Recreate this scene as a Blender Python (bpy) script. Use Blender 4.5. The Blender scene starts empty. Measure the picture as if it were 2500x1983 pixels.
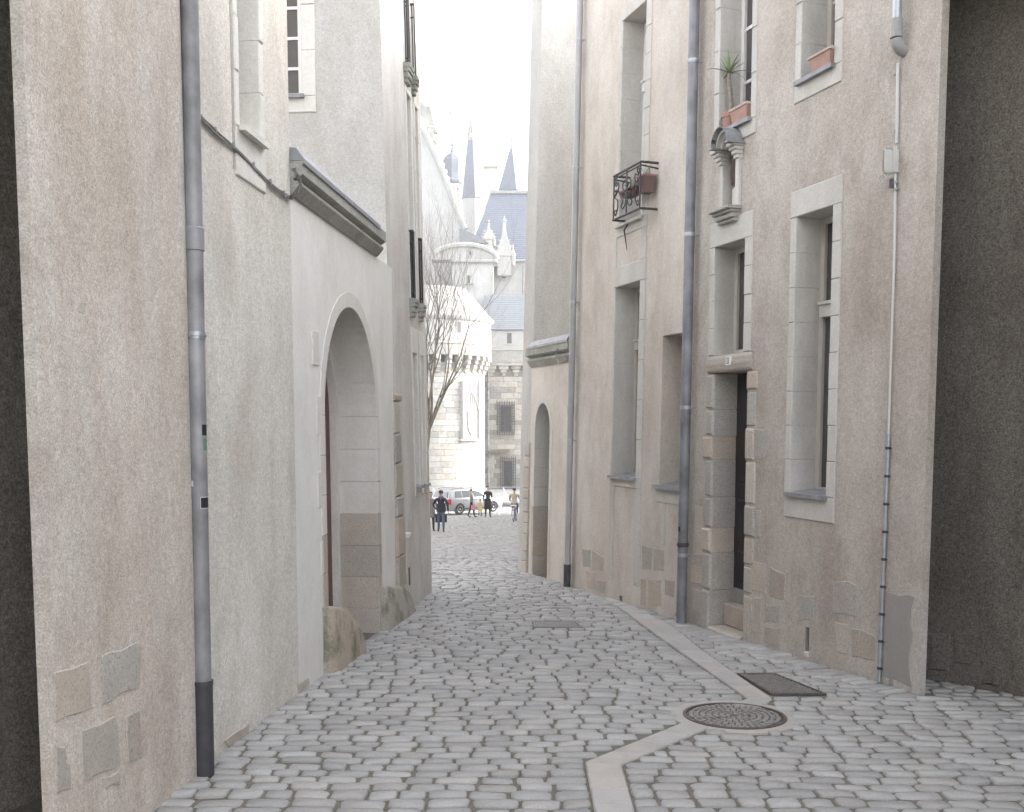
import bpy, bmesh, math, random
from mathutils import Vector, Matrix, noise as mnoise

R = math.radians
scene = bpy.context.scene
col = scene.collection

# ------------------------------------------------------------------ camera
FPX, PITCH, HCAM = 2430.6, R(4.8), 1.65
HORIZON = 1033.0
AXIS_Y = HORIZON + FPX * math.tan(PITCH)
cam_d = bpy.data.cameras.new('Camera')
cam = bpy.data.objects.new('Camera', cam_d)
col.objects.link(cam)
cam.location = (0, 0, HCAM)
cam.rotation_euler = (math.pi / 2 - PITCH, 0, 0)
cam_d.sensor_fit = 'HORIZONTAL'
cam_d.sensor_width = 36.0
cam_d.lens = FPX * 36.0 / 2500.0
cam_d.shift_y = (AXIS_Y - 991.5) / 2500.0
cam_d.clip_start = 0.05
cam_d.clip_end = 3000
scene.camera = cam

# ------------------------------------------------------------------ sky, sun, exposure
SUN_ELEV, SUN_AZ = R(28), R(78)          # azimuth clockwise from +Y: from the right, a little behind the camera
world = bpy.data.worlds.new('World')
scene.world = world
world.use_nodes = True
wn = world.node_tree.nodes
wl = world.node_tree.links
wn.clear()
sky = wn.new('ShaderNodeTexSky')
sky.sky_type = 'NISHITA'
sky.sun_disc = False
sky.sun_elevation = SUN_ELEV
sky.sun_rotation = SUN_AZ
sky.air_density = 1.0
sky.dust_density = 2.5
sky.ozone_density = 1.0
hsv = wn.new('ShaderNodeHueSaturation')
hsv.inputs['Saturation'].default_value = 0.22
bg = wn.new('ShaderNodeBackground')
bg.inputs['Strength'].default_value = 0.15
wo = wn.new('ShaderNodeOutputWorld')
wl.new(sky.outputs[0], hsv.inputs['Color'])
wl.new(hsv.outputs[0], bg.inputs['Color'])
wl.new(bg.outputs[0], wo.inputs['Surface'])

sun_d = bpy.data.lights.new('Sun', 'SUN')
sun_d.energy = 0.5
sun_d.angle = R(15)
sun_d.color = (1.0, 0.96, 0.9)
sun = bpy.data.objects.new('Sun', sun_d)
col.objects.link(sun)
to_sun = Vector((math.sin(SUN_AZ) * math.cos(SUN_ELEV), math.cos(SUN_AZ) * math.cos(SUN_ELEV), math.sin(SUN_ELEV)))
sun.rotation_euler = to_sun.to_track_quat('Z', 'Y').to_euler()
sun.location = (0, -10, 40)

scene.view_settings.view_transform = 'Standard'
scene.view_settings.look = 'None'
scene.view_settings.gamma = 1.0
scene.view_settings.exposure = 2.82
scene.render.engine = 'CYCLES'
scene.cycles.use_denoising = True
scene.cycles.max_bounces = 10
scene.cycles.diffuse_bounces = 6
scene.cycles.glossy_bounces = 4
scene.cycles.volume_bounces = 1
scene.cycles.sample_clamp_indirect = 10

rnd = random.Random(7)
CAMP = Vector((0, 0, HCAM))
UPV = Vector((0, math.sin(PITCH), math.cos(PITCH)))
FWD = Vector((0, math.cos(PITCH), -math.sin(PITCH)))


def ray(px, py):
    """direction of photograph pixel (native 2500 x 1983)"""
    return Vector(((px - 1250) / FPX, 0, 0)) + UPV * (-(py - AXIS_Y) / FPX) + FWD


def to_px(p):
    v = Vector(p) - CAMP
    d = v.dot(FWD)
    return 1250 + FPX * v.x / d, AXIS_Y - FPX * v.dot(UPV) / d


# ------------------------------------------------------------------ ground height
def _slope(y):
    def sm(a, b, t):
        t = min(1, max(0, (t - a) / (b - a)))
        return t * t * (3 - 2 * t)
    if y < 0:
        return 0.01
    return 0.035 + 0.053 * sm(13, 18, y) - 0.038 * sm(40, 46, y) - 0.05 * sm(61, 66, y)


_GT = [0.0]
for _i in range(1, 1400):
    _GT.append(_GT[-1] - 0.05 * _slope((_i - 0.5) * 0.05))


def g(y):
    if y <= 0:
        return -0.01 * y
    k = y / 0.05
    i = int(k)
    if i >= len(_GT) - 1:
        return _GT[-1]
    return _GT[i] + (_GT[i + 1] - _GT[i]) * (k - i)


def on_ground(px, py, dz=0.0):
    r = ray(px, py)
    t0, t1 = 1.0, 200.0
    for _ in range(60):
        t = 0.5 * (t0 + t1)
        p = CAMP + r * t
        if p.z > g(p.y) + dz:
            t0 = t
        else:
            t1 = t
    return CAMP + r * t0


# ------------------------------------------------------------------ frames (a wall plane with its own s, z, n)
class Fr:
    def __init__(self, o, d, n, lean=0.0):
        self.o = Vector((o[0], o[1], 0))
        self.d = Vector((d[0], d[1], 0)).normalized()
        self.n = Vector((n[0], n[1], 0)).normalized()
        self.lean = lean

    def P(self, s, z, n=0.0):
        return self.o + self.d * s + self.n * (n - self.lean * z) + Vector((0, 0, z))

    def pix(self, px, py, n=0.0):
        r = ray(px, py)
        a = (CAMP - self.o).dot(self.n) + self.lean * CAMP.z - n
        b = r.dot(self.n) + self.lean * r.z
        q = CAMP + r * (-a / b)
        return (q - self.o).dot(self.d), q.z

    def rect(self, tl, tr, br, bl):
        c = [self.pix(*p) for p in (tl, tr, br, bl)]
        sa, sb = (c[0][0] + c[3][0]) / 2, (c[1][0] + c[2][0]) / 2
        return min(sa, sb), max(sa, sb), (c[2][1] + c[3][1]) / 2, (c[0][1] + c[1][1]) / 2


def frontal(Y):
    return Fr((0, Y), (1, 0), (0, -1))


# ------------------------------------------------------------------ materials
MATS = {}


def _nt(name):
    m = bpy.data.materials.new(name)
    m.use_nodes = True
    nt = m.node_tree
    b = nt.nodes['Principled BSDF']
    MATS[name] = m
    return m, nt, b


def _noise(nt, scale, detail=4.0, rough=0.55, vscale=(1, 1, 1), coord=None):
    if coord is None:
        coord = nt.nodes.new('ShaderNodeNewGeometry').outputs['Position']
    mp = nt.nodes.new('ShaderNodeMapping')
    mp.inputs['Scale'].default_value = vscale
    nt.links.new(coord, mp.inputs['Vector'])
    n = nt.nodes.new('ShaderNodeTexNoise')
    n.inputs['Scale'].default_value = scale
    n.inputs['Detail'].default_value = detail
    n.inputs['Roughness'].default_value = rough
    nt.links.new(mp.outputs[0], n.inputs['Vector'])
    return n.outputs['Fac']


def _ramp(nt, fac, a, b, lo=0.0, hi=1.0):
    r = nt.nodes.new('ShaderNodeMapRange')
    r.inputs['From Min'].default_value = a
    r.inputs['From Max'].default_value = b
    r.inputs['To Min'].default_value = lo
    r.inputs['To Max'].default_value = hi
    nt.links.new(fac, r.inputs['Value'])
    return r.outputs[0]


def _mix(nt, fac, a, b, mode='MIX'):
    m = nt.nodes.new('ShaderNodeMix')
    m.data_type = 'RGBA'
    m.blend_type = mode
    for sock, v in ((m.inputs[0], fac), (m.inputs[6], a), (m.inputs[7], b)):
        if hasattr(v, 'is_output'):
            nt.links.new(v, sock)
        elif isinstance(v, (tuple, list)):
            sock.default_value = (*v[:3], 1)
        else:
            sock.default_value = v
    return m.outputs[2]


def _bump(nt, b, height, strength, dist, prev=None):
    n = nt.nodes.new('ShaderNodeBump')
    n.inputs['Strength'].default_value = strength
    n.inputs['Distance'].default_value = dist
    nt.links.new(height, n.inputs['Height'])
    if prev is not None:
        nt.links.new(prev, n.inputs['Normal'])
    nt.links.new(n.outputs[0], b.inputs['Normal'])
    return n.outputs[0]


def _gray(nt, val):
    c = nt.nodes.new('ShaderNodeCombineColor')
    for i in range(3):
        nt.links.new(val, c.inputs[i])
    return c.outputs[0]


def plaster(name, base, patch, stain, grain=0.10, bump=0.5, gscale=110, streak=0.5, patchlo=0.40, patchhi=0.60, rough=0.92, seed=(0, 0, 0), blotch=0.2, pits=0.0):
    m, nt, b = _nt(name)
    geo = nt.nodes.new('ShaderNodeNewGeometry').outputs['Position']
    add = nt.nodes.new('ShaderNodeVectorMath')
    add.operation = 'ADD'
    add.inputs[1].default_value = seed
    nt.links.new(geo, add.inputs[0])
    geo = add.outputs[0]
    n1 = _noise(nt, 0.9, 7, 0.62, (1, 1, 0.8), geo)
    n2 = _noise(nt, 2.2, 6, 0.65, (1.6, 1.6, 0.22), geo)
    n3 = _noise(nt, gscale, 3, 0.6, (1, 1, 1), geo)
    n4 = _noise(nt, 7.0, 5, 0.65, (1, 1, 0.7), geo)
    n5 = _noise(nt, 34.0, 4, 0.6, (1, 1, 1), geo)
    c = _mix(nt, _ramp(nt, n1, patchlo, patchhi), base, patch)
    c = _mix(nt, _ramp(nt, n2, 0.46, 0.64, 0, streak), c, stain)
    c = _mix(nt, _ramp(nt, n4, 0.35, 0.7, 0, 0.35), c, [x * 0.82 for x in base])
    n6 = _noise(nt, 2.6, 9, 0.72, (1, 1, 0.6), geo)
    c = _mix(nt, _ramp(nt, n6, 0.47, 0.64, 0, blotch), c, [base[0] * 0.62, base[1] * 0.58, base[2] * 0.54])
    n7 = _noise(nt, 1.3, 6, 0.6, (1.3, 1.3, 0.5), geo)
    c = _mix(nt, _ramp(nt, n7, 0.48, 0.64, 0, blotch * 0.9), c, [min(0.8, base[0] * 1.12), min(0.8, base[1] * 1.13), min(0.8, base[2] * 1.14)])
    c = _mix(nt, 1.0, c, _gray(nt, _ramp(nt, n3, 0.25, 0.75, 1 - grain * 1.6, 1 + grain)), 'MULTIPLY')
    c = _mix(nt, 1.0, c, _gray(nt, _ramp(nt, n5, 0.3, 0.7, 1 - grain * 0.6, 1 + grain * 0.5)), 'MULTIPLY')
    n8 = _noise(nt, gscale * 0.75, 2, 0.5, (1, 1, 0.8), geo)
    c = _mix(nt, _ramp(nt, n8, 0.60, 0.68, 0, pits), c, [x * 0.55 for x in base])
    nt.links.new(c, b.inputs['Base Color'])
    b.inputs['Roughness'].default_value = rough
    b.inputs['Specular IOR Level'].default_value = 0.2
    p = _bump(nt, b, n4, 0.35, 0.02)
    p = _bump(nt, b, n5, 0.3 * bump, 0.01, p)
    _bump(nt, b, n3, bump, 0.006, p)
    return m


def granite(name, base, dark, light, scale=160, rand=0.3, tint=(1.06, 0.97, 0.88), rough=0.8, bump=0.5, moss=0.0):
    m, nt, b = _nt(name)
    oi = nt.nodes.new('ShaderNodeObjectInfo').outputs['Random']
    ri = nt.nodes.new('ShaderNodeNewGeometry').outputs['Random Per Island']
    ad = nt.nodes.new('ShaderNodeMath')
    ad.operation = 'ADD'
    nt.links.new(oi, ad.inputs[0])
    nt.links.new(ri, ad.inputs[1])
    fr = nt.nodes.new('ShaderNodeMath')
    fr.operation = 'FRACT'
    nt.links.new(ad.outputs[0], fr.inputs[0])
    m7 = nt.nodes.new('ShaderNodeMath')
    m7.operation = 'MULTIPLY'
    m7.inputs[1].default_value = 7.31
    nt.links.new(fr.outputs[0], m7.inputs[0])
    fr2 = nt.nodes.new('ShaderNodeMath')
    fr2.operation = 'FRACT'
    nt.links.new(m7.outputs[0], fr2.inputs[0])
    n1 = _noise(nt, scale, 2, 0.7)
    n2 = _noise(nt, 6, 5, 0.6)
    c = _mix(nt, _ramp(nt, n1, 0.42, 0.36, 0, 0.8), base, dark)
    c = _mix(nt, _ramp(nt, n1, 0.58, 0.66, 0, 0.7), c, light)
    c = _mix(nt, _ramp(nt, n2, 0.4, 0.7, 0, 0.5), c, [x * 0.75 for x in base])
    c = _mix(nt, 1.0, c, _gray(nt, _ramp(nt, fr.outputs[0], 0, 1, 1 - rand, 1 + rand)), 'MULTIPLY')
    c2 = _mix(nt, 1.0, c, tint, 'MULTIPLY')
    c = _mix(nt, _ramp(nt, fr2.outputs[0], 0.45, 1.0, 0, 1.0), c, c2)
    if moss:
        n3 = _noise(nt, 3.2, 6, 0.7)
        c = _mix(nt, _ramp(nt, n3, 0.5, 0.66, 0, moss), c, (0.10, 0.105, 0.05))
    nt.links.new(c, b.inputs['Base Color'])
    b.inputs['Roughness'].default_value = rough
    b.inputs['Specular IOR Level'].default_value = 0.3
    p = _bump(nt, b, _noise(nt, 18, 5, 0.6), 0.4, 0.01)
    _bump(nt, b, n1, bump, 0.004, p)
    return m


def simple(name, c, rough=0.6, metal=0.0, var=0.12, scale=8, bump=0.0, spec=0.4, vs=(1, 1, 1), coat=0.0):
    m, nt, b = _nt(name)
    n1 = _noise(nt, scale, 6, 0.6, vs)
    cc = _mix(nt, 1.0, c, _gray(nt, _ramp(nt, n1, 0.3, 0.7, 1 - var, 1 + var)), 'MULTIPLY')
    nt.links.new(cc, b.inputs['Base Color'])
    b.inputs['Roughness'].default_value = rough
    b.inputs['Metallic'].default_value = metal
    b.inputs['Specular IOR Level'].default_value = spec
    b.inputs['Coat Weight'].default_value = coat
    if bump:
        _bump(nt, b, n1, bump, 0.01)
    return m


# walls
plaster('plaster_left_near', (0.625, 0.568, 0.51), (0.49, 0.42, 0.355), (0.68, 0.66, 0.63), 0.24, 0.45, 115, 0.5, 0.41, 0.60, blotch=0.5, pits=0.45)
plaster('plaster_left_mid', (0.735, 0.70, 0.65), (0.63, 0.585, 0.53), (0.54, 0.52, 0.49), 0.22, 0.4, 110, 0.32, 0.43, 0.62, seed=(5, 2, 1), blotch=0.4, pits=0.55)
plaster('plaster_gate', (0.79, 0.775, 0.745), (0.74, 0.72, 0.685), (0.80, 0.79, 0.775), 0.06, 0.15, 120, 0.4, seed=(3, 7, 2), blotch=0.25)
plaster('plaster_gable', (0.58, 0.565, 0.535), (0.51, 0.495, 0.475), (0.47, 0.46, 0.45), 0.14, 0.35, 70, 0.4, seed=(1, 9, 4), blotch=0.3, pits=0.2)
plaster('plaster_left_far', (0.61, 0.585, 0.555), (0.53, 0.49, 0.455), (0.66, 0.65, 0.635), 0.12, 0.3, 70, 0.7, seed=(11, 1, 3), blotch=0.4)
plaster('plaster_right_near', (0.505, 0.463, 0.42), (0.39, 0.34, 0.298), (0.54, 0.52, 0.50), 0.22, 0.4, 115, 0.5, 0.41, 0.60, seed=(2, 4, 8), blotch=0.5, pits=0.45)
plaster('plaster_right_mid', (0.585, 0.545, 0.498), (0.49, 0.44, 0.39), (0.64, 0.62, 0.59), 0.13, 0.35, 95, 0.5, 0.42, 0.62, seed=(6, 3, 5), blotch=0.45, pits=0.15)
plaster('plaster_right_far', (0.47, 0.455, 0.43), (0.41, 0.395, 0.375), (0.38, 0.37, 0.365), 0.12, 0.3, 70, 0.5, seed=(8, 8, 5), blotch=0.3)
plaster('plaster_shade_right', (0.18, 0.164, 0.145), (0.125, 0.111, 0.097), (0.21, 0.196, 0.18), 0.42, 1.0, 90, 0.5, seed=(4, 1, 8), blotch=0.5, pits=0.4)  # shade of the covered passage is put into this wall colour
plaster('plaster_shade_left', (0.27, 0.246, 0.218), (0.19, 0.17, 0.15), (0.31, 0.29, 0.267), 0.42, 1.0, 90, 0.5, seed=(4, 3, 8), blotch=0.5, pits=0.4)  # left passage wall, its shade toned into the colour separately
plaster('cement_patch', (0.37, 0.35, 0.335), (0.31, 0.29, 0.275), (0.44, 0.425, 0.41), 0.06, 0.3, 90, 0.6)
plaster('limestone', (0.72, 0.70, 0.66), (0.67, 0.645, 0.60), (0.60, 0.585, 0.56), 0.08, 0.25, 110, 0.35, seed=(9, 2, 2), blotch=0.25)
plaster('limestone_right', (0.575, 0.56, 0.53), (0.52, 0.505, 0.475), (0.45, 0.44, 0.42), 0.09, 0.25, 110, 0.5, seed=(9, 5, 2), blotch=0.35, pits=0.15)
plaster('castle_white', (0.40, 0.395, 0.38), (0.35, 0.345, 0.33), (0.31, 0.305, 0.295), 0.04, 0.2, 6, 0.4)
plaster('coping_stone', (0.37, 0.365, 0.335), (0.25, 0.25, 0.215), (0.46, 0.46, 0.44), 0.14, 0.8, 60, 0.6, 0.42, 0.6)
granite('granite_grey', (0.41, 0.39, 0.362), (0.20, 0.19, 0.175), (0.54, 0.52, 0.49), 75, 0.12, (1.05, 0.96, 0.88))
granite('granite_brown', (0.45, 0.41, 0.365), (0.26, 0.235, 0.205), (0.55, 0.51, 0.465), 80, 0.12, (1.03, 0.98, 0.93))
granite('granite_moss', (0.40, 0.375, 0.335), (0.19, 0.18, 0.145), (0.50, 0.475, 0.43), 90, 0.1, moss=0.75)
granite('sett_stone', (0.375, 0.371, 0.366), (0.285, 0.281, 0.277), (0.46, 0.455, 0.45), 110, 0.13, (1.02, 0.985, 0.96), 0.68, 0.6)
granite('slab_stone', (0.43, 0.415, 0.40), (0.33, 0.32, 0.31), (0.50, 0.485, 0.47), 170, 0.06, (1.03, 0.98, 0.94), 0.7, 0.25)
granite('castle_stone', (0.36, 0.345, 0.32), (0.26, 0.25, 0.225), (0.45, 0.435, 0.41), 4, 0.22, (1.0, 0.95, 0.88), 0.9, 0.2)
granite('castle_stone_dark', (0.27, 0.255, 0.225), (0.20, 0.185, 0.16), (0.34, 0.32, 0.29), 4, 0.2, (1.0, 0.96, 0.9), 0.9, 0.2)

# metals, paints and small things
simple('zinc', (0.27, 0.275, 0.295), 0.55, 0.3, 0.2, 9)
simple('zinc_pipe', (0.245, 0.243, 0.255), 0.55, 0.25, 0.42, 3.5, vs=(1, 1, 0.9), bump=0.15)
simple('pipe_blue', (0.205, 0.21, 0.23), 0.5, 0.25, 0.4, 3.5, vs=(1, 1, 0.9), bump=0.15)
simple('pipe_pale', (0.36, 0.36, 0.365), 0.55, 0.3, 0.15, 6, vs=(1, 1, 0.4))
simple('pipe_boot', (0.055, 0.052, 0.06), 0.5, 0.1, 0.25, 14)
simple('pvc_grey', (0.30, 0.30, 0.30), 0.45)
simple('galvanised', (0.40, 0.42, 0.45), 0.4, 0.6, 0.15, 20)
simple('white_plastic', (0.54, 0.54, 0.525), 0.4, var=0.05)
simple('cable_grey', (0.22, 0.215, 0.21), 0.6)
simple('cable_pale', (0.55, 0.54, 0.51), 0.6)
simple('wrought_iron', (0.05, 0.048, 0.05), 0.5, 0.3, 0.2, 20)
simple('cast_iron', (0.15, 0.135, 0.13), 0.55, 0.6, 0.25, 25, 0.3)
simple('cast_iron_light', (0.33, 0.31, 0.30), 0.6, 0.4, 0.25, 25, 0.3)
simple('window_paint', (0.50, 0.475, 0.44), 0.55, var=0.08)
simple('window_white', (0.72, 0.715, 0.70), 0.5, var=0.05)
simple('door_dark', (0.026, 0.022, 0.023), 0.5, var=0.35, scale=14, bump=0.2, vs=(1, 1, 0.3))
simple('door_red', (0.125, 0.058, 0.052), 0.5, var=0.3, scale=12, bump=0.2, vs=(1, 1, 0.2))
simple('terracotta', (0.36, 0.225, 0.185), 0.8, var=0.15, scale=12)
simple('terracotta_rim', (0.44, 0.345, 0.31), 0.8, var=0.1, scale=12)
simple('box_red', (0.15, 0.095, 0.09), 0.7)
simple('box_flower', (0.30, 0.17, 0.165), 0.8)
simple('soil', (0.06, 0.045, 0.035), 0.95)
simple('leaf_green', (0.20, 0.26, 0.13), 0.55, var=0.2)
simple('leaf_dry', (0.20, 0.20, 0.12), 0.7, var=0.2)
simple('yucca_trunk', (0.26, 0.225, 0.19), 0.9, var=0.3, scale=40, bump=0.4)
simple('statue_dark', (0.09, 0.07, 0.06), 0.7, var=0.25, scale=14)
simple('slate', (0.115, 0.125, 0.155), 0.6, var=0.15, scale=3, bump=0.2, vs=(1, 1, 3))
simple('slate_grey', (0.15, 0.16, 0.17), 0.6, var=0.15, scale=3, bump=0.2, vs=(1, 1, 3))
simple('lead_pale', (0.27, 0.265, 0.245), 0.6, 0.2)
simple('bark', (0.20, 0.18, 0.155), 0.95, var=0.25, scale=20, bump=0.5, vs=(1, 1, 0.4))
simple('moss_wall', (0.22, 0.225, 0.16), 0.95, var=0.3, scale=3, bump=0.4)
simple('plate_enamel', (0.16, 0.165, 0.18), 0.35, var=0.04)
simple('plate_white', (0.75, 0.75, 0.73), 0.4, var=0.03)
simple('sticker_black', (0.02, 0.02, 0.025), 0.5, var=0.05)
simple('sticker_white', (0.6, 0.6, 0.6), 0.6, var=0.05)
simple('sticker_green', (0.13, 0.23, 0.17), 0.6, var=0.1)
simple('car_silver', (0.34, 0.35, 0.37), 0.32, 0.55, 0.02, 3, coat=0.6)
simple('car_trim', (0.07, 0.07, 0.075), 0.5, var=0.05)
simple('tyre', (0.025, 0.025, 0.026), 0.8)
simple('rim', (0.5, 0.5, 0.52), 0.35, 0.7, 0.03)
simple('tail_red', (0.45, 0.02, 0.03), 0.25, var=0.03)
simple('lamp_clear', (0.75, 0.76, 0.78), 0.15, var=0.02)
simple('skin', (0.50, 0.31, 0.24), 0.6, var=0.05)
simple('hair_dark', (0.035, 0.028, 0.024), 0.7)
simple('jacket_navy', (0.022, 0.024, 0.038), 0.85, var=0.15)
simple('jeans_blue', (0.085, 0.11, 0.165), 0.9, var=0.2)
simple('shoe_dark', (0.025, 0.023, 0.022), 0.6)
simple('scarf_purple', (0.16, 0.065, 0.16), 0.9, var=0.2)
simple('coat_black', (0.018, 0.018, 0.02), 0.9)
simple('coat_yellow', (0.62, 0.53, 0.30), 0.9, var=0.1)
simple('coat_beige', (0.42, 0.36, 0.30), 0.9, var=0.1)
simple('coat_grey', (0.20, 0.185, 0.175), 0.9, var=0.15)
simple('bag_pink', (0.55, 0.22, 0.24), 0.8, var=0.1)
simple('mudguard_white', (0.7, 0.7, 0.7), 0.4, var=0.03)
simple('rubber_joint', (0.16, 0.145, 0.12), 0.95)
simple('wood_grey', (0.14, 0.125, 0.105), 0.9, var=0.3, scale=6, bump=0.4)

# glass: dark room behind a reflecting pane
m, nt, b = _nt('glass_dark')
b.inputs['Base Color'].default_value = (0.075, 0.072, 0.07, 1)
b.inputs['Roughness'].default_value = 0.08
b.inputs['Specular IOR Level'].default_value = 0.6
n_ = _noise(nt, 1.8, 2)
_bump(nt, b, n_, 0.06, 0.05)
m, nt, b = _nt('glass_curtain')
b.inputs['Base Color'].default_value = (0.30, 0.295, 0.285, 1)
b.inputs['Roughness'].default_value = 0.12
b.inputs['Specular IOR Level'].default_value = 0.6
m, nt, b = _nt('glass_car')
b.inputs['Base Color'].default_value = (0.16, 0.175, 0.18, 1)
b.inputs['Roughness'].default_value = 0.06
b.inputs['Specular IOR Level'].default_value = 0.7

# ground between the stones near by, granite setts too small to pick apart further off
m, nt, b = _nt('ground_joint')
geo = nt.nodes.new('ShaderNodeNewGeometry').outputs['Position']
n1 = _noise(nt, 60, 5, 0.7)
n2 = _noise(nt, 2.5, 5, 0.6)
c = _mix(nt, _ramp(nt, n1, 0.35, 0.65), (0.125, 0.112, 0.09), (0.21, 0.195, 0.17))
c = _mix(nt, _ramp(nt, n2, 0.5, 0.68, 0, 0.55), c, (0.12, 0.125, 0.075))
nt.links.new(c, b.inputs['Base Color'])
b.inputs['Roughness'].default_value = 0.95
_bump(nt, b, n1, 0.8, 0.01)

m, nt, b = _nt('plaza_setts')
br = nt.nodes.new('ShaderNodeTexBrick')
geo = nt.nodes.new('ShaderNodeNewGeometry').outputs['Position']
nt.links.new(geo, br.inputs['Vector'])
br.inputs['Scale'].default_value = 1.0
br.inputs['Brick Width'].default_value = 0.26
br.inputs['Row Height'].default_value = 0.17
br.inputs['Mortar Size'].default_value = 0.012
br.inputs['Color1'].default_value = (0.20, 0.20, 0.20, 1)
br.inputs['Color2'].default_value = (0.24, 0.237, 0.233, 1)
br.inputs['Mortar'].default_value = (0.12, 0.115, 0.10, 1)
c = _mix(nt, 1.0, br.outputs['Color'], _gray(nt, _ramp(nt, _noise(nt, 1.2, 5, 0.6), 0.3, 0.7, 0.85, 1.12)), 'MULTIPLY')
nt.links.new(c, b.inputs['Base Color'])
b.inputs['Roughness'].default_value = 0.8


# ------------------------------------------------------------------ mesh builder
def _wl(parent):
    """world origin of a (never rotated) parent chain"""
    o = Vector((0, 0, 0))
    while parent is not None:
        o += parent.location
        parent = parent.parent
    return o


class MB:
    def __init__(self):
        self.v, self.f, self.m = [], [], []
        self.cur = 0

    def add(self, verts, faces):
        k = len(self.v)
        self.v += [Vector(p) for p in verts]
        self.f += [tuple(k + i for i in f) for f in faces]
        self.m += [self.cur] * len(faces)

    def quad(self, a, b_, c_, d):
        self.add([a, b_, c_, d], [(0, 1, 2, 3)])

    def hexa(self, p):
        self.add(p, [(0, 3, 2, 1), (4, 5, 6, 7), (0, 1, 5, 4), (1, 2, 6, 5), (2, 3, 7, 6), (3, 0, 4, 7)])

    def box(self, F, s0, s1, z0, z1, n0, n1):
        self.hexa([F.P(s0, z0, n0), F.P(s1, z0, n0), F.P(s1, z1, n0), F.P(s0, z1, n0),
                   F.P(s0, z0, n1), F.P(s1, z0, n1), F.P(s1, z1, n1), F.P(s0, z1, n1)])

    def cbox(self, F, s0, s1, z0, z1, n0, n1, c=0.006):
        """box with chamfered front edges"""
        a = [F.P(s0, z0, n0), F.P(s1, z0, n0), F.P(s1, z1, n0), F.P(s0, z1, n0)]
        b_ = [F.P(s0, z0, n1 - c), F.P(s1, z0, n1 - c), F.P(s1, z1, n1 - c), F.P(s0, z1, n1 - c)]
        d = [F.P(s0 + c, z0 + c, n1), F.P(s1 - c, z0 + c, n1), F.P(s1 - c, z1 - c, n1), F.P(s0 + c, z1 - c, n1)]
        fs = [(0, 3, 2, 1), (8, 9, 10, 11)]
        for k in range(4):
            j = (k + 1) % 4
            fs += [(k, j, 4 + j, 4 + k), (4 + k, 4 + j, 8 + j, 8 + k)]
        self.add(a + b_ + d, fs)

    def prism(self, F, pts, n0, n1, c=0.0):
        """polygon (s, z) pushed from n0 to n1, front edge chamfered by c"""
        k = len(pts)
        cx = sum(p[0] for p in pts) / k
        cz = sum(p[1] for p in pts) / k
        vs = [F.P(s, z, n0) for s, z in pts]
        fs = [tuple(range(k - 1, -1, -1))]
        if c > 0:
            vs += [F.P(s, z, n1 - c) for s, z in pts]
            for s, z in pts:
                l = math.hypot(s - cx, z - cz) or 1
                t = max(0.0, 1 - c / l)
                vs.append(F.P(cx + (s - cx) * t, cz + (z - cz) * t, n1))
            rings = 3
        else:
            vs += [F.P(s, z, n1) for s, z in pts]
            rings = 2
        for r_ in range(rings - 1):
            for i in range(k):
                j = (i + 1) % k
                fs.append((r_ * k + i, r_ * k + j, (r_ + 1) * k + j, (r_ + 1) * k + i))
        fs.append(tuple((rings - 1) * k + i for i in range(k)))
        self.add(vs, fs)

    def tube(self, pts, r, seg=8, cap=True):
        pts = [Vector(p) for p in pts]
        n = len(pts)
        rs = r if isinstance(r, (list, tuple)) else [r] * n
        t0 = (pts[1] - pts[0]).normalized()
        u = t0.orthogonal().normalized()
        vs, fs = [], []
        for i in range(n):
            t = (pts[min(i + 1, n - 1)] - pts[max(i - 1, 0)]).normalized()
            u = (u - t * u.dot(t))
            u = u.normalized() if u.length > 1e-6 else t.orthogonal().normalized()
            w = t.cross(u)
            for k in range(seg):
                a = 2 * math.pi * k / seg
                vs.append(pts[i] + (u * math.cos(a) + w * math.sin(a)) * rs[i])
        for i in range(n - 1):
            for k in range(seg):
                j = (k + 1) % seg
                fs.append((i * seg + k, i * seg + j, (i + 1) * seg + j, (i + 1) * seg + k))
        if cap:
            fs.append(tuple(range(seg - 1, -1, -1)))
            fs.append(tuple((n - 1) * seg + k for k in range(seg)))
        self.add(vs, fs)

    def lathe(self, c, prof, seg=16, a0=0.0, a1=2 * math.pi, sx=1.0, sy=1.0):
        """profile of (radius, z) round the vertical through c"""
        full = abs(a1 - a0 - 2 * math.pi) < 1e-6
        k = seg if full else seg + 1
        vs, fs = [], []
        for r_, z in prof:
            for i in range(k):
                a = a0 + (a1 - a0) * i / seg
                vs.append((c[0] + r_ * sx * math.cos(a), c[1] + r_ * sy * math.sin(a), c[2] + z))
        for q in range(len(prof) - 1):
            for i in range(seg):
                j = (i + 1) % k
                fs.append((q * k + i, q * k + j, (q + 1) * k + j, (q + 1) * k + i))
        if full:
            if prof[0][0] > 1e-4:
                fs.append(tuple(range(k - 1, -1, -1)))
            if prof[-1][0] > 1e-4:
                fs.append(tuple((len(prof) - 1) * k + i for i in range(k)))
        self.add(vs, fs)

    def ball(self, c, r, seg=10, rings=6, s=(1, 1, 1)):
        vs, fs = [], []
        for q in range(rings + 1):
            t = math.pi * q / rings
            for i in range(seg):
                a = 2 * math.pi * i / seg
                vs.append((c[0] + r * s[0] * math.sin(t) * math.cos(a), c[1] + r * s[1] * math.sin(t) * math.sin(a), c[2] + r * s[2] * math.cos(t)))
        for q in range(rings):
            for i in range(seg):
                j = (i + 1) % seg
                fs.append((q * seg + i, (q + 1) * seg + i, (q + 1) * seg + j, q * seg + j))
        self.add(vs, fs)

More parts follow.
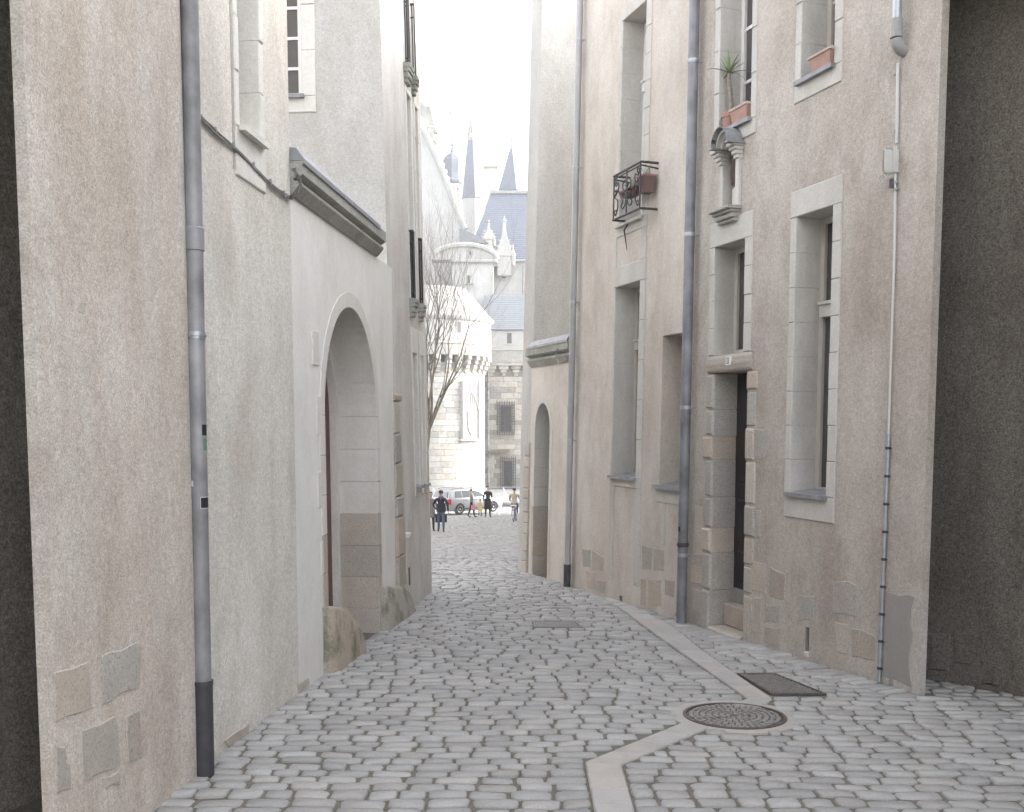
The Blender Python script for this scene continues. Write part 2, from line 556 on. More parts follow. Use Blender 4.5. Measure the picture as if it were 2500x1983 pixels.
    def build(self, name, mat, parent=None, smooth=False, fix=True):
        me = bpy.data.meshes.new(name)
        org = _wl(parent) if parent is not None else None
        if org is None:
            xs = [p.x for p in self.v]
            ys = [p.y for p in self.v]
            org = Vector(((min(xs) + max(xs)) / 2, (min(ys) + max(ys)) / 2, min(p.z for p in self.v)))
        me.from_pydata([tuple(p - org) for p in self.v], [], self.f)
        mats = mat if isinstance(mat, (list, tuple)) else [mat]
        for x in mats:
            me.materials.append(MATS[x])
        if len(mats) > 1:
            me.polygons.foreach_set('material_index', self.m)
        if fix:
            bm = bmesh.new()
            bm.from_mesh(me)
            bmesh.ops.remove_doubles(bm, verts=bm.verts, dist=1e-6)
            bmesh.ops.recalc_face_normals(bm, faces=bm.faces)
            bm.to_mesh(me)
            bm.free()
        if smooth:
            me.polygons.foreach_set('use_smooth', [True] * len(me.polygons))
            if smooth != 'all':
                me.set_sharp_from_angle(angle=R(40))
        me.update()
        o = bpy.data.objects.new(name, me)
        col.objects.link(o)
        if parent is not None:
            o.parent = parent
        else:
            o.location = org
        return o


def tag(o, label=None, cat=None, group=None, kind=None):
    if label:
        o['label'] = label
    if cat:
        o['category'] = cat
    if group:
        o['group'] = group
    if kind:
        o['kind'] = kind
    return o


def thing(name, loc, label, cat, group=None):
    o = bpy.data.objects.new(name, None)
    o.empty_display_size = 0.2
    col.objects.link(o)
    o.location = loc
    return tag(o, label, cat, group)

# ================================================================== GROUND
PL0, PL1 = on_ground(348, 1983), on_ground(1055, 1444)
PR0, PR1 = on_ground(2242, 1695), on_ground(1264, 1391)
dL = (PL1 - PL0)
dR = (PR1 - PR0)
NL = Vector((dL.y, -dL.x, 0))
NR = Vector((-dR.y, dR.x, 0))


def frL(lean=0.0):
    return Fr(PL0, dL, NL, lean)


def frR(lean=0.0):
    return Fr(PR0, dR, NR, lean)


FL, FR = frL(), frR()


def XL(y):
    return PL0.x + (y - PL0.y) * dL.x / dL.y


def XR(y):
    return PR0.x + (y - PR0.y) * dR.x / dR.y


YLN = FL.P(FL.pix(132, 1983, 0.035)[0], 0).y          # near end of the left wall
# recessed dark walls of the two covered side passages
DR0, DR1 = on_ground(2268, 1658), on_ground(2500, 1702)
DL0, DL1 = on_ground(103, 1942), on_ground(16, 1975)


def line_x(a, b, y):
    return a.x + (y - a.y) * (b.x - a.x) / (b.y - a.y)


ground_b = MB()
ys = [-60, -20, -10, -5, -2] + [i * 0.5 for i in range(0, 140)] + [72, 80, 100, 150, 250, 420]
xs = [-260, -120, -40, -15, -8, -4, -2, 0, 2, 4, 8, 15, 40, 120, 260]
gv, gf = [], []
for y in ys:
    for x in xs:
        gv.append((x, y, g(y) - 0.014))
for j in range(len(ys) - 1):
    for i in range(len(xs) - 1):
        a = j * len(xs) + i
        gf.append((a, a + 1, a + 1 + len(xs), a + len(xs)))
ground_b.add(gv, gf)
for q in range(len(gf)):
    ym = gv[gf[q][0]][1]
    xm = 0.5 * (gv[gf[q][0]][0] + gv[gf[q][1]][0])
    ground_b.m[q] = 0 if (ym < 66 and -8.1 < xm < 8.1) else 1
me_g = None
ground = bpy.data.objects.new('ground', None)
ground_mesh = bpy.data.meshes.new('ground')
ground_mesh.from_pydata([tuple(p) for p in ground_b.v], [], ground_b.f)
ground_mesh.materials.append(MATS['ground_joint'])
ground_mesh.materials.append(MATS['plaza_setts'])
ground_mesh.polygons.foreach_set('material_index', ground_b.m)
ground = bpy.data.objects.new('ground', ground_mesh)
col.objects.link(ground)
tag(ground, kind='structure')


def gp(px, py):
    return on_ground(px, py)


def lerp2(a, b, t):
    return a + (b - a) * t


# ---- pale channel slabs: a bent band running up the lane
def strip(lefts, rights, step):
    """two pixel polylines -> list of slab quads on the ground"""
    a = [gp(*p) for p in lefts]
    b_ = [gp(*p) for p in rights]

    def resample(p, n):
        ln = [0]
        for i in range(1, len(p)):
            ln.append(ln[-1] + (p[i] - p[i - 1]).length)
        out = []
        for k in range(n + 1):
            t = ln[-1] * k / n
            i = 1
            while i < len(ln) - 1 and ln[i] < t:
                i += 1
            u = (t - ln[i - 1]) / max(1e-9, ln[i] - ln[i - 1])
            out.append(p[i - 1].lerp(p[i], u))
        return out
    L_ = sum((a[i] - a[i - 1]).length for i in range(1, len(a)))
    n = max(1, round(L_ / step))
    ra, rb = resample(a, n), resample(b_, n)
    return [(ra[i], rb[i], rb[i + 1], ra[i + 1]) for i in range(n)]


slabs = []
slabs += strip([(1478, 2140), (1450.6, 1983), (1426.5, 1860.5)], [(1590, 2140), (1552.7, 1983), (1519, 1866)], 0.20)
slabs += strip([(1426.5, 1860.5), (1673, 1760)], [(1519, 1866), (1736, 1775)], 0.30)
slabs += strip([(1782, 1722), (1823.5, 1704.7)], [(1858, 1730), (1886.6, 1706.5)], 0.6)
slabs += strip([(1823.5, 1704.7), (1656.6, 1587.8), (1593.5, 1543), (1519, 1487.6), (1468, 1456)],
               [(1886.6, 1706.5), (1730.8, 1599), (1641.7, 1528.4), (1552.7, 1482), (1490, 1458)], 0.42)


def ground_slab(q, name, mat, parent, gap=0.004, top=0.002, c=0.008, down=0.05):
    cen = sum(q, Vector()) / 4
    vs, fs = [], []
    for (off, dz) in ((gap, -down), (gap, top - c), (gap + c, top)):
        for p in q:
            d = (cen - p)
            l = d.length
            w = p + d * (off * 1.4 / l)
            vs.append(Vector((w.x, w.y, g(w.y) + dz)))
    for r_ in range(2):
        for i in range(4):
            j = (i + 1) % 4
            fs.append((r_ * 4 + i, r_ * 4 + j, r_ * 4 + 4 + j, r_ * 4 + 4 + i))
    fs.append((8, 9, 10, 11))
    mb = MB()
    mb.add(vs, fs)
    return mb.build(name, mat, parent)


for q in slabs:
    ground_slab([Vector(p) for p in q], 'paving_slab', 'slab_stone', ground)

MH = gp(1793, 1747)
MH_R = 127 / FPX * MH.y
grate_big = [gp(1800, 1644.5), gp(1890.7, 1644), gp(2018.7, 1694.7), gp(1883, 1694.7)]
grate_small = [gp(1302, 1517), gp(1408, 1518), gp(1423, 1532), gp(1304, 1531)]
mh_poly = [Vector((MH.x + (MH_R + 0.03) * math.cos(a), MH.y + (MH_R + 0.03) * math.sin(a), 0)) for a in [2 * math.pi * k / 24 for k in range(24)]]
EXCL = [list(q) for q in slabs] + [mh_poly, grate_big, grate_small]


def scan(poly, y):
    xs_ = []
    n = len(poly)
    for i in range(n):
        a, b_ = poly[i], poly[(i + 1) % n]
        if (a.y - y) * (b_.y - y) < 0:
            xs_.append(a.x + (y - a.y) * (b_.x - a.x) / (b_.y - a.y))
    return (min(xs_), max(xs_)) if len(xs_) >= 2 else None


def row_intervals(y0, y1, xa, xb):
    cuts = []
    for poly in EXCL:
        lo, hi = 1e9, -1e9
        for t in (0.15, 0.5, 0.85):
            r_ = scan(poly, y0 + (y1 - y0) * t)
            if r_:
                lo, hi = min(lo, r_[0]), max(hi, r_[1])
        if hi > lo:
            cuts.append((lo, hi))
    cuts.sort()
    out, x = [], xa
    for lo, hi in cuts:
        if lo > x + 0.04:
            out.append((x, min(lo, xb)))
        x = max(x, hi)
    if xb > x + 0.04:
        out.append((x, xb))
    return out


def sett(quad, npt, rr, joint, hgt=0.0, e=5.0):
    """verts, faces of one worn sett filling the quad (4 xy pairs, ccw)"""
    vs, fs = [], []
    cx = sum(p[0] for p in quad) / 4
    cy = sum(p[1] for p in quad) / 4
    w = math.hypot(quad[1][0] - quad[0][0], quad[1][1] - quad[0][1])
    h = math.hypot(quad[3][0] - quad[0][0], quad[3][1] - quad[0][1])
    ju, jv = joint / w, joint / h
    outl = []
    skew = rr.uniform(-0.07, 0.07)
    for k in range(npt):
        a = 2 * math.pi * (k + 0.5) / npt
        ca, sa = math.cos(a), math.sin(a)
        u = math.copysign(abs(ca) ** (2 / e), ca) * (0.5 - ju) * (1 + rr.uniform(-0.06, 0.03))
        v = math.copysign(abs(sa) ** (2 / e), sa) * (0.5 - jv * 1.25) * (1 + rr.uniform(-0.10, 0.06)) + skew * ca
        outl.append((u + 0.5, v + 0.5))
    tx, ty = rr.uniform(-0.03, 0.03), rr.uniform(-0.03, 0.03)
    dz = hgt + rr.uniform(-0.007, 0.006)

    def pt(u, v, z):
        x = (quad[0][0] * (1 - u) + quad[1][0] * u) * (1 - v) + (quad[3][0] * (1 - u) + quad[2][0] * u) * v
        y = (quad[0][1] * (1 - u) + quad[1][1] * u) * (1 - v) + (quad[3][1] * (1 - u) + quad[2][1] * u) * v
        return (x, y, g(y) + z + dz + (x - cx) * tx + (y - cy) * ty)
    prof = ((1.0, -0.05), (0.99, -0.009), (0.92, -0.001)) if npt > 8 else ((1.0, -0.045), (0.94, -0.002))
    for sc_, z in prof:
        for u, v in outl:
            vs.append(pt(0.5 + (u - 0.5) * sc_, 0.5 + (v - 0.5) * (1 - (1 - sc_) * 1.3), z))
    for r_ in range(len(prof) - 1):
        for i in range(npt):
            j = (i + 1) % npt
            fs.append((r_ * npt + i, r_ * npt + j, (r_ + 1) * npt + j, (r_ + 1) * npt + i))
    vs.append(pt(0.5, 0.5, prof[-1][1] + 0.0025))
    b0 = (len(prof) - 1) * npt
    for i in range(npt):
        fs.append((b0 + i, b0 + (i + 1) % npt, len(vs) - 1))
    return vs, fs


rs = random.Random(21)
SETTS = []


def warp(x, y, a=0.035):
    return (x + a * 0.4 * mnoise.noise(Vector((x * 0.9, y * 0.9, 3))), y + a * mnoise.noise(Vector((x * 0.8, y * 0.5, 9))) + 0.02 * mnoise.noise(Vector((x * 3, y * 2, 1))))


def fill_row(y0, y1, xa, xb, wmin, wmax, npt, joint):
    for lo, hi in row_intervals(y0, y1, xa, xb):
        ln = hi - lo
        ws = []
        t = rs.uniform(0.3, 1.0) * wmax
        ws.append(t)
        while t < ln:
            q = rs.uniform(wmin, wmax)
            ws.append(q)
            t += q
        if len(ws) > 1 and (t - ln) > 0.6 * ws[-1]:
            t -= ws.pop()
        k = ln / sum(ws)
        x = lo
        for q in ws:
            q *= k
            j0, j1 = rs.uniform(-0.013, 0.013), rs.uniform(-0.013, 0.013)
            quad = [(x, y0 + j0), (x + q, y0 + j1), (x + q, y1 + j1 * 0.6), (x, y1 + j0 * 0.6)]
            quad = [warp(*p) for p in quad]
            SETTS.append((quad, npt, joint))
            x += q


def limits(y):
    xa = XL(y) - 0.03 if YLN < y < PL1.y + 0.15 else (line_x(DL0, DL1, y) - 0.05 if y <= YLN else -7.5)
    if y > PR0.y and y < PR1.y + 0.1:
        xb = XR(y) + 0.03
        if y < 11.5:
            xb -= 0.24
    elif y <= PR0.y:
        xb = line_x(DR0, DR1, y) + 0.05
    else:
        xb = 5.0
    return max(xa, -7.5), min(xb, 6.5)


y = 2.4
while y < 15.6:
    hrow = rs.uniform(0.10, 0.135)
    xa, xb = limits(y + hrow / 2)
    fill_row(y, y + hrow, xa, xb, 0.14, 0.25, 12, 0.0045)
    y += hrow
while y < 30:
    hrow = rs.uniform(0.13, 0.165)
    xa, xb = limits(y)
    fill_row(y, y + hrow, xa, xb, 0.16, 0.27, 8, 0.009)
    y += hrow
while y < 66:
    hrow = rs.uniform(0.18, 0.23)
    fill_row(y, y + hrow, -7.5, 5.0, 0.22, 0.36, 6, 0.011)
    y += hrow
y = PR0.y - 0.05
while y < DR0.y + 0.1:
    fill_row(y, y + 0.12, XR(y) + 0.10, line_x(DR0, DR1, y) + 0.06, 0.14, 0.2, 12, 0.006)
    y += 0.12
# a course set square to the right wall, along its foot
s = -0.05
while FR.P(s, 0).y < 11.6:
    w = rs.uniform(0.10, 0.15)
    a = [FR.P(s, 0, 0.235), FR.P(s + w, 0, 0.235), FR.P(s + w, 0, -0.02), FR.P(s, 0, -0.02)]
    SETTS.append(([(p.x, p.y) for p in a][::1], 12, 0.006))
    s += w

big = []
for i, (quad, npt, joint) in enumerate(SETTS):
    cx = sum(p[0] for p in quad) / 4
    cy = sum(p[1] for p in quad) / 4
    px, py = to_px((cx, cy, g(cy)))
    if 0 < px < 2500 and py < 1983 and npt == 12:
        q = [to_px((p[0], p[1], g(p[1]))) for p in quad]
        ar = abs(sum(q[k][0] * q[(k + 1) % 4][1] - q[(k + 1) % 4][0] * q[k][1] for k in range(4)))
        big.append((ar, i))
big.sort(reverse=True)
single = set(i for _, i in big[:300])
rest = MB()
for i, (quad, npt, joint) in enumerate(SETTS):
    vs, fs = sett(quad, npt, rs, joint * rs.uniform(0.7, 1.5))
    if i in single:
        mb = MB()
        mb.add(vs, fs)
        mb.build('cobble', 'sett_stone', ground, smooth='all')
    else:
        k = len(rest.v)
        rest.v += vs
        rest.f += [tuple(k + t for t in f) for f in fs]
rest.v = [Vector(p) for p in rest.v]
o = rest.build('cobble_paving', 'sett_stone', ground, smooth='all', fix=False)
o['kind'] = 'stuff'

# ---- manhole cover
mc = thing('manhole_cover', (MH.x, MH.y, g(MH.y)), 'round cast-iron manhole cover with radial tread pattern set in the lane', 'manhole cover')
mb = MB()
mb.lathe((MH.x, MH.y, g(MH.y)), [(MH_R, -0.05), (MH_R, 0.004), (MH_R - 0.022, 0.005), (MH_R - 0.024, -0.01)], 48)
fr_o = mb.build('frame', 'cast_iron', mc, smooth=True)
mb = MB()
mb.lathe((MH.x, MH.y, g(MH.y)), [(MH_R - 0.027, -0.03), (MH_R - 0.027, -0.004), (0.0, -0.004)], 48)
mb.build('lid', 'cast_iron', mc)
mb = MB()
zt = g(MH.y)
for ring, (r0, r1, n) in enumerate([(0.03, 0.055, 8), (0.065, 0.095, 14), (0.105, 0.135, 20), (0.145, 0.175, 26), (0.185, 0.215, 32), (0.225, 0.255, 38), (0.262, 0.285, 44)]):
    r0 *= MH_R / 0.325
    r1 *= MH_R / 0.325
    for k in range(n):
        a0 = 2 * math.pi * (k + 0.14 + 0.3 * (ring % 2)) / n
        a1 = 2 * math.pi * (k + 0.86 + 0.3 * (ring % 2)) / n
        if (ring + k * 3) % 5 == 0:
            rr0, rr1 = r0, r1 - 0.012
        else:
            rr0, rr1 = r0, r1
        pts = [(rr0, a0), (rr1, a0), (rr1, a1), (rr0, a1)]
        lo = [(MH.x + r_ * math.cos(t), MH.y + r_ * math.sin(t), zt - 0.006) for r_, t in pts]
        hi = [(MH.x + r_ * math.cos(t), MH.y + r_ * math.sin(t), zt + 0.003) for r_, t in pts]
        mb.hexa(lo + hi)
mb.build('tread', 'cast_iron_light', mc)
for o_ in mc.children:      # lie on the slope
    o_.rotation_euler = (-math.atan(0.035), 0, 0)


mb = MB()
mb.lathe((MH.x, MH.y, g(MH.y)), [(MH_R + 0.085, -0.03), (MH_R + 0.08, -0.003), (MH_R + 0.001, -0.002), (MH_R + 0.001, -0.03)], 40)
cl_ = mb.build('collar', 'slab_stone', mc)
cl_.rotation_euler = (-math.atan(0.035), 0, 0)

# ---- drain covers
def plate(q, name, label, rows, colsn, bar):
    c_ = sum(q, Vector()) / 4
    t = thing(name, (c_.x, c_.y, g(c_.y)), label, 'drain cover')
    ground_slab(q, 'plate', 'cast_iron', t, gap=0.0, top=-0.004, c=0.004)
    mb = MB()

    def bil(u, v, dz):
        p = q[0].lerp(q[1], u).lerp(q[3].lerp(q[2], u), v)
        return Vector((p.x, p.y, g(p.y) + dz))
    # rim
    e = 0.035
    for (u0, v0, u1, v1) in ((0, 0, 1, e), (0, 1 - e, 1, 1), (0, e, e, 1 - e), (1 - e, e, 1, 1 - e)):
        mb.hexa([bil(u0, v0, -0.01), bil(u1, v0, -0.01), bil(u1, v1, -0.01), bil(u0, v1, -0.01),
                 bil(u0, v0, 0.004), bil(u1, v0, 0.004), bil(u1, v1, 0.004), bil(u0, v1, 0.004)])
    mb.build('rim', 'cast_iron_light' if bar else 'cast_iron', t)
    mb = MB()
    for j in range(rows):
        for i in range(colsn):
            off = 0.5 * (j % 2) if not bar else 0
            u = 0.05 + 0.9 * (i + 0.5 + off * 0.9) / (colsn + 0.5)
            v = 0.05 + 0.9 * (j + 0.5) / rows
            du = (0.30 if bar else 0.27) * 0.9 / colsn
            dv = (0.46 if bar else 0.27) * 0.9 / rows
            pp = [bil(u - du, v - dv, -0.006), bil(u + du, v - dv, -0.006), bil(u + du, v + dv, -0.006), bil(u - du, v + dv, -0.006)]
            mb.hexa(pp + [p + Vector((0, 0, 0.008)) for p in pp])
    mb.build('tread', 'cast_iron_light', t)
    return t


plate(grate_big, 'drain_cover', 'rectangular dark iron cover with studded surface beside the pale slab band', 22, 18, False)
plate(grate_small, 'drain_grate', 'small pale barred drain grate among the cobbles in mid lane', 1, 26, True)

# ================================================================== HOUSES
ZB = -1.7      # walls go down into the ground


def wall_sheet(mb, F, s0, s1, z0, z1, holes, shear0=0.0, n=0.0):
    ss = sorted(set([s0, s1] + [min(max(v, s0), s1) for h in holes for v in h[:2]]))
    zs = sorted(set([z0, z1] + [min(max(v, z0), z1) for h in holes for v in h[2:]]))

    def P(s_, z_):
        return F.P(s_ + (shear0 * z_ if s_ == s0 else 0), z_, n)
    for i in range(len(ss) - 1):
        for j in range(len(zs) - 1):
            sm, zm = (ss[i] + ss[i + 1]) / 2, (zs[j] + zs[j + 1]) / 2
            if any(h[0] < sm < h[1] and h[2] < zm < h[3] for h in holes):
                continue
            mb.quad(P(ss[i], zs[j]), P(ss[i + 1], zs[j]), P(ss[i + 1], zs[j + 1]), P(ss[i], zs[j + 1]))


def body(mb, F, s0, s1, z0, z1, depth, sides=(True, True)):
    if sides[0]:
        mb.quad(F.P(s0, z0, 0), F.P(s0, z0, -depth), F.P(s0, z1, -depth), F.P(s0, z1, 0))
    if sides[1]:
        mb.quad(F.P(s1, z0, 0), F.P(s1, z0, -depth), F.P(s1, z1, -depth), F.P(s1, z1, 0))
    mb.quad(F.P(s0, z0, -depth), F.P(s1, z0, -depth), F.P(s1, z1, -depth), F.P(s0, z1, -depth))
    mb.quad(F.P(s0, z1, 0), F.P(s1, z1, 0), F.P(s1, z1, -depth), F.P(s0, z1, -depth))


def base_of(F, s, n):
    p = F.P(s, 0, n)
    return (p.x, p.y, g(p.y))


def jamb_blocks(t, F, sa, sb, z0, z1, depth, proud, hgt, mat, rr, name='surround_stone', c=0.006):
    z = z0
    k = max(1, round((z1 - z0) / hgt))
    for i in range(k):
        za = z0 + (z1 - z0) * i / k
        zb = z0 + (z1 - z0) * (i + 1) / k
        mb = MB()
        mb.cbox(F, sa, sb, za + 0.0012, zb - 0.0012, -depth, proud + rr.uniform(-0.003, 0.003), c)
        mb.build(name, mat, t)


def window(t, F, op, depth, band, mat='limestone_right', frame='window_paint', glass='glass_dark', hgt=0.33,
           proud=0.012, cols=2, rows=4, transom=None, sill='zinc', lintel=True, bottom=True, wname='window', frame_w=0.05):
    """op = opening (s0,s1,z0,z1); band = widths (s0 side, s1 side, top, bottom) of dressed stone round it"""
    s0, s1, z0, z1 = op
    b0, b1, bt, bb = band
    rr = random.Random(int(abs(s0) * 1000))
    # joinery
    mb = MB()
    n0, n1 = -depth, -depth + 0.045
    w = frame_w
    mb.box(F, s0 - 0.01, s0 + w, z0, z1, n0, n1)
    mb.box(F, s1 - w, s1 + 0.01, z0, z1, n0, n1)
    mb.box(F, s0 + w, s1 - w, z1 - w, z1 + 0.01, n0, n1)
    mb.box(F, s0 + w, s1 - w, z0 - 0.01, z0 + w, n0, n1)
    zt = z1 - w
    if transom is not None:
        mb.box(F, s0 + w, s1 - w, transom - 0.05, transom + 0.05, n0 - 0.01, n1 + 0.04)
        mb.box(F, s0 + w, s1 - w, transom + 0.05, transom + 0.075, n0, n1 + 0.06)
    if cols > 1:
        for i in range(1, cols):
            sm = s0 + (s1 - s0) * i / cols
            mb.box(F, sm - 0.03, sm + 0.03, z0 + w, z1 - w, n0 - 0.004, n1 - 0.004)
    for j in range(1, rows):
        zz = z0 + (z1 - z0) * j / rows
        mb.box(F, s0 + w, s1 - w, zz - 0.014, zz + 0.014, n0 - 0.006, n1 - 0.012)
    wo_ = mb.build(wname, frame, t)
    for i in range(max(1, cols)):
        for j in range(max(1, rows)):
            pa = s0 + (s1 - s0) * i / max(1, cols)
            pb = s0 + (s1 - s0) * (i + 1) / max(1, cols)
            za = z0 + (z1 - z0) * j / max(1, rows)
            zb = z0 + (z1 - z0) * (j + 1) / max(1, rows)
            p = MB()
            p.box(F, pa + 0.001, pb - 0.001, za + 0.001, zb - 0.001, n0 - 0.02, n0 + 0.018)
            p.build('pane', glass, wo_)
    # dressed stone
    if b0:
        jamb_blocks(wo_, F, s0 - b0, s0, z0 - (bb if not bottom else 0), z1, depth, proud, hgt, mat, rr)
    if b1:
        jamb_blocks(wo_, F, s1, s1 + b1, z0 - (bb if not bottom else 0), z1, depth, proud, hgt, mat, rr)
    if lintel:
        mb = MB()
        mb.cbox(F, s0 - b0, s1 + b1, z1 + 0.001, z1 + bt, -depth, proud + 0.001, 0.006)
        mb.build('lintel', mat, wo_)
    if bottom:
        mb = MB()
        mb.cbox(F, s0 - b0, s1 + b1, z0 - bb, z0 - 0.001, -depth, proud + 0.001, 0.006)
        mb.build('sill_stone', mat, wo_)
    if sill:
        mb = MB()
        mb.prism2 = None
        a = [F.P(s0 - 0.015, z0 + 0.035, -depth + 0.045), F.P(s1 + 0.015, z0 + 0.035, -depth + 0.045),
             F.P(s1 + 0.015, z0 + 0.006, 0.05), F.P(s0 - 0.015, z0 + 0.006, 0.05)]
        lo = [F.P(s0 - 0.015, z0 + 0.001, -depth + 0.045), F.P(s1 + 0.015, z0 + 0.001, -depth + 0.045),
              F.P(s1 + 0.015, z0 - 0.02, 0.055), F.P(s0 - 0.015, z0 - 0.02, 0.055)]
        # keep the sheet between the jambs behind the face, a little over them in front
        a[0], a[1] = F.P(s0 + 0.002, z0 + 0.035, -depth + 0.045), F.P(s1 - 0.002, z0 + 0.035, -depth + 0.045)
        lo[0], lo[1] = F.P(s0 + 0.002, z0 + 0.002, -depth + 0.045), F.P(s1 - 0.002, z0 + 0.002, -depth + 0.045)
        mid_t = [F.P(s0 + 0.002, z0 + 0.012, proud + 0.004), F.P(s1 - 0.002, z0 + 0.012, proud + 0.004)]
        mid_l = [F.P(s0 + 0.002, z0 + 0.002, proud + 0.004), F.P(s1 - 0.002, z0 + 0.002, proud + 0.004)]
        mb.hexa([lo[0], lo[1], mid_l[1], mid_l[0], a[0], a[1], mid_t[1], mid_t[0]])
        mb.box(F, s0 - 0.03, s1 + 0.03, z0 - 0.022, z0 + 0.012, proud + 0.005, 0.055)
        mb.build('sill', sill, wo_)
    return wo_


def outer(op, band):
    return (op[0] - band[0], op[1] + band[1], op[2] - band[3], op[3] + band[2])


def cpx(x0, y0, sc):
    return lambda pts: [(x0 + x / sc, y0 + y / sc) for x, y in pts]


def stone_poly(t, F, pts, mat, proud=0.012, name='stone', c=0.012, jit=0.008, seed=0):
    rr = random.Random(seed)
    sp = [F.pix(*p) for p in pts]
    out = []
    k = len(sp)
    for i in range(k):
        a, b_ = sp[i], sp[(i + 1) % k]
        m_ = max(2, int(math.hypot(b_[0] - a[0], b_[1] - a[1]) / 0.07))
        for q in range(m_):
            u = q / m_
            out.append((a[0] + (b_[0] - a[0]) * u + rr.uniform(-jit, jit), a[1] + (b_[1] - a[1]) * u + rr.uniform(-jit, jit)))
    mb = MB()
    mb.prism(F, out, -0.05, proud, c)
    return mb.build(name, mat, t, smooth=True)


def pipe_run(t, pts, r, mat, name='pipe', seg=14):
    mb = MB()
    mb.tube(pts, r, seg)
    return mb.build(name, mat, t, smooth=True)


def collar(t, p, r, axis, mat='galvanised', wid=0.03, lug=None):
    mb = MB()
    a = Vector(axis).normalized()
    p = Vector(p)
    mb.tube([p - a * wid, p - a * wid * 0.3, p - a * wid * 0.25, p + a * wid * 0.25, p + a * wid * 0.3, p + a * wid],
            [r + 0.004, r + 0.004, r + 0.010, r + 0.010, r + 0.004, r + 0.004], 14)
    if lug is not None:
        mb.tube([p, p + Vector(lug)], 0.008, 6)
    return mb.build('collar', mat, t, smooth=True)


# ------------------------------------------------------------------ right, near house
F1 = frR(0.0)
s_pipe = F1.pix(1680, 1000)[0]
rh = thing('townhouse', base_of(F1, s_pipe / 2, -2), 'grey-pink roughcast house with a dark doorway and a wall niche above it', 'house')
big_op = F1.rect((1950, 530), (2031, 502.6), (2023, 1216), (1928, 1203))
w_ = F1.rect((1934, 473), (2056.6, 424), (2040, 1279), (1915.5, 1260.7))
big_band = (big_op[0] - w_[0], w_[1] - big_op[1], w_[3] - big_op[3], big_op[2] - w_[2])
s0_, s1_ = F1.pix(2037, 165)[0], F1.pix(1956, 205)[0]
zsill = (F1.pix(1948, 207)[1] + F1.pix(2040, 159)[1]) / 2
zbot = (F1.pix(1940, 257)[1] + F1.pix(2056.5, 196.5)[1]) / 2
upr_op = (s0_, s1_, zsill, zsill + 1.9)
upr_band = (s0_ - F1.pix(2056.5, 196)[0], F1.pix(1941, 250)[0] - s1_, 0.2, zsill - zbot)
s0_, s1_ = F1.pix(1834, 285)[0], F1.pix(1756, 335)[0]
zsill = (F1.pix(1745.5, 337)[1] + F1.pix(1834, 290)[1]) / 2
zbot = F1.pix(1845, 324)[1]
upl_op = (s0_, s1_, zsill, zsill + 1.9)
upl_band = (s0_ - F1.pix(1846, 315)[0], F1.pix(1744, 350)[0] - s1_, 0.2, zsill - zbot)
dw_op = F1.rect((1748, 605), (1821, 581), (1816, 861), (1743, 866))
w_ = F1.rect((1738, 551), (1839.6, 510), (1834, 856), (1730, 868))
dw_band = (dw_op[0] - w_[0], w_[1] - dw_op[1], w_[3] - dw_op[3], 0.0)
d_op = F1.rect((1746, 909), (1829, 908), (1806, 1556), (1731, 1530))
zl_top = dw_op[2]
d_hole = (d_op[0] - 0.10, d_op[1] + 0.10, ZB, zl_top)
# niche geometry
PN = 0.16
n_s0 = F1.pix(1816, 342)[0]
n_s1 = F1.pix(1739, 373, PN)[0]
n_zb = (F1.pix(1816, 342)[1] + F1.pix(1739, 373, PN)[1]) / 2
n_za = F1.pix(1766, 309, PN)[1]
n_z0 = F1.pix(1780, 512)[1]
ni_s0, ni_s1 = F1.pix(1802, 440)[0], F1.pix(1771, 440)[0]
n_hole = (ni_s0, ni_s1, n_z0, n_zb + 0.10)
slot = F1.rect((1967, 1531), (1977, 1533), (1974, 1596), (1964, 1594))
mb = MB()
holes1 = [outer(big_op, big_band), outer(upr_op, upr_band), outer(upl_op, upl_band), outer(dw_op, dw_band), d_hole, n_hole, slot]
H1 = 6.2
wall_sheet(mb, F1, 0, s_pipe, ZB, H1, holes1)
# the near end is a thin pier, the body behind it stands back from the passage
mb.quad(F1.P(0, ZB, 0), F1.P(0, ZB, -0.06), F1.P(0, H1, -0.06), F1.P(0, H1, 0))
mb.quad(F1.P(0, ZB, -0.06), F1.P(0.45, ZB, -0.06), F1.P(0.45, H1, -0.06), F1.P(0, H1, -0.06))
mb.quad(F1.P(0.45, ZB, -0.06), F1.P(0.45, ZB, -5), F1.P(0.45, H1, -5), F1.P(0.45, H1, -0.06))
mb.quad(F1.P(0, H1, 0), F1.P(s_pipe, H1, 0), F1.P(s_pipe, H1, -5), F1.P(0, H1, -5))
mb.quad(F1.P(s_pipe, ZB, 0), F1.P(s_pipe, ZB, -5), F1.P(s_pipe, H1, -5), F1.P(s_pipe, H1, 0))
mb.quad(F1.P(0.45, ZB, -5), F1.P(s_pipe, ZB, -5), F1.P(s_pipe, H1, -5), F1.P(0.45, H1, -5))
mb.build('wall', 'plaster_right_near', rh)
window(rh, F1, big_op, 0.28, big_band, rows=1, cols=2, transom=F1.pix(2020, 760, -0.25)[1], hgt=0.27)
window(rh, F1, upr_op, 0.28, upr_band, rows=3, cols=2, hgt=0.33)
window(rh, F1, upl_op, 0.26, upl_band, rows=4, cols=2, hgt=0.36, frame='window_white')
window(rh, F1, dw_op, 0.25, dw_band, rows=1, cols=1, hgt=0.25, sill=None, bottom=False)
# jamb feet of the window over the door
for (sa, sb) in ((dw_op[0] - dw_band[0], dw_op[0]), (dw_op[1], dw_op[1] + dw_band[1])):
    mb = MB()
    mb.cbox(F1, sa + 0.01, sb - 0.004, zl_top - 0.055, zl_top - 0.001, -0.1, 0.006, 0.01)
    mb.build('jamb_foot', 'limestone_right', rh)
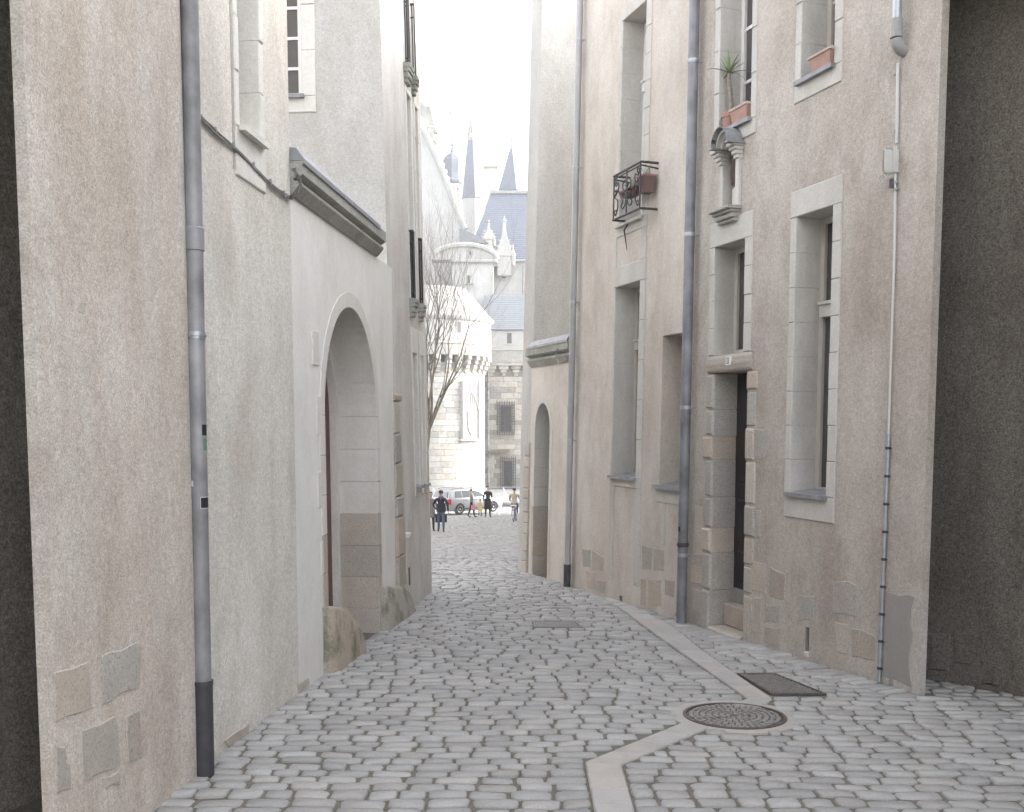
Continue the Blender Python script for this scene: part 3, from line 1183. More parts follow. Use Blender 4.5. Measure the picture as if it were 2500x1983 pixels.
# doorway: lintel, jamb stones, leaf, steps
mb = MB()
zl0 = d_op[3]
k = 14
pr = []
for i in range(k + 1):
    a = -math.pi / 2 + math.pi * i / k
    pr.append((0.0 + 0.032 * math.cos(a) * (1 + 0.12 * math.sin(i * 2.1)), (zl0 + zl_top) / 2 - 0.001 + (zl_top - zl0 - 0.012) / 2 * math.sin(a)))
pr = [(-0.24, zl0 + 0.004)] + pr + [(-0.24, zl_top - 0.006)]
va = [F1.P(d_op[0] - 0.10, z, n) for n, z in pr]
vb = [F1.P(d_op[1] + 0.10, z, n) for n, z in pr]
m_ = len(pr)
mb.add(va + vb, [tuple(range(m_))[::-1], tuple(range(m_, 2 * m_))] + [(i, (i + 1) % m_, m_ + (i + 1) % m_, m_ + i) for i in range(m_)])
mb.build('door_lintel', 'granite_brown', rh, smooth=True)
rj = random.Random(4)
for side, ybounds in ((1, (912, 1000, 1065, 1122, 1214, 1290, 1351, 1443, 1600)), (0, (905, 955, 1044, 1125, 1232, 1310, 1380, 1450, 1620))):
    for i in range(len(ybounds) - 1):
        xx = 1738 if side else 1822
        za = F1.pix(xx, ybounds[i])[1] if i else zl0 - 0.001
        zb = F1.pix(xx, ybounds[i + 1])[1]
        mb = MB()
        wj = 0.12 + rj.uniform(0.0, 0.07)
        rec = rj.uniform(0.0, 0.012)
        if side:
            mb.cbox(F1, d_op[1] + rec, d_op[1] + max(0.13, wj), zb + 0.004, za - 0.004, -0.26, 0.008 + rj.uniform(0, 0.012), 0.022)
        else:
            mb.cbox(F1, d_op[0] - max(0.13, wj), d_op[0] - rec, zb + 0.004, za - 0.004, -0.26, 0.008 + rj.uniform(0, 0.012), 0.022)
        mb.build('jamb_stone', 'granite_grey' if (i + side) % 3 else 'granite_brown', rh)
# mortar bed behind the jamb stones
mb = MB()
mb.box(F1, d_op[1] + 0.014, d_op[1] + 0.13, ZB, zl0, -0.262, -0.002)
mb.box(F1, d_op[0] - 0.13, d_op[0] - 0.014, ZB, zl0, -0.262, -0.002)
mb.build('mortar', 'cement_patch', rh)
zleaf = F1.pix(1798, 1437, -0.24)[1]
leaf = None
mb = MB()
nz = -0.255
mb.box(F1, d_op[0] - 0.02, d_op[1] + 0.02, zleaf, zl0 + 0.02, nz - 0.04, nz)
leaf = mb.build('door', 'door_dark', rh)
ds0, ds1 = d_op[0], d_op[1]
hh = zl0 - zleaf
for (a0, a1) in ((0.05, 0.18), (0.24, 0.42), (0.50, 0.93)):
    for (u0, u1) in ((0.10, 0.46), (0.54, 0.90)):
        mb = MB()
        mb.cbox(F1, ds0 + (ds1 - ds0) * u0, ds0 + (ds1 - ds0) * u1, zleaf + hh * a0, zleaf + hh * a1, nz - 0.01, nz + 0.016, 0.012)
        mb.build('panel', 'door_dark', leaf)
mb = MB()
mb.box(F1, ds0 + 0.06, ds0 + 0.075, zleaf + hh * 0.5, zleaf + hh * 0.66, nz, nz + 0.05)
mb.build('handle', 'galvanised', leaf)
zst = F1.pix(1770, 1541)[1]
mb = MB()
mb.cbox(F1, d_op[0] - 0.0, d_op[1] + 0.0, ZB, zst, -0.30, 0.035, 0.02)
mb.build('doorstep', 'granite_grey', rh)
mb = MB()
mb.cbox(F1, d_op[0] + 0.001, d_op[1] - 0.001, zst, (zst * 0.4 + zleaf * 0.6), -0.30, -0.14, 0.015)
mb.build('doorstep', 'granite_brown', rh)
mb = MB()
mb.box(F1, d_op[0] - 0.05, d_op[1] + 0.05, (zst * 0.4 + zleaf * 0.6), zleaf, -0.30, nz + 0.004)
mb.build('threshold', 'cement_patch', rh)
# drain slot through the foot of the wall
mb = MB()
mb.box(F1, slot[0] - 0.01, slot[1] + 0.01, slot[2] - 0.03, slot[3] + 0.01, -0.25, -0.23)
mb.quad(F1.P(slot[0], slot[2], 0), F1.P(slot[0], slot[2], -0.23), F1.P(slot[0], slot[3], -0.23), F1.P(slot[0], slot[3], 0))
mb.quad(F1.P(slot[1], slot[2], 0), F1.P(slot[1], slot[2], -0.23), F1.P(slot[1], slot[3], -0.23), F1.P(slot[1], slot[3], 0))
mb.quad(F1.P(slot[0], slot[3], 0), F1.P(slot[1], slot[3], 0), F1.P(slot[1], slot[3], -0.23), F1.P(slot[0], slot[3], -0.23))
mb.build('drain_slot', 'cement_patch', rh)
mb = MB()
mb.cbox(F1, slot[0] + 0.001, slot[1] - 0.001, slot[2] - 0.03, slot[2] + 0.012, -0.22, 0.01, 0.006)
mb.build('slot_sill', 'limestone_right', rh)
# exposed granite at the foot
c6 = cpx(1680, 1060, 2.442)
R1_STONES = [
    ([(370, 740), (475, 770), (470, 960), (365, 935)], 'granite_brown'),
    ([(482, 782), (585, 830), (582, 985), (565, 1000), (478, 968)], 'granite_grey'),
    ([(455, 1010), (555, 1015), (553, 1135), (450, 1125)], 'granite_grey'),
    ([(452, 1140), (555, 1150), (553, 1285), (450, 1255)], 'granite_brown'),
    ([(660, 950), (760, 960), (755, 1118), (652, 1122)], 'granite_grey'),
    ([(860, 875), (960, 870), (1015, 900), (1008, 1098), (855, 1068)], 'granite_grey'),
    ([(872, 1112), (958, 1125), (958, 1325), (882, 1308)], 'granite_brown'),
    ([(970, 1147), (1030, 1150), (1118, 1202), (1116, 1360), (972, 1332)], 'granite_grey'),
    ([(352, 440), (440, 445), (433, 630), (350, 612)], 'granite_grey'),
    ([(362, -40), (490, -35), (488, 80), (470, 140), (440, 160), (362, 152)], 'granite_grey'),
    ([(345, 960), (378, 950), (386, 1062), (338, 1068)], 'granite_brown'),
    ([(392, 965), (440, 968), (440, 1205), (386, 1190)], 'granite_brown'),
    ([(338, 1085), (376, 1080), (376, 1200), (334, 1190)], 'granite_grey'),
    ([(15, 775), (112, 790), (108, 905), (12, 890)], 'granite_brown'),
    ([(30, 920), (104, 935), (100, 1080), (25, 1050)], 'granite_brown'),
    ([(40, 410), (95, 425), (95, 740), (30, 730)], 'granite_brown'),
]
for i, (pts, mt) in enumerate(R1_STONES):
    stone_poly(rh, F1, c6(pts), mt, 0.0045, seed=i, c=0.018, jit=0.006)
stone_poly(rh, F1, c6([(1180, 940), (1260, 955), (1345, 965), (1330, 1120), (1345, 1200), (1320, 1330), (1335, 1500), (1165, 1450)]), 'cement_patch', 0.006, 'cement_patch', 0.004, 0.012, 3)
stone_poly(rh, F1, c6([(1215, 1405), (1223, 1500), (1200, 1495)]), 'cement_patch', 0.009, 'cement_patch', 0.003, 0.002, 5)

# niche: shrine on the wall with arched zinc hood
ns = thing('wall_niche', tuple(F1.P((n_s0 + n_s1) / 2, n_z0 - 0.12, 0)), 'arched stone wall niche under a curved zinc hood above the doorway', 'niche')
mb = MB()
k = 12
sm, hw = (ni_s0 + ni_s1) / 2, (ni_s1 - ni_s0) / 2
# half-round recess
for i in range(k):
    a0, a1 = math.pi * i / k, math.pi * (i + 1) / k
    p = [(sm - hw * math.cos(a), -0.26 * math.sin(a)) for a in (a0, a1)]
    mb.quad(F1.P(p[0][0], n_hole[2], p[0][1]), F1.P(p[1][0], n_hole[2], p[1][1]), F1.P(p[1][0], n_hole[3], p[1][1]), F1.P(p[0][0], n_hole[3], p[0][1]))
mb.quad(F1.P(ni_s0, n_hole[3], 0), F1.P(ni_s1, n_hole[3], 0), F1.P(ni_s1, n_hole[3], -0.27), F1.P(ni_s0, n_hole[3], -0.27))
mb.quad(F1.P(ni_s0, n_hole[2], 0), F1.P(ni_s1, n_hole[2], 0), F1.P(ni_s1, n_hole[2], -0.27), F1.P(ni_s0, n_hole[2], -0.27))
mb.build('recess', 'limestone_right', ns)
for (sa, sb) in ((ni_s0 - 0.055, ni_s0), (ni_s1, ni_s1 + 0.055)):
    mb = MB()
    mb.cbox(F1, sa, sb, n_z0, n_zb - 0.12, -0.05, 0.035, 0.008)
    mb.build('pilaster', 'limestone_right', ns)
    mb = MB()
    for q, (dz0, dz1, e) in enumerate(((-0.12, -0.085, 0.012), (-0.085, -0.05, 0.03), (-0.05, -0.02, 0.05), (-0.02, 0.012, 0.075))):
        mb.cbox(F1, sa - e * 0.5, sb + e * 0.5, n_zb + dz0, n_zb + dz1 - 0.001, -0.03, 0.04 + e, 0.006)
    mb.build('capital', 'limestone_right', ns)
# arch ring moulding
mb = MB()
k = 16
hs = (n_s1 - n_s0) / 2
cs = (n_s1 + n_s0) / 2
rise = n_za - n_zb


def arc(u, sc_):
    a = math.pi * u
    return cs - hs * sc_ * math.cos(a), n_zb + rise * sc_ * math.sin(a)


for (so, si, nn) in ((0.97, 0.80, 0.13), (0.80, 0.64, 0.09)):
    for i in range(k):
        q = [arc(i / k, so), arc((i + 1) / k, so), arc((i + 1) / k, si), arc(i / k, si)]
        mb.hexa([F1.P(x, z, -0.01) for x, z in q] + [F1.P(x, z, nn) for x, z in q])
mb.build('arch_moulding', 'limestone_right', ns)
mb = MB()
for i in range(k):
    q = [arc(i / k, 1.0), arc((i + 1) / k, 1.0), arc((i + 1) / k, 0.965), arc(i / k, 0.965)]
    mb.hexa([F1.P(x, z + 0.008, 0.0) for x, z in q] + [F1.P(x, z + 0.008, PN + 0.02) for x, z in q])
mb.box(F1, n_s0 - 0.03, n_s0 + 0.03, n_zb - 0.006, n_zb + 0.008, 0, PN + 0.02)
mb.box(F1, n_s1 - 0.03, n_s1 + 0.03, n_zb - 0.006, n_zb + 0.008, 0, PN + 0.02)
mb.build('hood', 'zinc', ns, smooth=True)
mb = MB()
for q, (dz0, dz1, e) in enumerate(((0.0, -0.03, 0.11), (-0.03, -0.055, 0.08), (-0.055, -0.10, 0.055), (-0.10, -0.13, 0.03))):
    mb.cbox(F1, ni_s0 - 0.02 - e * 0.4, ni_s1 + 0.02 + e * 0.4, n_z0 + dz1, n_z0 + dz0 - 0.001, -0.02, 0.03 + e, 0.008)
mb.build('console', 'coping_stone', ns)
mb = MB()
pc = F1.P(sm - 0.02, n_z0, -0.06)
mb.lathe((pc.x, pc.y, pc.z), [(0.055, 0), (0.055, 0.17), (0.045, 0.185), (0.03, 0.20)], 8)
mb.build('pedestal', 'limestone_right', ns)
mb = MB()
mb.lathe((pc.x, pc.y, pc.z + 0.2), [(0.035, 0), (0.04, 0.03), (0.05, 0.12), (0.062, 0.22), (0.066, 0.32), (0.058, 0.40), (0.03, 0.445), (0.022, 0.46), (0.036, 0.485), (0.038, 0.51), (0.026, 0.545), (0.0, 0.555)], 14, sx=1.0, sy=0.75)
# folded arms and robe folds
mb.tube([F1.P(sm - 0.075, n_z0 + 0.56, -0.05), F1.P(sm - 0.07, n_z0 + 0.47, -0.01), F1.P(sm - 0.02, n_z0 + 0.48, 0.0)], [0.02, 0.018, 0.014], 7)
mb.tube([F1.P(sm + 0.035, n_z0 + 0.56, -0.05), F1.P(sm + 0.03, n_z0 + 0.47, -0.01), F1.P(sm - 0.02, n_z0 + 0.50, 0.0)], [0.02, 0.018, 0.014], 7)
for q in range(5):
    sx_ = sm - 0.06 + 0.02 * q
    mb.tube([F1.P(sx_, n_z0 + 0.46, -0.01), F1.P(sx_ + 0.004, n_z0 + 0.32, -0.008), F1.P(sx_ + 0.002, n_z0 + 0.215, -0.02)], [0.006, 0.009, 0.007], 6)
st = mb.build('statue', 'statue_dark', None, smooth=True)
tag(st, 'small dark robed statuette on a pale pedestal inside the wall niche', 'statue')

# house number plate (reads as in the photograph: mirrored figures)
pl_s0, pl_s1, pl_z0, pl_z1 = F1.rect((1783, 872), (1793, 870), (1792, 890), (1782.5, 892))
npn = 0.05
npl = thing('house_number_plate', tuple(F1.P((pl_s0 + pl_s1) / 2, pl_z0, 0.035)), 'small enamel number plate on the granite door lintel', 'number plate')
mb = MB()
mb.box(F1, pl_s0, pl_s1, pl_z0, pl_z1, 0.02, npn)
mb.build('plate', 'plate_white', npl)
mb = MB()
mb.box(F1, pl_s0 + 0.008, pl_s1 - 0.008, pl_z0 + 0.008, pl_z1 - 0.008, npn - 0.01, npn + 0.0012)
mb.build('field', 'plate_enamel', npl)
mb = MB()
pw, ph = pl_s1 - pl_s0, pl_z1 - pl_z0
zc = (pl_z0 + pl_z1) / 2
c0 = pl_s0 + pw * 0.64          # the nought, left in the picture (s grows to the left)
for i in range(14):
    a0, a1 = 2 * math.pi * i / 14, 2 * math.pi * (i + 1) / 14
    q = []
    for a, f_ in ((a0, 1), (a1, 1), (a1, 0.55), (a0, 0.55)):
        q.append((c0 + pw * 0.15 * f_ * math.cos(a), zc + ph * 0.30 * (f_ if f_ == 1 else 0.75) * math.sin(a)))
    mb.hexa([F1.P(x, z, npn) for x, z in q] + [F1.P(x, z, npn + 0.003) for x, z in q])
c1 = pl_s0 + pw * 0.30
mb.box(F1, c1 - pw * 0.035, c1 + pw * 0.045, zc - ph * 0.30, zc + ph * 0.30, npn, npn + 0.003)
mb.box(F1, c1 - pw * 0.12, c1 - pw * 0.036, zc + ph * 0.14, zc + ph * 0.24, npn, npn + 0.003)
mb.build('numerals', 'plate_white', npl)

# ------------------------------------------------------------------ dark recessed wall and covered passage, right
FD = Fr(DR0, DR1 - DR0, Vector((-(DR1 - DR0).y, (DR1 - DR0).x, 0)) * -1)
if FD.n.x > 0:
    FD.n = -FD.n
pas = thing('passage_house', (DR1.x + 2, DR1.y - 1.5, g(DR1.y)), 'house over a covered side passage with shade painted into its dark wall at the right edge', 'house')
mb = MB()
wall_sheet(mb, FD, -0.5, 6.5, ZB, 4.7, [])
mb.build('wall', 'plaster_shade_right', pas)
for i, pts in enumerate([[(2330, 1540), (2378, 1548), (2376, 1625), (2330, 1618)], [(2275, 1545), (2318, 1550), (2316, 1640), (2272, 1632)], [(2400, 1655), (2440, 1660), (2438, 1672), (2400, 1668)]]):
    stone_poly(pas, FD, pts, 'plaster_shade_right', 0.015, 'stone', 0.01, 0.008, 40 + i)
mb = MB()
a = F1.P(0, 0, -0.02)
mouth = [F1.P(0.45, 0, -0.063), F1.P(0.0, 0, -0.063), F1.P(-0.004, 0, 0.0), F1.P(-5.5, 0, 0.0), F1.P(-5.5, 0, -4), F1.P(0.45, 0, -4)]
lo = [Vector((p.x, p.y, 4.7)) for p in mouth]
hi = [Vector((p.x, p.y, 9.0)) for p in mouth]
k = len(lo)
mb.add(lo + hi, [tuple(range(k))[::-1], tuple(range(k, 2 * k))] + [(i, (i + 1) % k, k + (i + 1) % k, k + i) for i in range(k)])
mb.build('upper_storey', 'plaster_right_near', pas)
mb = MB()
mb.quad(F1.P(-5.5, ZB, 0), F1.P(-5.5, ZB, -4), F1.P(-5.5, 4.7, -4), F1.P(-5.5, 4.7, 0))
mb.quad(F1.P(-5.5, ZB, -3.99), F1.P(0.45, ZB, -3.99), F1.P(0.45, 4.7, -3.99), F1.P(-5.5, 4.7, -3.99))
mb.quad(F1.P(-5.5, ZB, 0), F1.P(-9, ZB, 0), F1.P(-9, 9.0, 0), F1.P(-5.5, 9.0, 0))
mb.build('side_wall', 'plaster_shade_right', pas)

# ------------------------------------------------------------------ right, middle house
F2 = frR(0.014)
s_far = F2.pix(1399, 1000)[0]
sA2 = s_pipe + 0.004
r2 = thing('townhouse', base_of(F2, (s_pipe + s_far) / 2, -2), 'beige plastered house with an iron balcony window between two drainpipes', 'house')
H2 = 7.2
bw_s0, bw_s1 = (F2.pix(1577, 60)[0] + F2.pix(1571, 530)[0]) / 2, (F2.pix(1525, 51)[0] + F2.pix(1510.5, 553)[0]) / 2
bw_z0 = (F2.pix(1510.5, 553)[1] + F2.pix(1571, 530)[1]) / 2
bw_z1 = (F2.pix(1525, 51)[1] + F2.pix(1577, 3)[1]) / 2
bw_op = (bw_s0, bw_s1, bw_z0, bw_z1)
band_r = 0.13
bw_band = (band_r, 0.05, 0.14, 0.12)
lw = F2.rect((1508, 703), (1565, 683), (1552, 1168), (1491, 1163))
lw_op = (lw[0], lw[1], lw[2], lw[3])
lw_band = (band_r, 0.04, 0.22, 0.11)
bl_s1 = (F2.pix(1620, 830)[0] + F2.pix(1608, 1182)[0]) / 2
bl_z1 = F2.pix(1620, 820)[1]
bl_z0 = F2.pix(1606, 1186)[1]
bl_op = (sA2 + 0.07, bl_s1, bl_z0, bl_z1)
vent = F2.rect((1512, 1454), (1520, 1456), (1519, 1473), (1512, 1471))
mb = MB()
pan_z1 = bw_op[2] - bw_band[3]
pan_z0 = lw_op[3] + lw_band[2]
wall_sheet(mb, F2, sA2, s_far, ZB, H2, [outer(bw_op, bw_band), outer(lw_op, lw_band), bl_op, vent])
body(mb, F2, sA2, s_far, ZB, H2, 5)
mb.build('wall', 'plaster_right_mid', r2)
window(r2, F2, bw_op, 0.30, bw_band, rows=5, cols=2, transom=bw_op[2] + (bw_op[3] - bw_op[2]) * 0.68, hgt=0.30, sill='limestone_right', frame='window_white', glass='glass_curtain')
window(r2, F2, lw_op, 0.30, lw_band, rows=1, cols=2, transom=F2.pix(1558, 845, -0.25)[1], hgt=0.42, glass='glass_dark')
# flat strips and panels of dressed stone linking the two windows and below them
mb = MB()
mb.cbox(F2, lw_op[0] - band_r, lw_op[0], pan_z0 + 0.001, pan_z1 - 0.001, -0.02, 0.012, 0.005)
mb.build('stone_strip', 'limestone_right', r2)
mb = MB()
mb.cbox(F2, lw_op[1], lw_op[1] + 0.045, pan_z0 + 0.001, pan_z1 - 0.001, -0.02, 0.012, 0.005)
mb.build('stone_strip', 'limestone_right', r2)
zf_l, zf_r = F2.pix(1483, 1405)[1], F2.pix(1550, 1423)[1]
zl_b = lw_op[2] - lw_band[3]
for (sa, sb, zb) in ((lw_op[1] - 0.07, lw_op[1] + 0.04, zf_l), (lw_op[0] - band_r, lw_op[0] - 0.01, zf_r)):
    mb = MB()
    mb.cbox(F2, sa, sb, zb, zl_b - 0.002, -0.02, 0.012, 0.005)
    mb.build('stone_strip', 'limestone_right', r2)
    mb = MB()
    mb.cbox(F2, sa - 0.006, sb + 0.006, zb - 0.035, zb - 0.001, -0.02, 0.008, 0.005)
    mb.build('strip_foot', 'limestone_right', r2)
# shallow blind window by the drainpipe
mb = MB()
s0_, s1_, z0_, z1_ = bl_op
dp = 0.30
mb.quad(F2.P(s0_, z0_, -dp), F2.P(s1_, z0_, -dp), F2.P(s1_, z1_, -dp), F2.P(s0_, z1_, -dp))
mb.quad(F2.P(s1_, z0_, 0), F2.P(s1_, z1_, 0), F2.P(s1_, z1_, -dp), F2.P(s1_, z0_, -dp))
mb.quad(F2.P(s0_, z0_, 0), F2.P(s0_, z1_, 0), F2.P(s0_, z1_, -dp), F2.P(s0_, z0_, -dp))
mb.quad(F2.P(s0_, z1_, 0), F2.P(s1_, z1_, 0), F2.P(s1_, z1_, -dp), F2.P(s0_, z1_, -dp))
bw_o = mb.build('blind_window', 'plaster_right_mid', r2)
mb = MB()
mb.hexa([F2.P(s0_ + 0.002, z0_ - 0.004, -dp), F2.P(s1_ - 0.002, z0_ - 0.004, -dp), F2.P(s1_ - 0.002, z0_ - 0.004, 0.004), F2.P(s0_ + 0.002, z0_ - 0.004, 0.004),
         F2.P(s0_ + 0.002, z0_ + 0.05, -dp), F2.P(s1_ - 0.002, z0_ + 0.05, -dp), F2.P(s1_ - 0.002, z0_ + 0.018, 0.004), F2.P(s0_ + 0.002, z0_ + 0.018, 0.004)])
mb.box(F2, s0_ - 0.02, s1_ + 0.05, z0_ - 0.028, z0_ + 0.016, 0.005, 0.06)
mb.build('sill', 'zinc', bw_o)
mb = MB()
mb.cbox(F2, s0_ - 0.05, s1_ + 0.055, z0_ - 0.17, z0_ - 0.03, -0.02, 0.012, 0.005)
zt0 = F2.pix(1618, 1322)[1]
mb.cbox(F2, s1_ - 0.15, s1_ - 0.075, zt0, z0_ - 0.172, -0.02, 0.012, 0.005)
mb.cbox(F2, s1_ - 0.155, s1_ - 0.07, zt0 - 0.03, zt0 - 0.001, -0.02, 0.008, 0.005)
mb.build('stone_apron', 'limestone_right', bw_o)
mb = MB()
mb.box(F2, vent[0] - 0.01, vent[1] + 0.01, vent[2] - 0.01, vent[3] + 0.01, -0.16, -0.15)
for q in ((vent[0], vent[0]), (vent[1], vent[1])):
    mb.quad(F2.P(q[0], vent[2], 0), F2.P(q[0], vent[3], 0), F2.P(q[0], vent[3], -0.15), F2.P(q[0], vent[2], -0.15))
mb.quad(F2.P(vent[0], vent[3], 0), F2.P(vent[1], vent[3], 0), F2.P(vent[1], vent[3], -0.15), F2.P(vent[0], vent[3], -0.15))
mb.build('vent', 'cement_patch', r2)
c3 = cpx(1240, 940, 2.85)
for i, (pts, mt) in enumerate([
    ([(515, 1135), (578, 1142), (574, 1275), (520, 1265)], 'granite_grey'),
    ([(584, 1147), (640, 1175), (672, 1202), (664, 1300), (582, 1282)], 'granite_brown'),
    ([(932, 1105), (1008, 1132), (1003, 1290), (932, 1285)], 'granite_grey'),
    ([(1014, 1132), (1090, 1142), (1085, 1300), (1010, 1292)], 'granite_brown'),
    ([(972, 1347), (1070, 1352), (1070, 1550), (972, 1540)], 'granite_brown'),
    ([(1090, 1347), (1168, 1360), (1160, 1490), (1092, 1462)], 'granite_brown'),
    ([(922, 1342), (964, 1342), (964, 1545), (922, 1540)], 'granite_grey'),
    ([(540, 1285), (610, 1300), (605, 1430), (545, 1420)], 'granite_brown'),
    ([(615, 1350), (680, 1360), (680, 1460), (612, 1440)], 'granite_brown')]):
    stone_poly(r2, F2, c3(pts), mt, 0.004, seed=70 + i, c=0.016, jit=0.006)

# balcony railing of the middle house
bal = MB()
NB = 0.20
br_ = [F2.pix(1480 + x / 8.142, 370 + y / 8.142, NB) for x, y in ((150, 515), (690, 185), (680, 1100), (135, 1390))]
sl, sr_ = (br_[0][0] + br_[3][0]) / 2, (br_[1][0] + br_[2][0]) / 2
ztp, zbt = (br_[0][1] + br_[1][1]) / 2, (br_[2][1] + br_[3][1]) / 2
bw_ = sl - sr_


def bp(u, v, n=NB):
    """u 0..1 from the far end to the near end, v 0..1 up"""
    return F2.P(sl - bw_ * u, zbt + (ztp - zbt) * v, n)


bal.tube([F2.P(sl, ztp, 0.0), bp(0, 1), bp(1, 1), F2.P(sr_, ztp, 0.0)], 0.013, 8)
bal.tube([F2.P(sl, ztp - 0.055, 0.0), bp(0, 0.93), bp(1, 0.93), F2.P(sr_, ztp - 0.055, 0.0)], 0.009, 6)
bal.tube([F2.P(sl, zbt, 0.0), bp(0, 0), bp(1, 0), F2.P(sr_, zbt, 0.0)], 0.013, 8)
for u in (0.015, 0.5, 0.985):
    bal.tube([bp(u, 0), bp(u, 1)], 0.009, 6)
bal.tube([F2.P(sl, zbt, 0.0), F2.P(sl, zbt - 0.10, 0.06), F2.P(sl, zbt - 0.32, 0.02)], [0.012, 0.010, 0.004], 6)
bo = bal.build('balcony_railing', 'wrought_iron', r2, smooth=True)


def scroll(pts):
    m_ = MB()
    # smooth curve through the points (Catmull-Rom)
    out = []
    q = [pts[0]] + pts + [pts[-1]]
    for i in range(1, len(q) - 2):
        for k_ in range(5):
            t = k_ / 5
            p0, p1, p2, p3 = q[i - 1], q[i], q[i + 1], q[i + 2]
            out.append(tuple(0.5 * ((2 * p1[c]) + (-p0[c] + p2[c]) * t + (2 * p0[c] - 5 * p1[c] + 4 * p2[c] - p3[c]) * t * t + (-p0[c] + 3 * p1[c] - 3 * p2[c] + p3[c]) * t ** 3) for c in (0, 1)))
    out.append(pts[-1])
    m_.tube([bp(*p) for p in out], 0.0075, 6)
    return m_.build('scroll', 'wrought_iron', bo, smooth=True)


for sg in (1, -1):
    def X(u):
        return u if sg == 1 else 1 - u
    scroll([(X(0.10), 0.80), (X(0.13), 0.86), (X(0.09), 0.90), (X(0.05), 0.84), (X(0.10), 0.74), (X(0.19), 0.80), (X(0.20), 0.68), (X(0.12), 0.56), (X(0.05), 0.50)])
    scroll([(X(0.07), 0.62), (X(0.10), 0.66), (X(0.12), 0.60), (X(0.06), 0.54), (X(0.05), 0.50), (X(0.16), 0.40), (X(0.17), 0.22), (X(0.10), 0.10)])
    scroll([(X(0.10), 0.20), (X(0.06), 0.18), (X(0.05), 0.11), (X(0.10), 0.08), (X(0.13), 0.14), (X(0.11), 0.20)])
    scroll([(X(0.44), 0.78), (X(0.36), 0.72), (X(0.36), 0.60), (X(0.46), 0.55), (X(0.48), 0.62), (X(0.44), 0.66)])
    scroll([(X(0.44), 0.44), (X(0.48), 0.38), (X(0.45), 0.24), (X(0.36), 0.16), (X(0.30), 0.24), (X(0.36), 0.34), (X(0.24), 0.52), (X(0.17), 0.66)])
    scroll([(X(0.48), 0.46), (X(0.42), 0.50), (X(0.40), 0.44), (X(0.44), 0.40), (X(0.48), 0.44)])
# flower boxes hung inside the railing
for (u0, u1, v0, v1, ml, lab) in ((0.18, 0.78, 0.44, 0.60, 'box_red', 'long red-brown flower box inside the iron balcony railing'),
                                  (0.80, 1.04, 0.36, 0.74, 'box_red', 'upright dark red pot at the near end of the iron balcony')):
    t = thing('flower_box', tuple(bp((u0 + u1) / 2, v0, 0.1)), lab, 'flower box')
    mb = MB()
    a, b_ = bp(u0, v0, 0.03), bp(u1, v1, 0.15)
    sa, sb = sl - bw_ * u1, sl - bw_ * u0
    za, zb = zbt + (ztp - zbt) * v0, zbt + (ztp - zbt) * v1
    e = 0.025
    mb.hexa([F2.P(sa + e, za, 0.05), F2.P(sb - e, za, 0.05), F2.P(sb - e, za, 0.15), F2.P(sa + e, za, 0.15),
             F2.P(sa, zb - 0.02, 0.03), F2.P(sb, zb - 0.02, 0.03), F2.P(sb, zb - 0.02, 0.175), F2.P(sa, zb - 0.02, 0.175)])
    mb.build('tub', ml, t)
    mb = MB()
    mb.box(F2, sa - 0.008, sb + 0.008, zb - 0.02, zb, 0.022, 0.183)
    mb.build('rim', 'box_flower', t)
    mb = MB()
    for q in range(7):
        u = (q + 0.5) / 7
        p0 = F2.P(sa + (sb - sa) * u, zb, 0.1)
        mb.tube([p0, p0 + Vector((rnd.uniform(-.03, .03), rnd.uniform(-.03, .03), 0.06)), p0 + Vector((rnd.uniform(-.05, .05), rnd.uniform(-.05, .05), 0.10))], [0.004, 0.003, 0.002], 5)
    mb.build('dry_stems', 'leaf_dry', t)

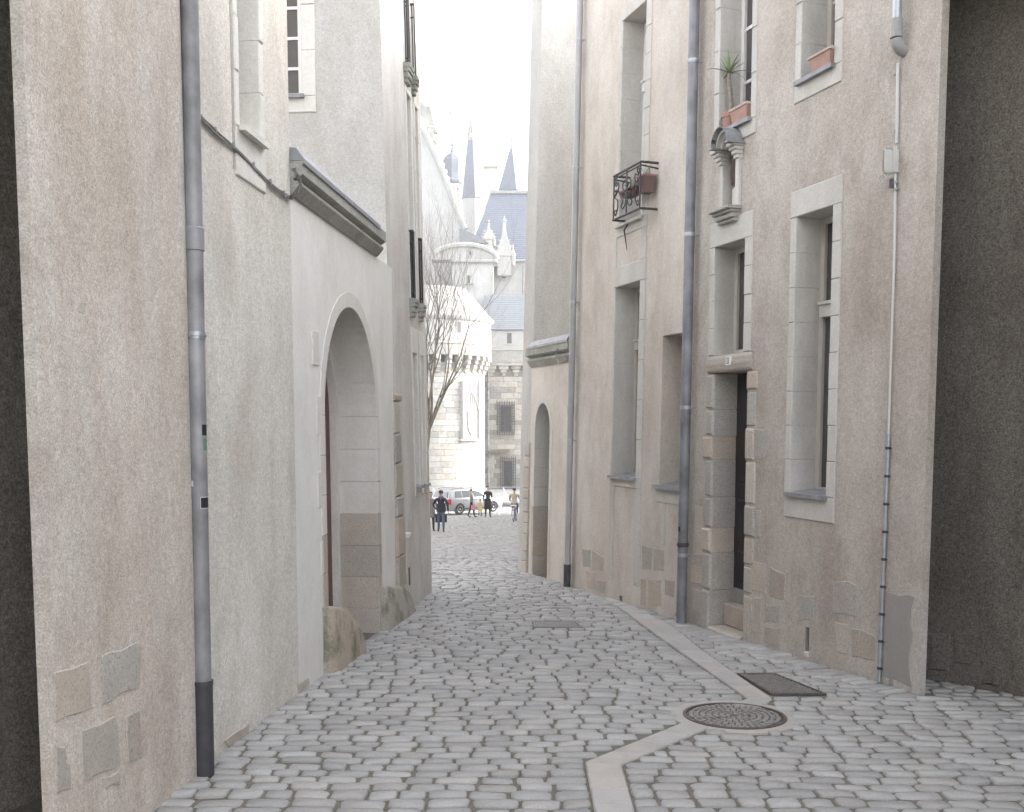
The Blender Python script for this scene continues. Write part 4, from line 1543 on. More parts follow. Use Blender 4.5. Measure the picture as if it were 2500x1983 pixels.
# ------------------------------------------------------------------ gate walls (both sides)
def gate_wall(F, s0, s1, ztop, aop, zspring, zapex, name, label, door, mats, jamb_low=None, cap_dir=1, depth=0.5):
    t = thing(name, base_of(F, (s0 + s1) / 2, -0.25), label, 'wall')
    a0, a1 = aop
    ring = 0.12 * min(1.0, (a1 - a0) / 1.0)
    am, hw_, rise = (a0 + a1) / 2, (a1 - a0) / 2, zapex - zspring
    k = 18
    mb = MB()
    oa = [(am - (hw_ + ring) * math.cos(math.pi * i / k), zspring + (rise + ring) * math.sin(math.pi * i / k)) for i in range(k + 1)]
    mb.quad(F.P(s0, ZB), F.P(a0 - ring, ZB), F.P(a0 - ring, ztop), F.P(s0, ztop))
    mb.quad(F.P(a1 + ring, ZB), F.P(s1, ZB), F.P(s1, ztop), F.P(a1 + ring, ztop))
    for i in range(k):
        p, q = oa[i], oa[i + 1]
        mb.quad(F.P(p[0], p[1]), F.P(q[0], q[1]), F.P(q[0], ztop), F.P(p[0], ztop))
    mb.quad(F.P(s0, ZB, -depth), F.P(s1, ZB, -depth), F.P(s1, ztop, -depth), F.P(s0, ztop, -depth))
    mb.quad(F.P(s0, ztop, 0), F.P(s1, ztop, 0), F.P(s1, ztop, -depth), F.P(s0, ztop, -depth))
    mb.quad(F.P(s0, ZB, 0), F.P(s0, ztop, 0), F.P(s0, ztop, -depth), F.P(s0, ZB, -depth))
    mb.quad(F.P(s1, ZB, 0), F.P(s1, ztop, 0), F.P(s1, ztop, -depth), F.P(s1, ZB, -depth))
    mb.build('wall', mats[0], t)
    # voussoirs
    nv = 9
    rd = 0.36
    for i in range(nv):
        mb = MB()
        vs, fs = [], []
        sub = 3
        for e in range(sub + 1):
            a = math.pi * (i + 0.004 + 0.992 * e / sub) / nv
            ca, sa = math.cos(a), math.sin(a)
            pi_, po_ = (am - hw_ * ca, zspring + rise * sa), (am - (hw_ + ring) * ca, zspring + (rise + ring) * sa)
            vs += [F.P(*pi_, -rd), F.P(*po_, -rd), F.P(*po_, 0.006), F.P(*pi_, 0.006)]
        for e in range(sub):
            b0 = e * 4
            for c_ in range(4):
                d_ = (c_ + 1) % 4
                fs.append((b0 + c_, b0 + d_, b0 + 4 + d_, b0 + 4 + c_))
        fs += [(0, 1, 2, 3), (sub * 4, sub * 4 + 3, sub * 4 + 2, sub * 4 + 1)]
        mb.add(vs, fs)
        mb.build('voussoir', mats[1], t)
    # jambs: pale stone above, brown granite below
    zlow = jamb_low if jamb_low is not None else zspring
    rr = random.Random(3)
    zg = g(F.P(am, 0).y) - 0.1
    for side in (0, 1):
        for (z0, z1, mt, hh) in ((zlow, zspring, mats[1], 0.28), (zg, zlow, mats[2], 0.34)):
            if z1 - z0 < 0.05:
                continue
            n_ = max(1, round((z1 - z0) / hh))
            for i in range(n_):
                mb = MB()
                e = rr.uniform(0, 0.05) if side == 0 else rr.uniform(0, 0.02)
                za, zb = z0 + (z1 - z0) * i / n_, z0 + (z1 - z0) * (i + 1) / n_
                if side == 0:
                    mb.cbox(F, a0 - ring - e, a0, za + 0.0015, zb - 0.0015, -rd, 0.008, 0.005)
                else:
                    mb.cbox(F, a1, a1 + ring + e, za + 0.0015, zb - 0.0015, -rd, 0.008, 0.005)
                mb.build('jamb_stone', mt, t)
    # inner rebate
    mb = MB()
    inn = 0.045
    for i in range(k):
        q = []
        for j, f_ in ((i, 0), (i + 1, 0), (i + 1, 1), (i, 1)):
            a = math.pi * j / k
            r_h, r_v = (hw_ + (0.05 if f_ else -inn)), (rise + (0.05 if f_ else -inn))
            q.append((am - r_h * math.cos(a), zspring + r_v * math.sin(a)))
        mb.hexa([F.P(x, z, -depth + 0.002) for x, z in q] + [F.P(x, z, -rd - 0.001) for x, z in q])
    mb.box(F, a0 - 0.05, a0 + inn, zg, zspring, -depth + 0.002, -rd - 0.001)
    mb.box(F, a1 - inn, a1 + 0.05, zg, zspring, -depth + 0.002, -rd - 0.001)
    mb.build('rebate', mats[1], t)
    # plank gate
    npl_ = max(3, round((a1 - a0) / 0.16))
    for i in range(npl_):
        sa = a0 - 0.03 + (a1 - a0 + 0.06) * i / npl_
        sb = a0 - 0.03 + (a1 - a0 + 0.06) * (i + 1) / npl_
        mb = MB()
        cm = max(-1, min(1, ((sa + sb) / 2 - am) / (hw_ + 0.03)))
        zt = zspring + rise * math.sqrt(max(0, 1 - cm * cm)) + 0.06
        mb.cbox(F, sa + 0.002, sb - 0.002, zg, zt, -0.47, -0.43, 0.005)
        mb.build('plank', door, t)
    return t


# right gate wall
F3 = frR(0.018)
F4 = frR(0.026)
s_r3 = F3.pix(1296, 1000)[0]
s_r4e = F3.pix(1264.5, 1392)[0]
zc3 = (F3.pix(1367, 872)[1] + F3.pix(1294, 913)[1]) / 2
a0_, a1_ = F3.pix(1339, 1250)[0], F3.pix(1303, 1250)[0]
zap = F3.pix(1324, 985)[1]
gw_r = gate_wall(F3, s_far + 0.004, s_r3 - 0.003, zc3, (a0_, a1_), zap - (a1_ - a0_) * 0.62, zap, 'gate_wall',
                 'low pale wall with a narrow arched gate and stone coping on the right', 'door_red', ('plaster_right_mid', 'limestone_right', 'granite_brown'), jamb_low=F3.pix(1303, 1237)[1])


def coping(t, F, s0, s1, z0, hh, proj, zinc_side):
    mb = MB()
    a = hh
    # two weathered courses with a hollow between
    prof = [(-0.45, z0 + 0.001), (0.02, z0 + 0.001), (proj * 0.75, z0 + a * 0.30), (proj * 0.75, z0 + a * 0.40), (-0.45, z0 + a * 0.40)]
    prof2 = [(-0.45, z0 + a * 0.401), (proj * 0.35, z0 + a * 0.401), (proj * 0.35, z0 + a * 0.49), (-0.45, z0 + a * 0.49)]
    prof3 = [(-0.45, z0 + a * 0.491), (proj * 0.55, z0 + a * 0.491), (proj, z0 + a * 0.60), (proj, z0 + a), (-0.45, z0 + a)]
    n_ = max(1, round((s1 - s0) / 0.75))
    for i in range(n_):
        sa, sb = s0 + (s1 - s0) * i / n_, s0 + (s1 - s0) * (i + 1) / n_
        for pr_ in (prof, prof2, prof3):
            mb = MB()
            k_ = len(pr_)
            va = [F.P(sa + 0.002, z, n) for n, z in pr_]
            vb = [F.P(sb - 0.002, z, n) for n, z in pr_]
            mb.add(va + vb, [tuple(range(k_))[::-1], tuple(range(k_, 2 * k_))] + [(q, (q + 1) % k_, k_ + (q + 1) % k_, k_ + q) for q in range(k_)])
            mb.build('coping_stone', 'coping_stone', t)
    mb = MB()
    pr_ = [(proj + 0.012, z0 + a - 0.02), (proj + 0.012, z0 + a + 0.012), (proj - 0.04, z0 + a + 0.085), (-0.45, z0 + a + 0.15), (-0.45, z0 + a + 0.002), (proj, z0 + a + 0.002), (proj, z0 + a - 0.02)]
    k_ = len(pr_)
    va = [F.P(s0, z, n) for n, z in pr_]
    vb = [F.P(s1 - 0.10 * (s1 - s0), z, n) for n, z in pr_]
    mb.add(va + vb, [tuple(range(k_))[::-1], tuple(range(k_, 2 * k_))] + [(q, (q + 1) % k_, k_ + (q + 1) % k_, k_ + q) for q in range(k_)])
    mb.build('flashing', 'zinc', t)


zt3 = F3.pix(1367, 838)[1]
coping(gw_r, F3, s_far + 0.006, s_r3 - 0.004, zc3, max(0.16, zt3 - zc3), 0.10, 1)

# right, far house and its gable over the gate wall
r4 = thing('townhouse', base_of(F4, (s_r3 + s_r4e) / 2, -2), 'tall pale house end wall at the far right mouth of the lane', 'house')
H4 = 8.2
mb = MB()
wall_sheet(mb, F4, s_r3, s_r4e, ZB, H4, [])
body(mb, F4, s_r3, s_r4e, ZB, H4, 4.5, (False, True))
FG4 = Fr((F4.P(s_r3, 0).x, F4.P(s_r3, 0).y), -F4.n, -F4.d)
wall_sheet(mb, FG4, 0.0, 4.5, ZB, H4, [], shear0=0.026)
mb.build('wall', 'plaster_right_far', r4)
rr = random.Random(12)
z = g(F4.P(s_r3, 0).y) - 0.05
ztq = F4.pix(1295, 1080)[1]
while z < ztq:
    h_ = rr.uniform(0.14, 0.3)
    mb = MB()
    mb.cbox(F4, s_r3 - 0.012, s_r3 + 0.16 + rr.uniform(0, 0.06), z + 0.004, min(z + h_, ztq) - 0.004, -0.2, 0.03 + rr.uniform(0, 0.01), 0.012)
    mb.build('quoin_stone', 'granite_brown' if rr.random() < 0.7 else 'granite_grey', r4)
    z += h_

# ------------------------------------------------------------------ left side
s_l1 = FL.pix(132, 1983, 0.035)[0]
s_lp = FL.pix(470, 1200)[0]
s_l2 = FL.pix(707, 400)[0]
F5 = frL(0.004)
F6 = frL(0.018)
s_l4 = F6.pix(945, 640)[0]
s_l4e = F6.pix(1055, 1444)[0]
HL = 6.4
lh = thing('townhouse', base_of(FL, (s_l1 + s_lp) / 2, -2), 'stained roughcast house end with exposed granite blocks at the left edge', 'house')
mb = MB()
LPROUD = 0.035
wall_sheet(mb, FL, s_l1, s_lp - 0.10, ZB, HL, [], n=LPROUD)
for i in range(6):       # rounded end by the drainpipe
    q = []
    for j in (i, i + 1):
        a = math.pi / 2 * j / 6
        q.append((s_lp - 0.10 + 0.10 * math.sin(a), LPROUD - 0.075 * (1 - math.cos(a))))
    mb.quad(FL.P(q[0][0], ZB, q[0][1]), FL.P(q[1][0], ZB, q[1][1]), FL.P(q[1][0], HL, q[1][1]), FL.P(q[0][0], HL, q[0][1]))
mb.quad(FL.P(s_l1, ZB, LPROUD), FL.P(s_l1, ZB, -0.012), FL.P(s_l1, HL, -0.012), FL.P(s_l1, HL, LPROUD))
mb.quad(FL.P(s_l1, ZB, -0.012), FL.P(s_l1 + 1.3, ZB, -0.012), FL.P(s_l1 + 1.3, HL, -0.012), FL.P(s_l1, HL, -0.012))
mb.quad(FL.P(s_l1 + 1.3, ZB, -0.012), FL.P(s_l1 + 1.3, ZB, -5), FL.P(s_l1 + 1.3, HL, -5), FL.P(s_l1 + 1.3, HL, -0.012))
mb.quad(FL.P(s_lp, ZB, -0.04), FL.P(s_lp, ZB, -5), FL.P(s_lp, HL, -5), FL.P(s_lp, HL, -0.04))
mb.quad(FL.P(s_l1, HL, LPROUD), FL.P(s_lp, HL, LPROUD), FL.P(s_lp, HL, -5), FL.P(s_l1, HL, -5))
mb.quad(FL.P(s_l1 + 1.3, ZB, -5), FL.P(s_lp, ZB, -5), FL.P(s_lp, HL, -5), FL.P(s_l1 + 1.3, HL, -5))
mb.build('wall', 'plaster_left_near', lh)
FLp = Fr(PL0 + FL.n * LPROUD, dL, NL)
cl = cpx(40, 1500, 3.541)
for i, (pts, mt) in enumerate([
    ([(300, 490), (640, 380), (655, 830), (312, 972)], 'granite_brown'),
    ([(715, 345), (830, 300), (1060, 225), (1095, 250), (1075, 640), (920, 700), (800, 790), (720, 800)], 'granite_grey'),
    ([(542, 1000), (860, 850), (880, 930), (910, 1310), (860, 1350), (562, 1470), (537, 1200)], 'granite_brown'),
    ([(942, 860), (1070, 790), (1090, 1250), (960, 1310), (937, 1100)], 'granite_grey'),
    ([(320, 1120), (420, 1110), (440, 1250), (480, 1300), (470, 1530), (335, 1590)], 'granite_brown'),
    ([(720, 1420), (900, 1340), (910, 1480), (760, 1510)], 'granite_brown')]):
    stone_poly(lh, FLp, cl(pts), mt, 0.005, seed=100 + i, c=0.02, jit=0.005)

# left, second house with a deep window
l2 = thing('townhouse', base_of(FL, (s_lp + s_l2) / 2, -2), 'light roughcast house with a narrow deep-set window behind the left drainpipe', 'house')
wop = (FL.pix(579, 200)[0], FL.pix(630, 200)[0], (FL.pix(579, 308)[1] + FL.pix(631, 353)[1]) / 2, 4.9)
wband = (wop[0] - FL.pix(569, 200)[0], FL.pix(640, 200)[0] - wop[1], 0.15, 0.28)
mb = MB()
wall_sheet(mb, FL, s_lp + 0.003, s_l2, ZB, HL + 0.4, [outer(wop, wband)])
body(mb, FL, s_lp + 0.003, s_l2, ZB, HL + 0.4, 5)
mb.build('wall', 'plaster_left_mid', l2)
window(l2, FL, wop, 0.30, wband, mat='limestone', rows=4, cols=1, hgt=0.33, sill='limestone', frame='window_white')
mb = MB()
mb.box(FL, wop[0] - wband[0] - 0.03, wop[0] - wband[0] - 0.002, wop[2] - 0.25, 5.0, -0.01, 0.004)
mb.build('mortar_joint', 'granite_brown', l2)
for i, pts in enumerate([[(545, 1808), (585, 1780), (607, 1766), (604, 1796), (560, 1832)], [(725, 1672), (752, 1655), (754, 1672), (728, 1692)]]):
    stone_poly(l2, FL, pts, 'granite_brown', 0.008, seed=120 + i)

# left gate wall
zc5 = (F5.pix(714, 494)[1] + F5.pix(944, 638)[1]) / 2
zt5 = (F5.pix(708, 395)[1] + F5.pix(910, 565)[1]) / 2
ga0, ga1 = F5.pix(799, 1400)[0], F5.pix(921, 1250)[0]
gzap = F5.pix(866, 756)[1]
gw_l = gate_wall(F5, s_l2 + 0.004, s_l4 - 0.003, zc5, (ga0, ga1), gzap - (ga1 - ga0) * 0.53, gzap, 'gate_wall',
                 'smooth pale wall with a wide arched gateway and stone coping on the left', 'door_red', ('plaster_gate', 'limestone', 'granite_brown'), jamb_low=F5.pix(922, 1255)[1])
coping(gw_l, F5, s_l2 + 0.006, F5.pix(938, 630, 0.08)[0], zc5, zt5 - zc5, 0.10, 0)
# quoin blocks let into the plaster on the near jamb
for i, (ya, yb, e) in enumerate(((815, 896, 0.17), (968, 1060, 0.09), (1150, 1235, 0.10), (1320, 1400, 0.05))):
    sq, zq1 = F5.pix(790, ya)
    _, zq0 = F5.pix(790, yb)
    mb = MB()
    mb.cbox(F5, ga0 - 0.12 - e, ga0 - 0.118, zq0, zq1, -0.02, 0.009, 0.004)
    mb.build('quoin_stone', 'limestone', gw_l)


# guard stones either side of the gate
def guard(F, pts, proud, name, label, mat):
    sp = [F.pix(*p) for p in pts]
    mb = MB()
    k_ = len(sp)
    zmin = min(p[1] for p in sp)
    zmax = max(p[1] for p in sp)
    cs_ = sum(p[0] for p in sp) / k_
    rings = [(-0.25, 1.0), (proud * 0.45, 1.0), (proud * 0.8, 0.93), (proud, 0.80)]
    vs, fs = [], []
    for n_, sc_ in rings:
        for s_, z_ in sp:
            h_ = (z_ - zmin) / (zmax - zmin)
            base = z_ < zmin + 0.12
            vs.append(F.P(cs_ + (s_ - cs_) * sc_, z_ - (0.1 if base else 0) - (0 if base else (1 - sc_) * 0.25), n_ * (1.15 - 0.5 * h_) if n_ > 0 else n_))
    for r_ in range(len(rings) - 1):
        for i in range(k_):
            j = (i + 1) % k_
            fs.append((r_ * k_ + i, r_ * k_ + j, (r_ + 1) * k_ + j, (r_ + 1) * k_ + i))
    fs.append(tuple((len(rings) - 1) * k_ + i for i in range(k_)))
    fs.append(tuple(range(k_))[::-1])
    mb.add(vs, fs)
    o_ = mb.build(name, mat, None, smooth=True)
    return tag(o_, label, 'guard stone', 'guard stones of the left gateway')


cg = cpx(760, 1100, 2.948)
guard(F5, cg([(80, 1130), (110, 1120), (160, 1122), (210, 1130), (255, 1190), (290, 1245), (318, 1310), (338, 1390), (345, 1450), (235, 1560), (90, 1665)]), 0.10, 'guard_stone', 'mossy rounded guard stone at the near side of the arched gateway', 'granite_moss')

# left, far house with balconies; its gable rises behind the gate wall
l4 = thing('townhouse', base_of(F6, (s_l4 + s_l4e) / 2, -2), 'tall grey-beige house with iron balconies at the left mouth of the lane', 'house')
guard(F6, cg([(495, 980), (560, 975), (620, 974), (660, 980), (690, 1040), (712, 1110), (718, 1165), (655, 1230), (500, 1385)]), 0.09, 'guard_stone', 'mossy guard stone at the far side of the arched gateway', 'granite_moss')
HL4 = 7.2
colA = ((F6.pix(1006, 859)[0] + F6.pix(1015, 1190)[0]) / 2, (F6.pix(1015, 859)[0] + F6.pix(1026, 1190)[0]) / 2)
colB = ((F6.pix(1025, 875)[0] + F6.pix(1034, 1180)[0]) / 2, (F6.pix(1032, 875)[0] + F6.pix(1041, 1180)[0]) / 2)
low = (F6.pix(1014, 1190)[1], F6.pix(1008, 862)[1])
mid = (F6.pix(1006, 728)[1], F6.pix(990, 224)[1])
top = (F6.pix(990, 158)[1], 6.95)
hl4, wins = [], []
for (sa, sb) in (colA, colB):
    for (za, zb) in (low, mid, top):
        op = (sa, sb, za, zb)
        bd = (0.05, 0.05, 0.28 if zb == low[1] else 0.06, 0.10 if zb == low[1] else 0.02)
        hl4.append(outer(op, bd))
        wins.append((op, bd, zb == low[1]))
mb = MB()
wall_sheet(mb, F6, s_l4, s_l4e, ZB, HL4, hl4)
body(mb, F6, s_l4, s_l4e, ZB, HL4, 5, (False, True))
FG = Fr((F6.P(s_l4, 0).x, F6.P(s_l4, 0).y), -F6.n, -F6.d)
gs0, gs1 = FG.pix(736, 150)[0], FG.pix(736, 150)[0] + 0.78
gwz0 = FG.pix(720, 236)[1]
g_op = (gs0, gs1, gwz0, gwz0 + 1.75)
g_band = (FG.pix(736, 150)[0] - FG.pix(770, 150)[0], 0.14, 0.15, gwz0 - FG.pix(740, 275)[1])
wall_sheet(mb, FG, 0.0, 5.0, ZB, HL4, [outer(g_op, g_band)], shear0=0.018)
mb.build('wall', ['plaster_left_far', 'plaster_gable'], l4)
wobj = l4.children[-1]
for p in wobj.data.polygons:      # the gable face carries its own, paler coat
    if abs(p.normal.dot(FG.n)) > 0.98 and p.center.length >= 0:
        p.material_index = 1
window(l4, FG, g_op, 0.10, g_band, mat='limestone', frame='window_white', rows=6, cols=2, hgt=0.42, sill='zinc', glass='glass_dark')
for op, bd, lowp in wins:
    window(l4, F6, op, 0.18, bd, mat='limestone', frame='window_white', rows=3, cols=1, hgt=0.4, sill='zinc' if lowp else None, lintel=True, bottom=True, frame_w=0.03)
for (sa, sb) in (colA, colB):
    for (za, hgt_, pxa, pxb, pyy) in ((mid[0], 0.74, 999 if sa == colA[0] else 1020, 1015 if sa == colA[0] else 1034, 640 if sa == colA[0] else 665), (top[0], 0.80, 984.5 if sa == colA[0] else 1004, 1002 if sa == colA[0] else 1017, 60 if sa == colA[0] else 140)):
        p_ = 0.06
        bs0, bs1 = F6.pix(pxa, pyy, 0)[0], F6.pix(pxb, pyy, p_)[0]
        mb = MB()
        zz = za - 0.02
        for q, (dz0, dz1, e) in enumerate(((0.0, -0.05, 1.0), (-0.05, -0.09, 0.85), (-0.09, -0.15, 0.6), (-0.15, -0.20, 0.35))):
            mb.cbox(F6, bs0 - 0.02 - 0.05 * e, bs1 + 0.02 + 0.05 * e, zz + dz1, zz + dz0 - 0.001, -0.02, p_ * e + 0.02, 0.008)
        bk = mb.build('balcony', 'coping_stone', l4)
        mb = MB()
        c0_, c1_ = bs0, bs1
        z0_ = zz
        for (aa, bb) in ((z0_ + 0.06, 0.010), (z0_ + hgt_, 0.014), (z0_ + hgt_ * 0.82, 0.008)):
            mb.tube([F6.P(c0_, aa, 0.0), F6.P(c0_, aa, p_ - 0.015), F6.P(c1_, aa, p_ - 0.015), F6.P(c1_, aa, 0.0)], bb, 6)
        n_ = 9
        for i in range(n_ + 1):
            ss_ = c0_ + (c1_ - c0_) * i / n_
            mb.tube([F6.P(ss_, z0_, p_ - 0.015), F6.P(ss_, z0_ + hgt_, p_ - 0.015)], 0.008, 5)
        for nn in (0.02,):
            for ss_ in (c0_, c1_):
                mb.tube([F6.P(ss_, z0_, nn), F6.P(ss_, z0_ + hgt_, nn)], 0.007, 5)
        mb.build('railing', 'wrought_iron', bk)
# granite quoins at the foot of the corner
rr = random.Random(5)
z = g(F6.P(s_l4, 0).y) + 0.3
ztq = F6.pix(950, 960)[1]
k = 0
while z < ztq:
    h_ = rr.uniform(0.2, 0.42)
    mb = MB()
    mb.cbox(F6, s_l4 - 0.014, s_l4 + 0.30 + rr.uniform(-0.04, 0.06), z + 0.004, min(z + h_, ztq) - 0.004, -0.2, 0.035 + rr.uniform(0, 0.01), 0.014)
    mb.build('quoin_stone', 'granite_brown' if k % 2 else 'granite_grey', l4)
    z += h_
    k += 1
mb = MB()
q0 = (s_l4 + 0.40)
zq = F6.pix(972, 1320)[1]
mb.cbox(F6, q0, q0 + 0.12, zq, zq + 0.05, 0, 0.07, 0.01)
mb.box(F6, q0 + 0.02, q0 + 0.08, zq - 0.4, zq - 0.001, 0, 0.02)
mb.build('letter_flap', 'limestone', l4)
mb = MB()
mb.box(F6, q0 + 0.25, q0 + 0.31, F6.pix(985, 1440)[1], F6.pix(985, 1395)[1], -0.01, 0.006)
mb.build('vent', 'sticker_black', l4)

# dark recessed wall of the covered passage at the left edge
FDL = Fr(DL0, DL1 - DL0, Vector(((DL0 - DL1).y, -(DL0 - DL1).x, 0)))
if FDL.n.x < 0:
    FDL.n = -FDL.n
pal = thing('passage_house', (DL1.x - 2, DL1.y - 1.5, g(DL1.y)), 'house over a covered side passage with shade painted into its dark wall at the left edge', 'house')
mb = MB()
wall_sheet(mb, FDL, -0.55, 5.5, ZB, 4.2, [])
mb.build('wall', 'plaster_shade_left', pal)
mb = MB()
mouth = [FL.P(s_l1 + 1.3, 0, -0.016), FL.P(s_l1, 0, -0.016), FL.P(s_l1 - 0.004, 0, LPROUD), FL.P(s_l1 - 5.5, 0, LPROUD), FL.P(s_l1 - 5.5, 0, -4), FL.P(s_l1 + 1.3, 0, -4)]
lo = [Vector((p.x, p.y, 4.2)) for p in mouth]
hi = [Vector((p.x, p.y, 9.0)) for p in mouth]
k = len(lo)
mb.add(lo + hi, [tuple(range(k))[::-1], tuple(range(k, 2 * k))] + [(i, (i + 1) % k, k + (i + 1) % k, k + i) for i in range(k)])
mb.build('upper_storey', 'plaster_left_near', pal)
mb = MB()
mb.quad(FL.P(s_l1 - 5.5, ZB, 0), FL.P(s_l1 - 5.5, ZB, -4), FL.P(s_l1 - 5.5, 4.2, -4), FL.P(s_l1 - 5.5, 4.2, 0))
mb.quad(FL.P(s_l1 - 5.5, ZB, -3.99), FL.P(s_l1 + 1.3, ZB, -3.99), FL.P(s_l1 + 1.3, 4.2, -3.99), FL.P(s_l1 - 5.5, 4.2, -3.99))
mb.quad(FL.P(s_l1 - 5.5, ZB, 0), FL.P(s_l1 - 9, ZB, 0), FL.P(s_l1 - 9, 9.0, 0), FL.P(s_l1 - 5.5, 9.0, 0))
mb.build('side_wall', 'plaster_shade_left', pal)

# ================================================================== PIPES, CABLES, POTS
def drainpipe(F, xt, xb, yb, r, nd, mat, label, collars, boot=None, stickers=(), ytop=-120, bend=None):
    """xt: pixel x at y=0, xb: pixel x at the foot; stands nd in front of the wall"""
    st_, zt_ = F.pix(xt, 0, nd)
    sb_, zb_ = F.pix(xb, yb, nd)
    zg = g(F.P(sb_, 0, nd).y)
    t = thing('drainpipe', tuple(Vector((F.P(sb_, 0, nd).x, F.P(sb_, 0, nd).y, zg))), label, 'drainpipe', 'drainpipes on the lane walls')

    def at(z):
        u = (z - zb_) / (zt_ - zb_)
        return F.P(sb_ + (st_ - sb_) * u, z, nd)
    ztop = zt_ + 1.2
    zlo = zg - 0.02
    zsplit = zlo
    if boot:
        zsplit = F.pix(xb, boot, nd)[1]
        pipe_run(t, [at(zlo), at(zsplit)], r + 0.006, 'pipe_boot', 'boot')
        mb = MB()
        mb.tube([at(zsplit - 0.02), at(zsplit + 0.003)], r + 0.009, 14)
        mb.build('boot_rim', 'pipe_boot', t, smooth=True)
    pipe_run(t, [at(zsplit - 0.01), at((zsplit + ztop) / 2), at(ztop)], r, mat, 'pipe')
    for yc, kind in collars:
        zc_ = F.pix(xb + (xt - xb) * (yb - yc) / yb, yc, nd)[1]
        if kind == 'sleeve':
            mb = MB()
            mb.tube([at(zc_ - 0.06), at(zc_ - 0.055), at(zc_ + 0.055), at(zc_ + 0.06)], [r + 0.001, r + 0.006, r + 0.006, r + 0.001], 14)
            mb.build('sleeve', mat, t, smooth=True)
        else:
            collar(t, at(zc_), r, at(zc_ + 0.1) - at(zc_), 'galvanised', 0.018, lug=-F.n * (nd + 0.02) + F.d * (-0.03))
    return t, at


FP = frL(0.0)
t_, at_ = drainpipe(FL, 462, 499, 1868, 0.0445, 0.058, 'zinc_pipe', 'thick grey zinc drainpipe with black boot on the left wall',
                    [(585, 'sleeve'), (820, 'ring')], boot=1660)
# printed stickers wrapped on the pipe (flat print, bent round the metal)
for (yy, hh, a0, a1, mt) in ((1050, 0.055, 0.15, 0.40, 'sticker_black'), (1085, 0.06, 0.2, 0.42, 'sticker_green'), (1227, 0.06, 0.04, 0.42, 'sticker_white'), (1227, 0.054, 0.055, 0.42, 'sticker_black'), (1180, 0.03, -0.35, -0.2, 'sticker_white')):
    zc_ = FL.pix(485, yy, 0.058)[1]
    p = at_(zc_)
    mb = MB()
    vd = Vector((CAMP.x - p.x, CAMP.y - p.y, 0)).normalized()
    a_c = math.atan2(vd.y, vd.x)
    rr_ = 0.0445 + (0.0014 if hh == 0.054 else 0.0008)
    n_ = 6
    for i in range(n_):
        q = []
        for j in (i, i + 1):
            a = a_c + (a0 + (a1 - a0) * j / n_) * math.pi
            q.append(p + Vector((rr_ * math.cos(a), rr_ * math.sin(a), 0)))
        mb.quad(q[0] - Vector((0, 0, hh / 2)), q[1] - Vector((0, 0, hh / 2)), q[1] + Vector((0, 0, hh / 2)), q[0] + Vector((0, 0, hh / 2)))
    mb.build('sticker', mt, t_)
t_, at_ = drainpipe(F1, 1696, 1663, 1514, 0.050, 0.085, 'pipe_blue', 'thick blue-grey drainpipe left of the dark doorway', [(150, 'ring'), (573, 'ring'), (995, 'ring'), (1355, 'ring')], ytop=-100)
collar(t_, at_(F1.pix(1668, 1330, 0.085)[1]), 0.052, (0, 0, 1), 'pipe_boot', 0.02)
collar(t_, at_(F1.pix(1664, 1500, 0.085)[1]), 0.05, (0, 0, 1), 'pipe_blue', 0.02)
for (yy, hh, mt) in ((1290, 0.05, 'sticker_black'), (1280, 0.03, 'sticker_green')):
    p = at_(F1.pix(1660, yy, 0.085)[1])
    mb = MB()
    vd = Vector((CAMP.x - p.x, CAMP.y - p.y, 0)).normalized()
    a_c = math.atan2(vd.y, vd.x)
    for i in range(4):
        q = []
        for j in (i, i + 1):
            a = a_c - (0.18 + 0.06 * j) * math.pi
            q.append(p + Vector((0.0508 * math.cos(a), 0.0508 * math.sin(a), 0)))
        mb.quad(q[0] - Vector((0, 0, hh / 2)), q[1] - Vector((0, 0, hh / 2)), q[1] + Vector((0, 0, hh / 2)), q[0] + Vector((0, 0, hh / 2)))
    mb.build('sticker', mt, t_)
drainpipe(F2, 1416, 1384, 1426, 0.040, 0.07, 'pipe_pale', 'slim grey drainpipe with black boot at the far end of the right wall', [(98, 'ring'), (410, 'ring'), (738, 'ring'), (1075, 'ring'), (1000, 'sleeve')], boot=1378)

# pvc outlet, conduit, junction box near the right corner
NPV = 0.07
zb_ = F1.pix(2190, 60, NPV)[1]
pv = thing('waste_pipe', tuple(F1.P(F1.pix(2190, 60, NPV)[0], F1.pix(2190, 137, NPV)[1], 0)), 'grey plastic waste pipe with an elbow high on the right corner', 'pipe')
sv = F1.pix(2190, 30, NPV)[0]
zv = [F1.pix(2190, y_, NPV)[1] for y_ in (-150, 50, 52, 92, 94, 118)]
pipe_run(pv, [F1.P(sv, zv[0], NPV), F1.P(sv, zv[1], NPV)], 0.033, 'galvanised', 'pipe')
mb = MB()
mb.tube([F1.P(sv, zv[1] + 0.01, NPV), F1.P(sv, zv[2] - 0.05, NPV), F1.P(sv, zv[2] - 0.052, NPV), F1.P(sv, zv[3], NPV)], [0.040, 0.040, 0.043, 0.043], 14)
mb.build('socket', 'pvc_grey', pv, smooth=True)
mb = MB()
el = []
for i in range(7):
    a = (math.pi / 2) * i / 6
    el.append(F1.P(sv, zv[4] - 0.075 * math.sin(a), NPV - 0.075 * (1 - math.cos(a))))
mb.tube(el, 0.040, 14)
mb.build('elbow', 'pvc_grey', pv, smooth=True)
cd = thing('conduit', tuple(Vector((F1.P(F1.pix(2145, 1666)[0], 0, 0.02).x, F1.P(F1.pix(2145, 1666)[0], 0, 0.02).y, g(7)))), 'thin galvanised cable conduit running down the right corner to the ground', 'conduit')
cpts = [(2192, 155), (2189, 350), (2186, 425), (2184, 600), (2169, 1060), (2160, 1300), (2146, 1664)]
cw = [F1.P(*F1.pix(x, y_, 0.018), 0.018) for x, y_ in cpts]
